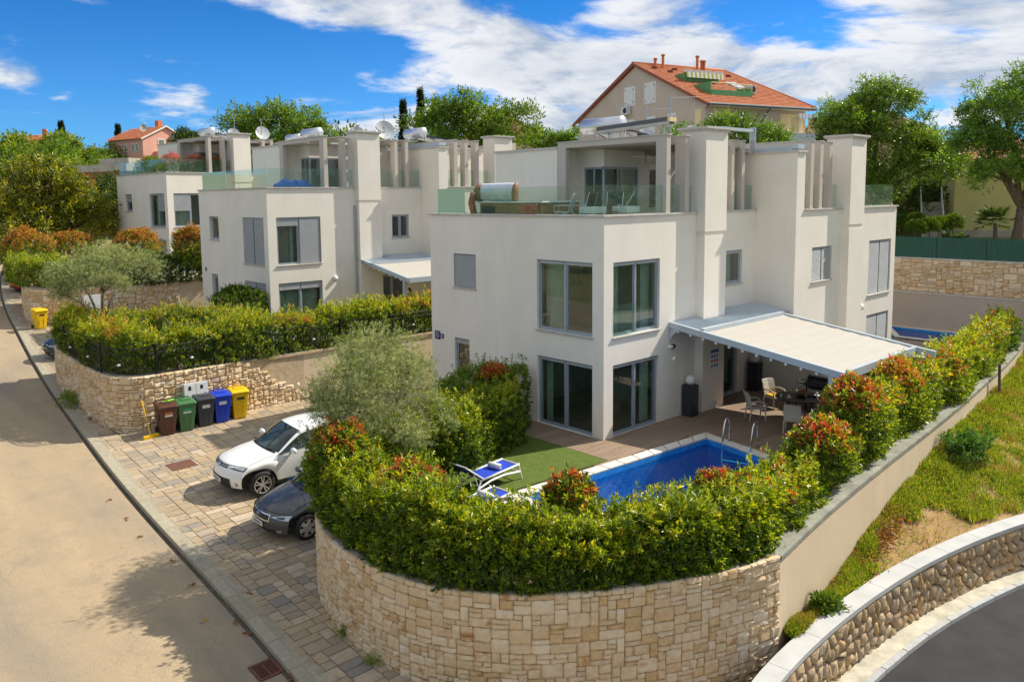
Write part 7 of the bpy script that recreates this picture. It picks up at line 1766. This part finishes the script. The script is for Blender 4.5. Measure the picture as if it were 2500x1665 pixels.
def deck_chair(loc, rz, label, white=False):
    e = empty('terrace_chair', loc, rz, label, 'chair', 'chairs on the nearest roof terrace'); SL = mat('chair_sling', (.012, .014, .018), .8) if not white else mat('white_sling', (.62, .66, .68), .8)
    m = MB(); m.obox((-.22, 0, .42), (.24, 0, .46), .50, .015); m.build('seat', SL, e); m = MB(); m.obox((-.22, 0, .42), (-.42, 0, 1.05), .50, .015, (1, 0, 0)); m.build('backrest', SL, e)
    for sg in (1, -1):
        y = sg * .26
        for pts, nm in (([(.22, y, .46), (-.30, y, 0)], 'leg'), ([(-.2, y, .44), (.28, y, 0)], 'leg'), ([(-.22, y, .42), (-.43, y, 1.08)], 'back_rail'), ([(-.32, y, .66), (.22, y, .66), (.24, y, .46)], 'arm')): m = MB(); m.tube(pts, .014, 6); m.build(nm, ALUL, e)
deck_chair((.75, 2.35, 6.56), R(118), 'white backed folding chair beside the hot tub', True); deck_chair((1.0, 1.75, 6.56), R(100), 'black folding chair leaning at the middle of the railing'); deck_chair((1.55, .95, 6.56), R(205), 'black sling chair nearest the terrace corner')
for (x, y, lb) in ((.95, 1.25, 'small white table near the black chairs on the roof terrace'), (2.0, .75, 'small white table at the front railing of the roof terrace')):
    e = empty('terrace_table', (x, y, 6.56), 0, lb, 'table'); m = MB(); m.box(-.32, .32, -.32, .32, .40, .62); m.build('table_top', mat('pale_grey_plastic', (.62, .66, .66), .5), e, bevel=.02)
    for a in (1, -1):
        for b in (1, -1): m = MB(); m.tube([(a * .25, b * .25, .4), (a * .34, b * .34, 0)], .016, 6); m.build('leg', ALUL, e)
p = ONB(1.9, .9, 6.56); e = empty('pool_float', p, R(0), 'crumpled bright blue cover on the roof terrace of the middle villa', 'cover'); m = MB(); m.smooth = True; BLC = mat('bright_blue_pvc', (.005, .14, .60), .35, var=.15, vs=4)
r = np.random.default_rng(4); n, k2 = 22, 8; vs = []
for i in range(n + 1):
    a = i / n
    for k in range(k2): t_ = 2 * math.pi * k / k2; rad = .30 * math.sin(math.pi * min(.97, max(.03, a))) ** .45 * (1 + .12 * math.sin(a * 23 + k)); vs.append((-1.05 + 2.1 * a, .9 * rad * math.cos(t_), .38 + rad * 1.35 * math.sin(t_) + .05 * math.sin(a * 9)))
m.add(vs, [(i * k2 + k, i * k2 + (k + 1) % k2, (i + 1) * k2 + (k + 1) % k2, (i + 1) * k2 + k) for i in range(n) for k in range(k2)]); m.build('cover', BLC, e)
# umbrella (closed) by the far pool, stake in the grass
e = empty('closed_parasol', (23.2, .9, 0), 0, 'folded beige parasol standing by the far pool', 'parasol'); m = MB(); m.tube([(0, 0, 0), (0, 0, 2.0)], .025, 8); m.build('pole', STEEL, e)
m = MB(); m.smooth = True; vs = []
for z, rr7 in ((.45, .20), (.9, .17), (1.5, .12), (2.0, .03)):
    for k in range(12): t_ = 2 * math.pi * k / 12; q = rr7 * (1 + .25 * (k % 2)); vs.append((q * math.cos(t_), q * math.sin(t_), z))
m.add(vs, [(i * 12 + k, i * 12 + (k + 1) % 12, (i + 1) * 12 + (k + 1) % 12, (i + 1) * 12 + k) for i in range(3) for k in range(12)]); m.build('canopy_cloth', mat('beige_cloth', (.52, .45, .38), .9), e)
m = MB(); m.obox((15.2, -6.55, -.7), (14.75, -6.60, 1.15), .09, .07); setp(m.build('wooden_stake', BARK), 'rough wooden stake leaning in the grass against the boundary wall', 'stake')
# lamp post inside the olive, small black post
e = empty('garden_lamp', (-7.1, .95, 0), 0, 'small garden lantern half hidden under the near olive tree', 'lamp'); m = MB(); m.tube([(0, 0, 0), (0, 0, 1.1)], .03, 8); m.build('post', BLACKM, e); m = MB(); m.lathe([(.04, 1.1), (.13, 1.18), (.14, 1.32), (.03, 1.42)], 12); m.build('lantern', glass_mat('lantern_glass', (.6, .65, .65), 1.5, .3, (.3, .32, .32)), e, fix=False)
m = MB(); m.lathe([(0, -.10), (.05, -.09), (.07, -.03), (.07, 0)], 12, (-3.9, 12.1, .35), 'y'); setp(m.build('wall_spot', WHITEP), 'tiny white spot lamp on the rendered wall by the stone edge', 'wall lamp')
# a person under the middle canopy, seen over the hedge
def person(loc, rz, label, shirt, hair, arms_up=True):
    e = empty('person', loc, rz, label, 'person', 'people under the middle villa canopy'); me = bpy.data.meshes.new('body')
    J = {'pel': (0, 0, .95, .14), 'bel': (0, 0, 1.12, .13), 'che': (0, 0, 1.34, .16), 'nek': (0, 0, 1.50, .055), 'hed': (0, .01, 1.60, .085), 'hd2': (0, .01, 1.72, .09), 'sl': (-.18, 0, 1.42, .06), 'sr': (.18, 0, 1.42, .06), 'el': (-.26, .08, 1.16, .045), 'hl': (-.22, .28, 1.05, .04), 'er': (.33, .06, 1.66, .045), 'hr': (.30, .10, 1.92, .04), 'hil': (-.1, 0, .88, .1), 'hir': (.1, 0, .88, .1), 'kl': (-.11, .02, .5, .065), 'kr': (.11, .02, .5, .065), 'al': (-.11, 0, .08, .045), 'ar': (.11, 0, .08, .045), 'tl': (-.11, .16, .03, .035), 'tr': (.11, .16, .03, .035)}
    if not arms_up: J['er'] = (.26, .08, 1.16, .045); J['hr'] = (.2, .28, 1.05, .04)
    ed = [('pel', 'bel'), ('bel', 'che'), ('che', 'nek'), ('nek', 'hed'), ('hed', 'hd2'), ('che', 'sl'), ('che', 'sr'), ('sl', 'el'), ('el', 'hl'), ('sr', 'er'), ('er', 'hr'), ('pel', 'hil'), ('pel', 'hir'), ('hil', 'kl'), ('kl', 'al'), ('al', 'tl'), ('hir', 'kr'), ('kr', 'ar'), ('ar', 'tr')]
    ks = list(J); me.from_pydata([J[k][:3] for k in ks], [(ks.index(a), ks.index(b)) for a, b in ed], [])
    o = link('body', me, None, e); sk = o.modifiers.new('skin', 'SKIN'); o.modifiers.new('sub', 'SUBSURF').levels = 1
    for k, d in zip(ks, me.skin_vertices[0].data): d.radius = (J[k][3], J[k][3])
    me.skin_vertices[0].data[0].use_root = True
    dg = bpy.context.evaluated_depsgraph_get(); dg.update(); m2 = bpy.data.meshes.new_from_object(o.evaluated_get(dg)); o.modifiers.clear(); o.data = m2
    for mm in (mat('skin', (.45, .25, .17), .6), mat('shirt', shirt, .9), mat('trousers', (.05, .06, .09), .9)): m2.materials.append(mm)
    for p in m2.polygons:
        c = p.center; p.use_smooth = True
        p.material_index = 1 if (.95 < c.z < 1.47 and abs(c.x) < .25 and c.y < .1) else (2 if c.z <= .95 and c.z > .12 and abs(c.x) < .22 and c.y < .2 else 0)
    m = MB(); m.smooth = True; n = 8; m.lathe([(.10 * math.sin(math.pi * i / n / 1.5) + 1e-4, 1.80 - .14 * (1 - math.cos(math.pi * i / n / 1.5))) for i in range(n + 1)], 12, (0, -.01, 0)); m.build('hair', mat('hair', hair, .8), e)
person(ONB(6.35, -2.6, 0), R(160), 'person in a dark shirt reaching up under the middle villa canopy', (.02, .02, .025), (.05, .03, .02)); person(ONB(5.75, -2.5, -.1), R(200), 'person half hidden behind the hedge top under the middle villa canopy', (.3, .2, .15), (.16, .09, .04), False)
# ------------------------------------------------------------------ buildings beyond
def house_frame(P0, P1, depth):
    """local frame: a along P0->P1, b inwards (left of that direction), z up"""
    p, q = np.array(P0[:2], float), np.array(P1[:2], float); L = np.linalg.norm(q - p); a = (q - p) / L; b = np.array([-a[1], a[0]]); return L, math.atan2(a[1], a[0])
# big gabled house on the hill: near corner, gable to the left, eaves running right
e = empty('gabled_house', (30.42, 16.16, 0), 0, 'big taupe house with a red tiled gable roof and white shutters behind the nearest villa', 'house')
ga = np.array([34.42 - 30.42, 31.46 - 16.16]); GWd = np.linalg.norm(ga); ga = ga / GWd; rd = np.array([ga[1], -ga[0]])       # rd: along the eaves away to the right
e.rotation_euler = (0, 0, math.atan2(rd[1], rd[0])); LR = 10.0; ZE, ZR, ZB = 13.95, 17.75, 4.4                       # local x along eaves, local y along the gable
m = MB(); m.add([(0, 0, ZB), (0, GWd, ZB), (0, GWd, ZE), (0, GWd / 2, ZR - .22), (0, 0, ZE), (.35, 0, ZB), (.35, GWd, ZB), (.35, GWd, ZE), (.35, GWd / 2, ZR - .22), (.35, 0, ZE)], [(0, 4, 3, 2, 1), (5, 6, 7, 8, 9), (0, 1, 6, 5), (1, 2, 7, 6), (2, 3, 8, 7), (3, 4, 9, 8), (4, 0, 5, 9)]); m.build('gable_wall', TAUPE, e)
m = MB(); m.box(.35, LR, .02, .35, ZB, ZE - .05); m.build('side_wall', TAUPE, e); m = MB(); m.box(LR - .3, LR, .35, GWd, ZB, ZE); m.box(.35, LR - .3, GWd - .3, GWd, ZB, ZE); m.build('rear_wall', TAUPE, e)
for b_x in ((.8, 2.6, -.03, .02, 11.2, 13.6), (7.3, 9.7, -.03, .02, 9.0, 13.4), (-.02, .0, .4, 1.0, 11.0, 13.55)): m = MB(); m.box(*b_x); m.build('cream_recess', CREAM, e)
def roof_plane(par, c0, c1, c2, c3, m, nrow, ncol, lift=.05):
    """tiled slope: rows of overlapping corrugated strips; c0-c1 eave, c3-c2 ridge"""
    c0, c1, c2, c3 = (np.array(c, float) for c in (c0, c1, c2, c3)); nn = np.cross(c1 - c0, c3 - c0); nn /= np.linalg.norm(nn); nn = nn if nn[2] > 0 else -nn; mb = MB(); sub = 4
    for i in range(nrow):
        t0, t1 = i / nrow, (i + 1.12) / nrow; A0, A1 = c0 + (c3 - c0) * t0, c1 + (c2 - c1) * t0; B0, B1 = c0 + (c3 - c0) * min(1, t1), c1 + (c2 - c1) * min(1, t1)
        for j in range(ncol):
            vs = []; mb.rv = random.random()
            for k in range(sub + 1):
                s = (j + k / sub) / ncol; h = .035 * math.sin(math.pi * k / sub); vs += [A0 + (A1 - A0) * s + nn * (lift + h + .03), B0 + (B1 - B0) * s + nn * (lift + h - .005)]
            mb.add(vs, [(2 * k, 2 * k + 2, 2 * k + 3, 2 * k + 1) for k in range(sub)])
    o = mb.build('roof_tiles', m, par, fix=False); o['kind'] = 'stuff'
    mb = MB(); mb.quad(*c0[None].tolist(), *c1[None].tolist(), *c2[None].tolist(), *c3[None].tolist()); return o
ov = .55; rs_ = (ZR - ZE) / (GWd / 2); HX = 1.0
roof_plane(e, (-.25, -ov, ZE - ov * rs_ + .1), (LR + .5, -ov, ZE - ov * rs_ + .1), (LR - HX + .2, GWd / 2, ZR), (-.25, GWd / 2, ZR), ROOF, 26, 40)
roof_plane(e, (LR - HX, GWd + ov, ZE - ov * rs_ + .1), (-.25, GWd + ov, ZE - ov * rs_ + .1), (-.25, GWd / 2, ZR), (LR - HX, GWd / 2, ZR), ROOF, 24, 30)
roof_plane(e, (LR + .5, -ov, ZE - ov * rs_ + .1), (LR + .5, GWd + ov, ZE - ov * rs_ + .1), (LR - HX + .2, GWd / 2, ZR), (LR - HX + .2, GWd / 2, ZR), ROOF, 22, 36)
m = MB(); zo = ZE - ov * rs_
m.add([(-.28, -ov, zo - .08), (-.28, GWd / 2, ZR - .14), (-.28, GWd + ov, zo - .08), (-.28, GWd + ov, zo + .16), (-.28, GWd / 2, ZR + .12), (-.28, -ov, zo + .16), (-.12, -ov, zo - .08), (-.12, GWd / 2, ZR - .14), (-.12, GWd + ov, zo - .08), (-.12, GWd + ov, zo + .16), (-.12, GWd / 2, ZR + .12), (-.12, -ov, zo + .16)], [(0, 1, 4, 5), (1, 2, 3, 4), (6, 11, 10, 7), (7, 10, 9, 8), (0, 6, 7, 1), (1, 7, 8, 2), (5, 4, 10, 11), (4, 3, 9, 10), (0, 5, 11, 6), (2, 8, 9, 3)]); m.build('verge', mat('verge_terracotta', (.30, .09, .05), .8), e)
m = MB(); m.tube([(-.25, -ov - .06, zo + .1), (LR + .5, -ov - .06, zo + .1)], .09, 8); m.tube([(5.7, -ov, zo), (5.4, -.06, zo - .9), (5.4, -.06, ZB)], .06, 8); m.build('gutter', mat('gutter_grey', (.10, .13, .15), .5, .3), e)
m = MB(); m.box(-.1, LR + .4, -ov, .02, zo - .02, zo + .04); m.build('eave_soffit', SHW, e)
ridge = MB(); ridge.smooth = True; ridge.tube([(-.3, GWd / 2, ZR + .08), (LR - HX + .2, GWd / 2, ZR + .08)], .10, 7); ridge.tube([(LR - HX + .2, GWd / 2, ZR + .08), (LR + .5, -ov, zo + .2)], .09, 7); ridge.build('ridge_tiles', ROOF, e)
for (y, z, w, h) in ((8.54, 15.3, 1.12, 1.25), (6.0, 15.3, 1.12, 1.35), (8.6, 12.7, 1.05, 1.3), (5.9, 12.75, .75, 1.25), (3.45, 12.75, .65, 1.25)):
    m = MB(); m.box(-.05, 0, y - w / 2 - .14, y + w / 2 + .14, z - h / 2 - .14, z + h / 2 + .14); f = m.build('window', SHW, e)
    for sg in (-1, 1):
        m = MB(); m.box(-.09, -.05, y + sg * w / 4 - w / 4 + .012, y + sg * w / 4 + w / 4 - .012, z - h / 2, z + h / 2)
        s = m.build('shutter', SHW, f); m = MB()
        for zq in (z - h / 2 + .14, z + h / 2 - .14): m.box(-.105, -.09, y + sg * w / 2 - .05 - sg * .06, y + sg * w / 2 + .05 - sg * .06, zq - .035, zq + .035)
        m.build('hinge', BLACKM, f)
def ac_unit(par, T, name='air_conditioner'):
    m = MB(); m.box(-.42, .42, -.18, .18, -.32, .32, T); u = m.build(name, mat('ac_white', (.62, .62, .60), .5), par)
    m = MB(); vs = [T(.12 + .23 * math.cos(6.283 * k / 20), -.186, .23 * math.sin(6.283 * k / 20)) for k in range(20)]; m.add(vs, [tuple(range(20))]); m.build('fan_grille', DARKP, u, fix=False)
ac_unit(e, lambda a, d, z: (-.28 + d, 8.75 - a, 14.2 + z)); ac_unit(e, lambda a, d, z: (6.2 + a, 1.9 + d, 15.35 + z))
# green roof terrace with striped awning, skylight, pipes
m = MB(); m.box(1.6, 5.6, 1.1, 1.25, 14.2, 15.05); m.box(1.6, 1.75, 1.25, 3.6, 14.4, 15.6); m.box(5.45, 5.6, 1.25, 3.4, 14.4, 15.4); m.build('roof_terrace', GREENP, e)
m = MB(); m.tube([(1.6, 1.15, 15.55), (5.6, 1.15, 15.55)], .035); m.tube([(1.6, 1.15, 15.3), (5.6, 1.15, 15.3)], .025)
for x in np.linspace(1.6, 5.6, 6): m.tube([(x, 1.15, 15.0), (x, 1.15, 15.55)], .022)
m.build('terrace_railing', CREAM, e)
m = MB(); m.obox((1.5, 3.9, 16.75), (5.2, 3.9, 16.75), .35, .2); m.build('awning_box', SHW, e)
for k in range(18):
    m = MB(); x = 1.5 + k * 3.7 / 18; m.quad((x, 3.72, 16.68), (x + 3.7 / 18, 3.72, 16.68), (x + 3.7 / 18, 3.64, 16.25), (x, 3.64, 16.25)); m.build('awning_strip', SHW if k % 2 else mat('awning_green', (.35, .42, .08), .8), e, fix=False)
m = MB(); m.box(1.7, 5.0, 4.0, 5.2, 15.6, 16.65); m.build('dormer', GREENP, e)
m = MB(); m.box(5.9, 7.0, 2.2, 4.3, -.02, .06, lambda x, y, z: (x, y, 14.12 + .481 * y + z)); m.build('skylight', mat('skylight_frame', (.35, .36, .36), .5), e); m = MB(); m.box(6.02, 6.88, 2.35, 4.15, .062, .075, lambda x, y, z: (x, y, 14.12 + .481 * y + z)); m.build('skylight_pane', mat('skylight_glass', (.55, .62, .70), .05, .6), e)
for (x, y, h) in ((1.7, GWd / 2 - .35, .75), (2.1, GWd / 2 - .8, 1.0), (4.9, GWd / 2 - 1.6, .95), (5.9, GWd / 2 - 1.0, .75), (6.15, GWd / 2 - 1.0, .75)): m = MB(); m.tube([(x, y, ZR - .8), (x, y, ZR - .35 + h)], .11, 8); m.lathe([(.17, ZR - .35 + h), (.17, ZR - .27 + h), (.05, ZR - .2 + h)], 10, (x, y, 0)); m.build('vent_pipe', ROOF, e)
for k in range(8): m = MB(); m.box(.8 + k * 1.0, 1.1 + k * 1.0, 6.6 - .7 * (k % 2), 6.9 - .7 * (k % 2), 17.1 - .337 * (k % 2), 17.45 - .337 * (k % 2)); m.build('vent_tile', mat('dark_tile', (.18, .05, .03), .8), e)
# balcony end with scalloped awning
m = MB(); m.box(7.2, 11.0, -1.4, -.05, 9.6, 11.9); m.build('balcony_parapet', mat('pale_blue_white', (.62, .66, .70), .7), e)
for x in (7.6, 9.4): m = MB(); m.box(x - .22, x + .22, -1.35, -.95, 11.9, 13.1); m.build('balcony_column', CREAM, e)
for k in range(14): m = MB(); x = 7.5 + k * .17; m.quad((x, -1.5, 13.3), (x + .165, -1.5, 13.3), (x + .155, -1.55, 12.95), (x + .08, -1.56, 12.88), (x + .02, -1.55, 12.95)); m.build('awning_scallop', SHW if k % 2 else SHUT, e, fix=False)
m = MB(); m.box(5.35, 6.05, -.06, .02, 12.0, 13.15); m.build('side_shutter', SHW, e)
m = MB(); m.box(.7, 1.3, -.04, .02, 9, 12.4); m.build('side_window', SHW, e)
def simple_house(name, loc, rz, L, Wd, zb, ze, zr, wall_m, roof_m, label, wins=(), hip=0, rows=14, cols=20, chimney=None):
    e = empty(name, loc, rz, label, 'house')
    m = MB(); m.add([(0, 0, zb), (0, Wd, zb), (0, Wd, ze), (0, Wd / 2, zr - .15), (0, 0, ze)], [(0, 4, 3, 2, 1)]); m.add([(L, 0, zb), (L, Wd, zb), (L, Wd, ze), (L, Wd / 2, zr - .15), (L, 0, ze)], [(0, 1, 2, 3, 4)]); m.box(0.001, L - .001, .001, Wd - .001, zb, ze - .05); m.build('wall', wall_m, e)
    s = (zr - ze) / (Wd / 2); o = .4
    roof_plane(e, (-.3, -o, ze - o * s), (L + .3, -o, ze - o * s), (L + .3, Wd / 2, zr), (-.3, Wd / 2, zr), roof_m, rows, cols); roof_plane(e, (L + .3, Wd + o, ze - o * s), (-.3, Wd + o, ze - o * s), (-.3, Wd / 2, zr), (L + .3, Wd / 2, zr), roof_m, rows, cols)
    m = MB(); m.add([(-.32, -o, ze - o * s - .12), (-.32, Wd / 2, zr - .1), (-.32, Wd + o, ze - o * s - .12), (-.32, Wd + o, ze - o * s + .1), (-.32, Wd / 2, zr + .12), (-.32, -o, ze - o * s + .1)], [(0, 1, 4, 5), (1, 2, 3, 4)]); m.build('verge', SHW, e, fix=False)
    for (face, a, z, w, h) in wins:
        T = (lambda a_, d, z_: (d, a_, z_)) if face == 'g' else (lambda a_, d, z_: (a_, d, z_))
        m = MB(); m.box(a - w / 2, a + w / 2, -.05, .0, z - h / 2, z + h / 2, T); f = m.build('window', SHW, e); m = MB(); m.box(a - w / 2 + .12, a + w / 2 - .12, -.07, -.05, z - h / 2 + .12, z + h / 2 - .12, T); m.build('pane', GLASS, f)
    if chimney: m = MB(); m.box(chimney[0], chimney[0] + .7, chimney[1], chimney[1] + .7, zr - 1.2, zr + 1.0); m.build('chimney', ROOF, e)
    return e
def face_house(px0, px1): pass
e = simple_house('pink_house', (25.1, 96.5, 0), R(105), 8, 7.0, 8, 16.0, 17.7, PINK, ROOF, 'pink house with a white edged roof on the left skyline', [('g', 4.2, 15.3, 1.1, 1.3), ('g', 2.0, 13.6, .9, .9)], chimney=(2.4, 2.2))
m = MB(); m.box(-1.4, -.01, 2.0, 5.4, 11.6, 14.2); m.build('balcony', mat('salmon_plaster', (.72, .30, .19), .8), e); ac_unit(e, lambda a, d, z: (-.22 + d, 2.3 - a, 16.3 + z))
for x in (1.3, 2.2, 3.9):
    m = MB(); m.box(x - .3, x + .3, 7.0, 7.05, 14.2, 15.3); f = m.build('window', SHW, e); m = MB(); m.box(x - .2, x + .2, 7.05, 7.07, 14.3, 15.2); m.build('pane', GLASS, f)
dsh = empty('satellite_dish', (18.6, 95.0, 16.6), 0, 'dish on the roof edge of the pink house', 'satellite dish'); m = MB(); m.smooth = True; m.lathe([(0, 0), (.25, -.02), (.5, -.1)], 18, (0, 0, .7), 'y'); m.build('dish', SILL, dsh, fix=False); m = MB(); m.tube([(0, 0, -.8), (0, 0, .7)], .05); m.build('mast', STEEL, dsh)
simple_house('orange_house', (55.9, 58.3, 0), R(48), 9, 9.0, 8, 16.2, 19.0, mat('orange_plaster', (.74, .34, .19), .85), ROOF, 'orange house gable peeping out right of the broad round tree')
simple_house('white_house', (14.0, 156.0, 0), R(-30), 7, 7, 12, 18.6, 20.4, mat('white_plaster', (.72, .72, .70), .85), ROOF, 'tiny white house with an orange roof at the far left of the skyline', chimney=(6, 1))
simple_house('brown_roof_house', (55.0, 10.5, 0), R(20), 10, 10, 6, 13.2, 15.4, mat('ochre_plaster', (.50, .36, .22), .85), mat('brown_tiles', (.16, .11, .085), .85, var=.3), 'house with a dark brown roof between the gabled house and the trees')
simple_house('low_house', (44.0, 48.5, 0), R(-40), 8, 7, 8, 12.4, 13.7, mat('dull_plaster', (.50, .40, .30), .85), mat('old_brown_tiles', (.22, .13, .09), .85, var=.3), 'low brown roof with a brick chimney behind the nearest villa terrace', chimney=(3.4, 2.0))
e = simple_house('yellow_house', (38.6, 2.7, 0), R(-67), 13, 9, 4, 9.6, 10.9, YELLOW, ROOF, 'yellow house behind the light green tree at the right edge')
m = MB(); m.box(-.12, 13.1, -.06, .0, 4.0, 5.0); m.build('plinth', CONC, e)
e = empty('outside_stairs', (36.6, 3.2, 4.4), R(22), 'outside stairs with a white metal railing beside the yellow house', 'stairs')
for k in range(12): m = MB(); m.box(k * .34, k * .34 + .36, -.6, .6, k * .20, k * .20 + .20); m.build('step', CONC, e)
for y in (-.62, .62):
    m = MB(); m.tube([(-.1, y, .95), (4.1, y, 3.45)], .03); m.tube([(-.1, y, .5), (4.1, y, 3.0)], .02); m.tube([(-.1, y, 0), (-.1, y, .95), (-.7, y, .9), (-.7, y, 0)], .03)
    for k in range(24): x = k * .175; m.tube([(x, y, x * .6 + .05), (x, y, x * .6 + .98)], .012, 4)
    m.build('railing', WHITEP, e)
e = empty('garden_pergola', (37.6, 6.4, 4.6), R(20), 'dark red wooden pergola in the shade beside the stairs', 'pergola'); RW = mat('dark_red_wood', (.10, .02, .015), .7)
for x in (0, 2.6):
    for y in (0, 2.2): m = MB(); m.box(x - .09, x + .09, y - .09, y + .09, 0, 2.5); m.build('post', RW, e)
m = MB(); m.box(-.3, 2.9, -.3, 2.5, 2.5, 2.68); m.build('roof', RW, e)
# unfinished brick house on the left
e = empty('unfinished_house', (3.0, 66.8, 0), R(-68), 'unfinished red hollow brick house with raw concrete beams', 'house')
e.rotation_euler = (0, 0, math.atan2(60.9 - 67.0, 5.55 - 3.18)); L = 6.6; TB = lambda a, d, z: (a, d, z)
m = MB(); wall_panel(m, TB, 0, L, 3.5, 10.3, 0, .25, [(3.6, 4.55, 8.7, 10.0), (.6, 1.6, 5.6, 7.0)]); m.build('brick_wall', BRICK, e); m = MB(); m.box(-.4, L + .3, -.4, 5, 7.75, 7.95); m.build('floor_slab', CONC, e)
m = MB(); m.box(-1.2, L + .2, -.15, 5, 10.3, 10.95); m.box(2.6, 6.6, .3, 5, 10.95, 11.5); m.build('ring_beam', CONC, e); m = MB(); m.box(.1, L, .26, .35, 3.6, 10.2); m.build('dark_interior', ROOMF, e)
m = MB(); m.box(-.5, -.25, 0, 5, 3.5, 10.3); m.box(-3.5, -.5, -1.5, 4, 3.5, 6.4); m.build('side_brick_wall', BRICK, e)
# signs of life far up the street: a small white vehicle shelter and poles
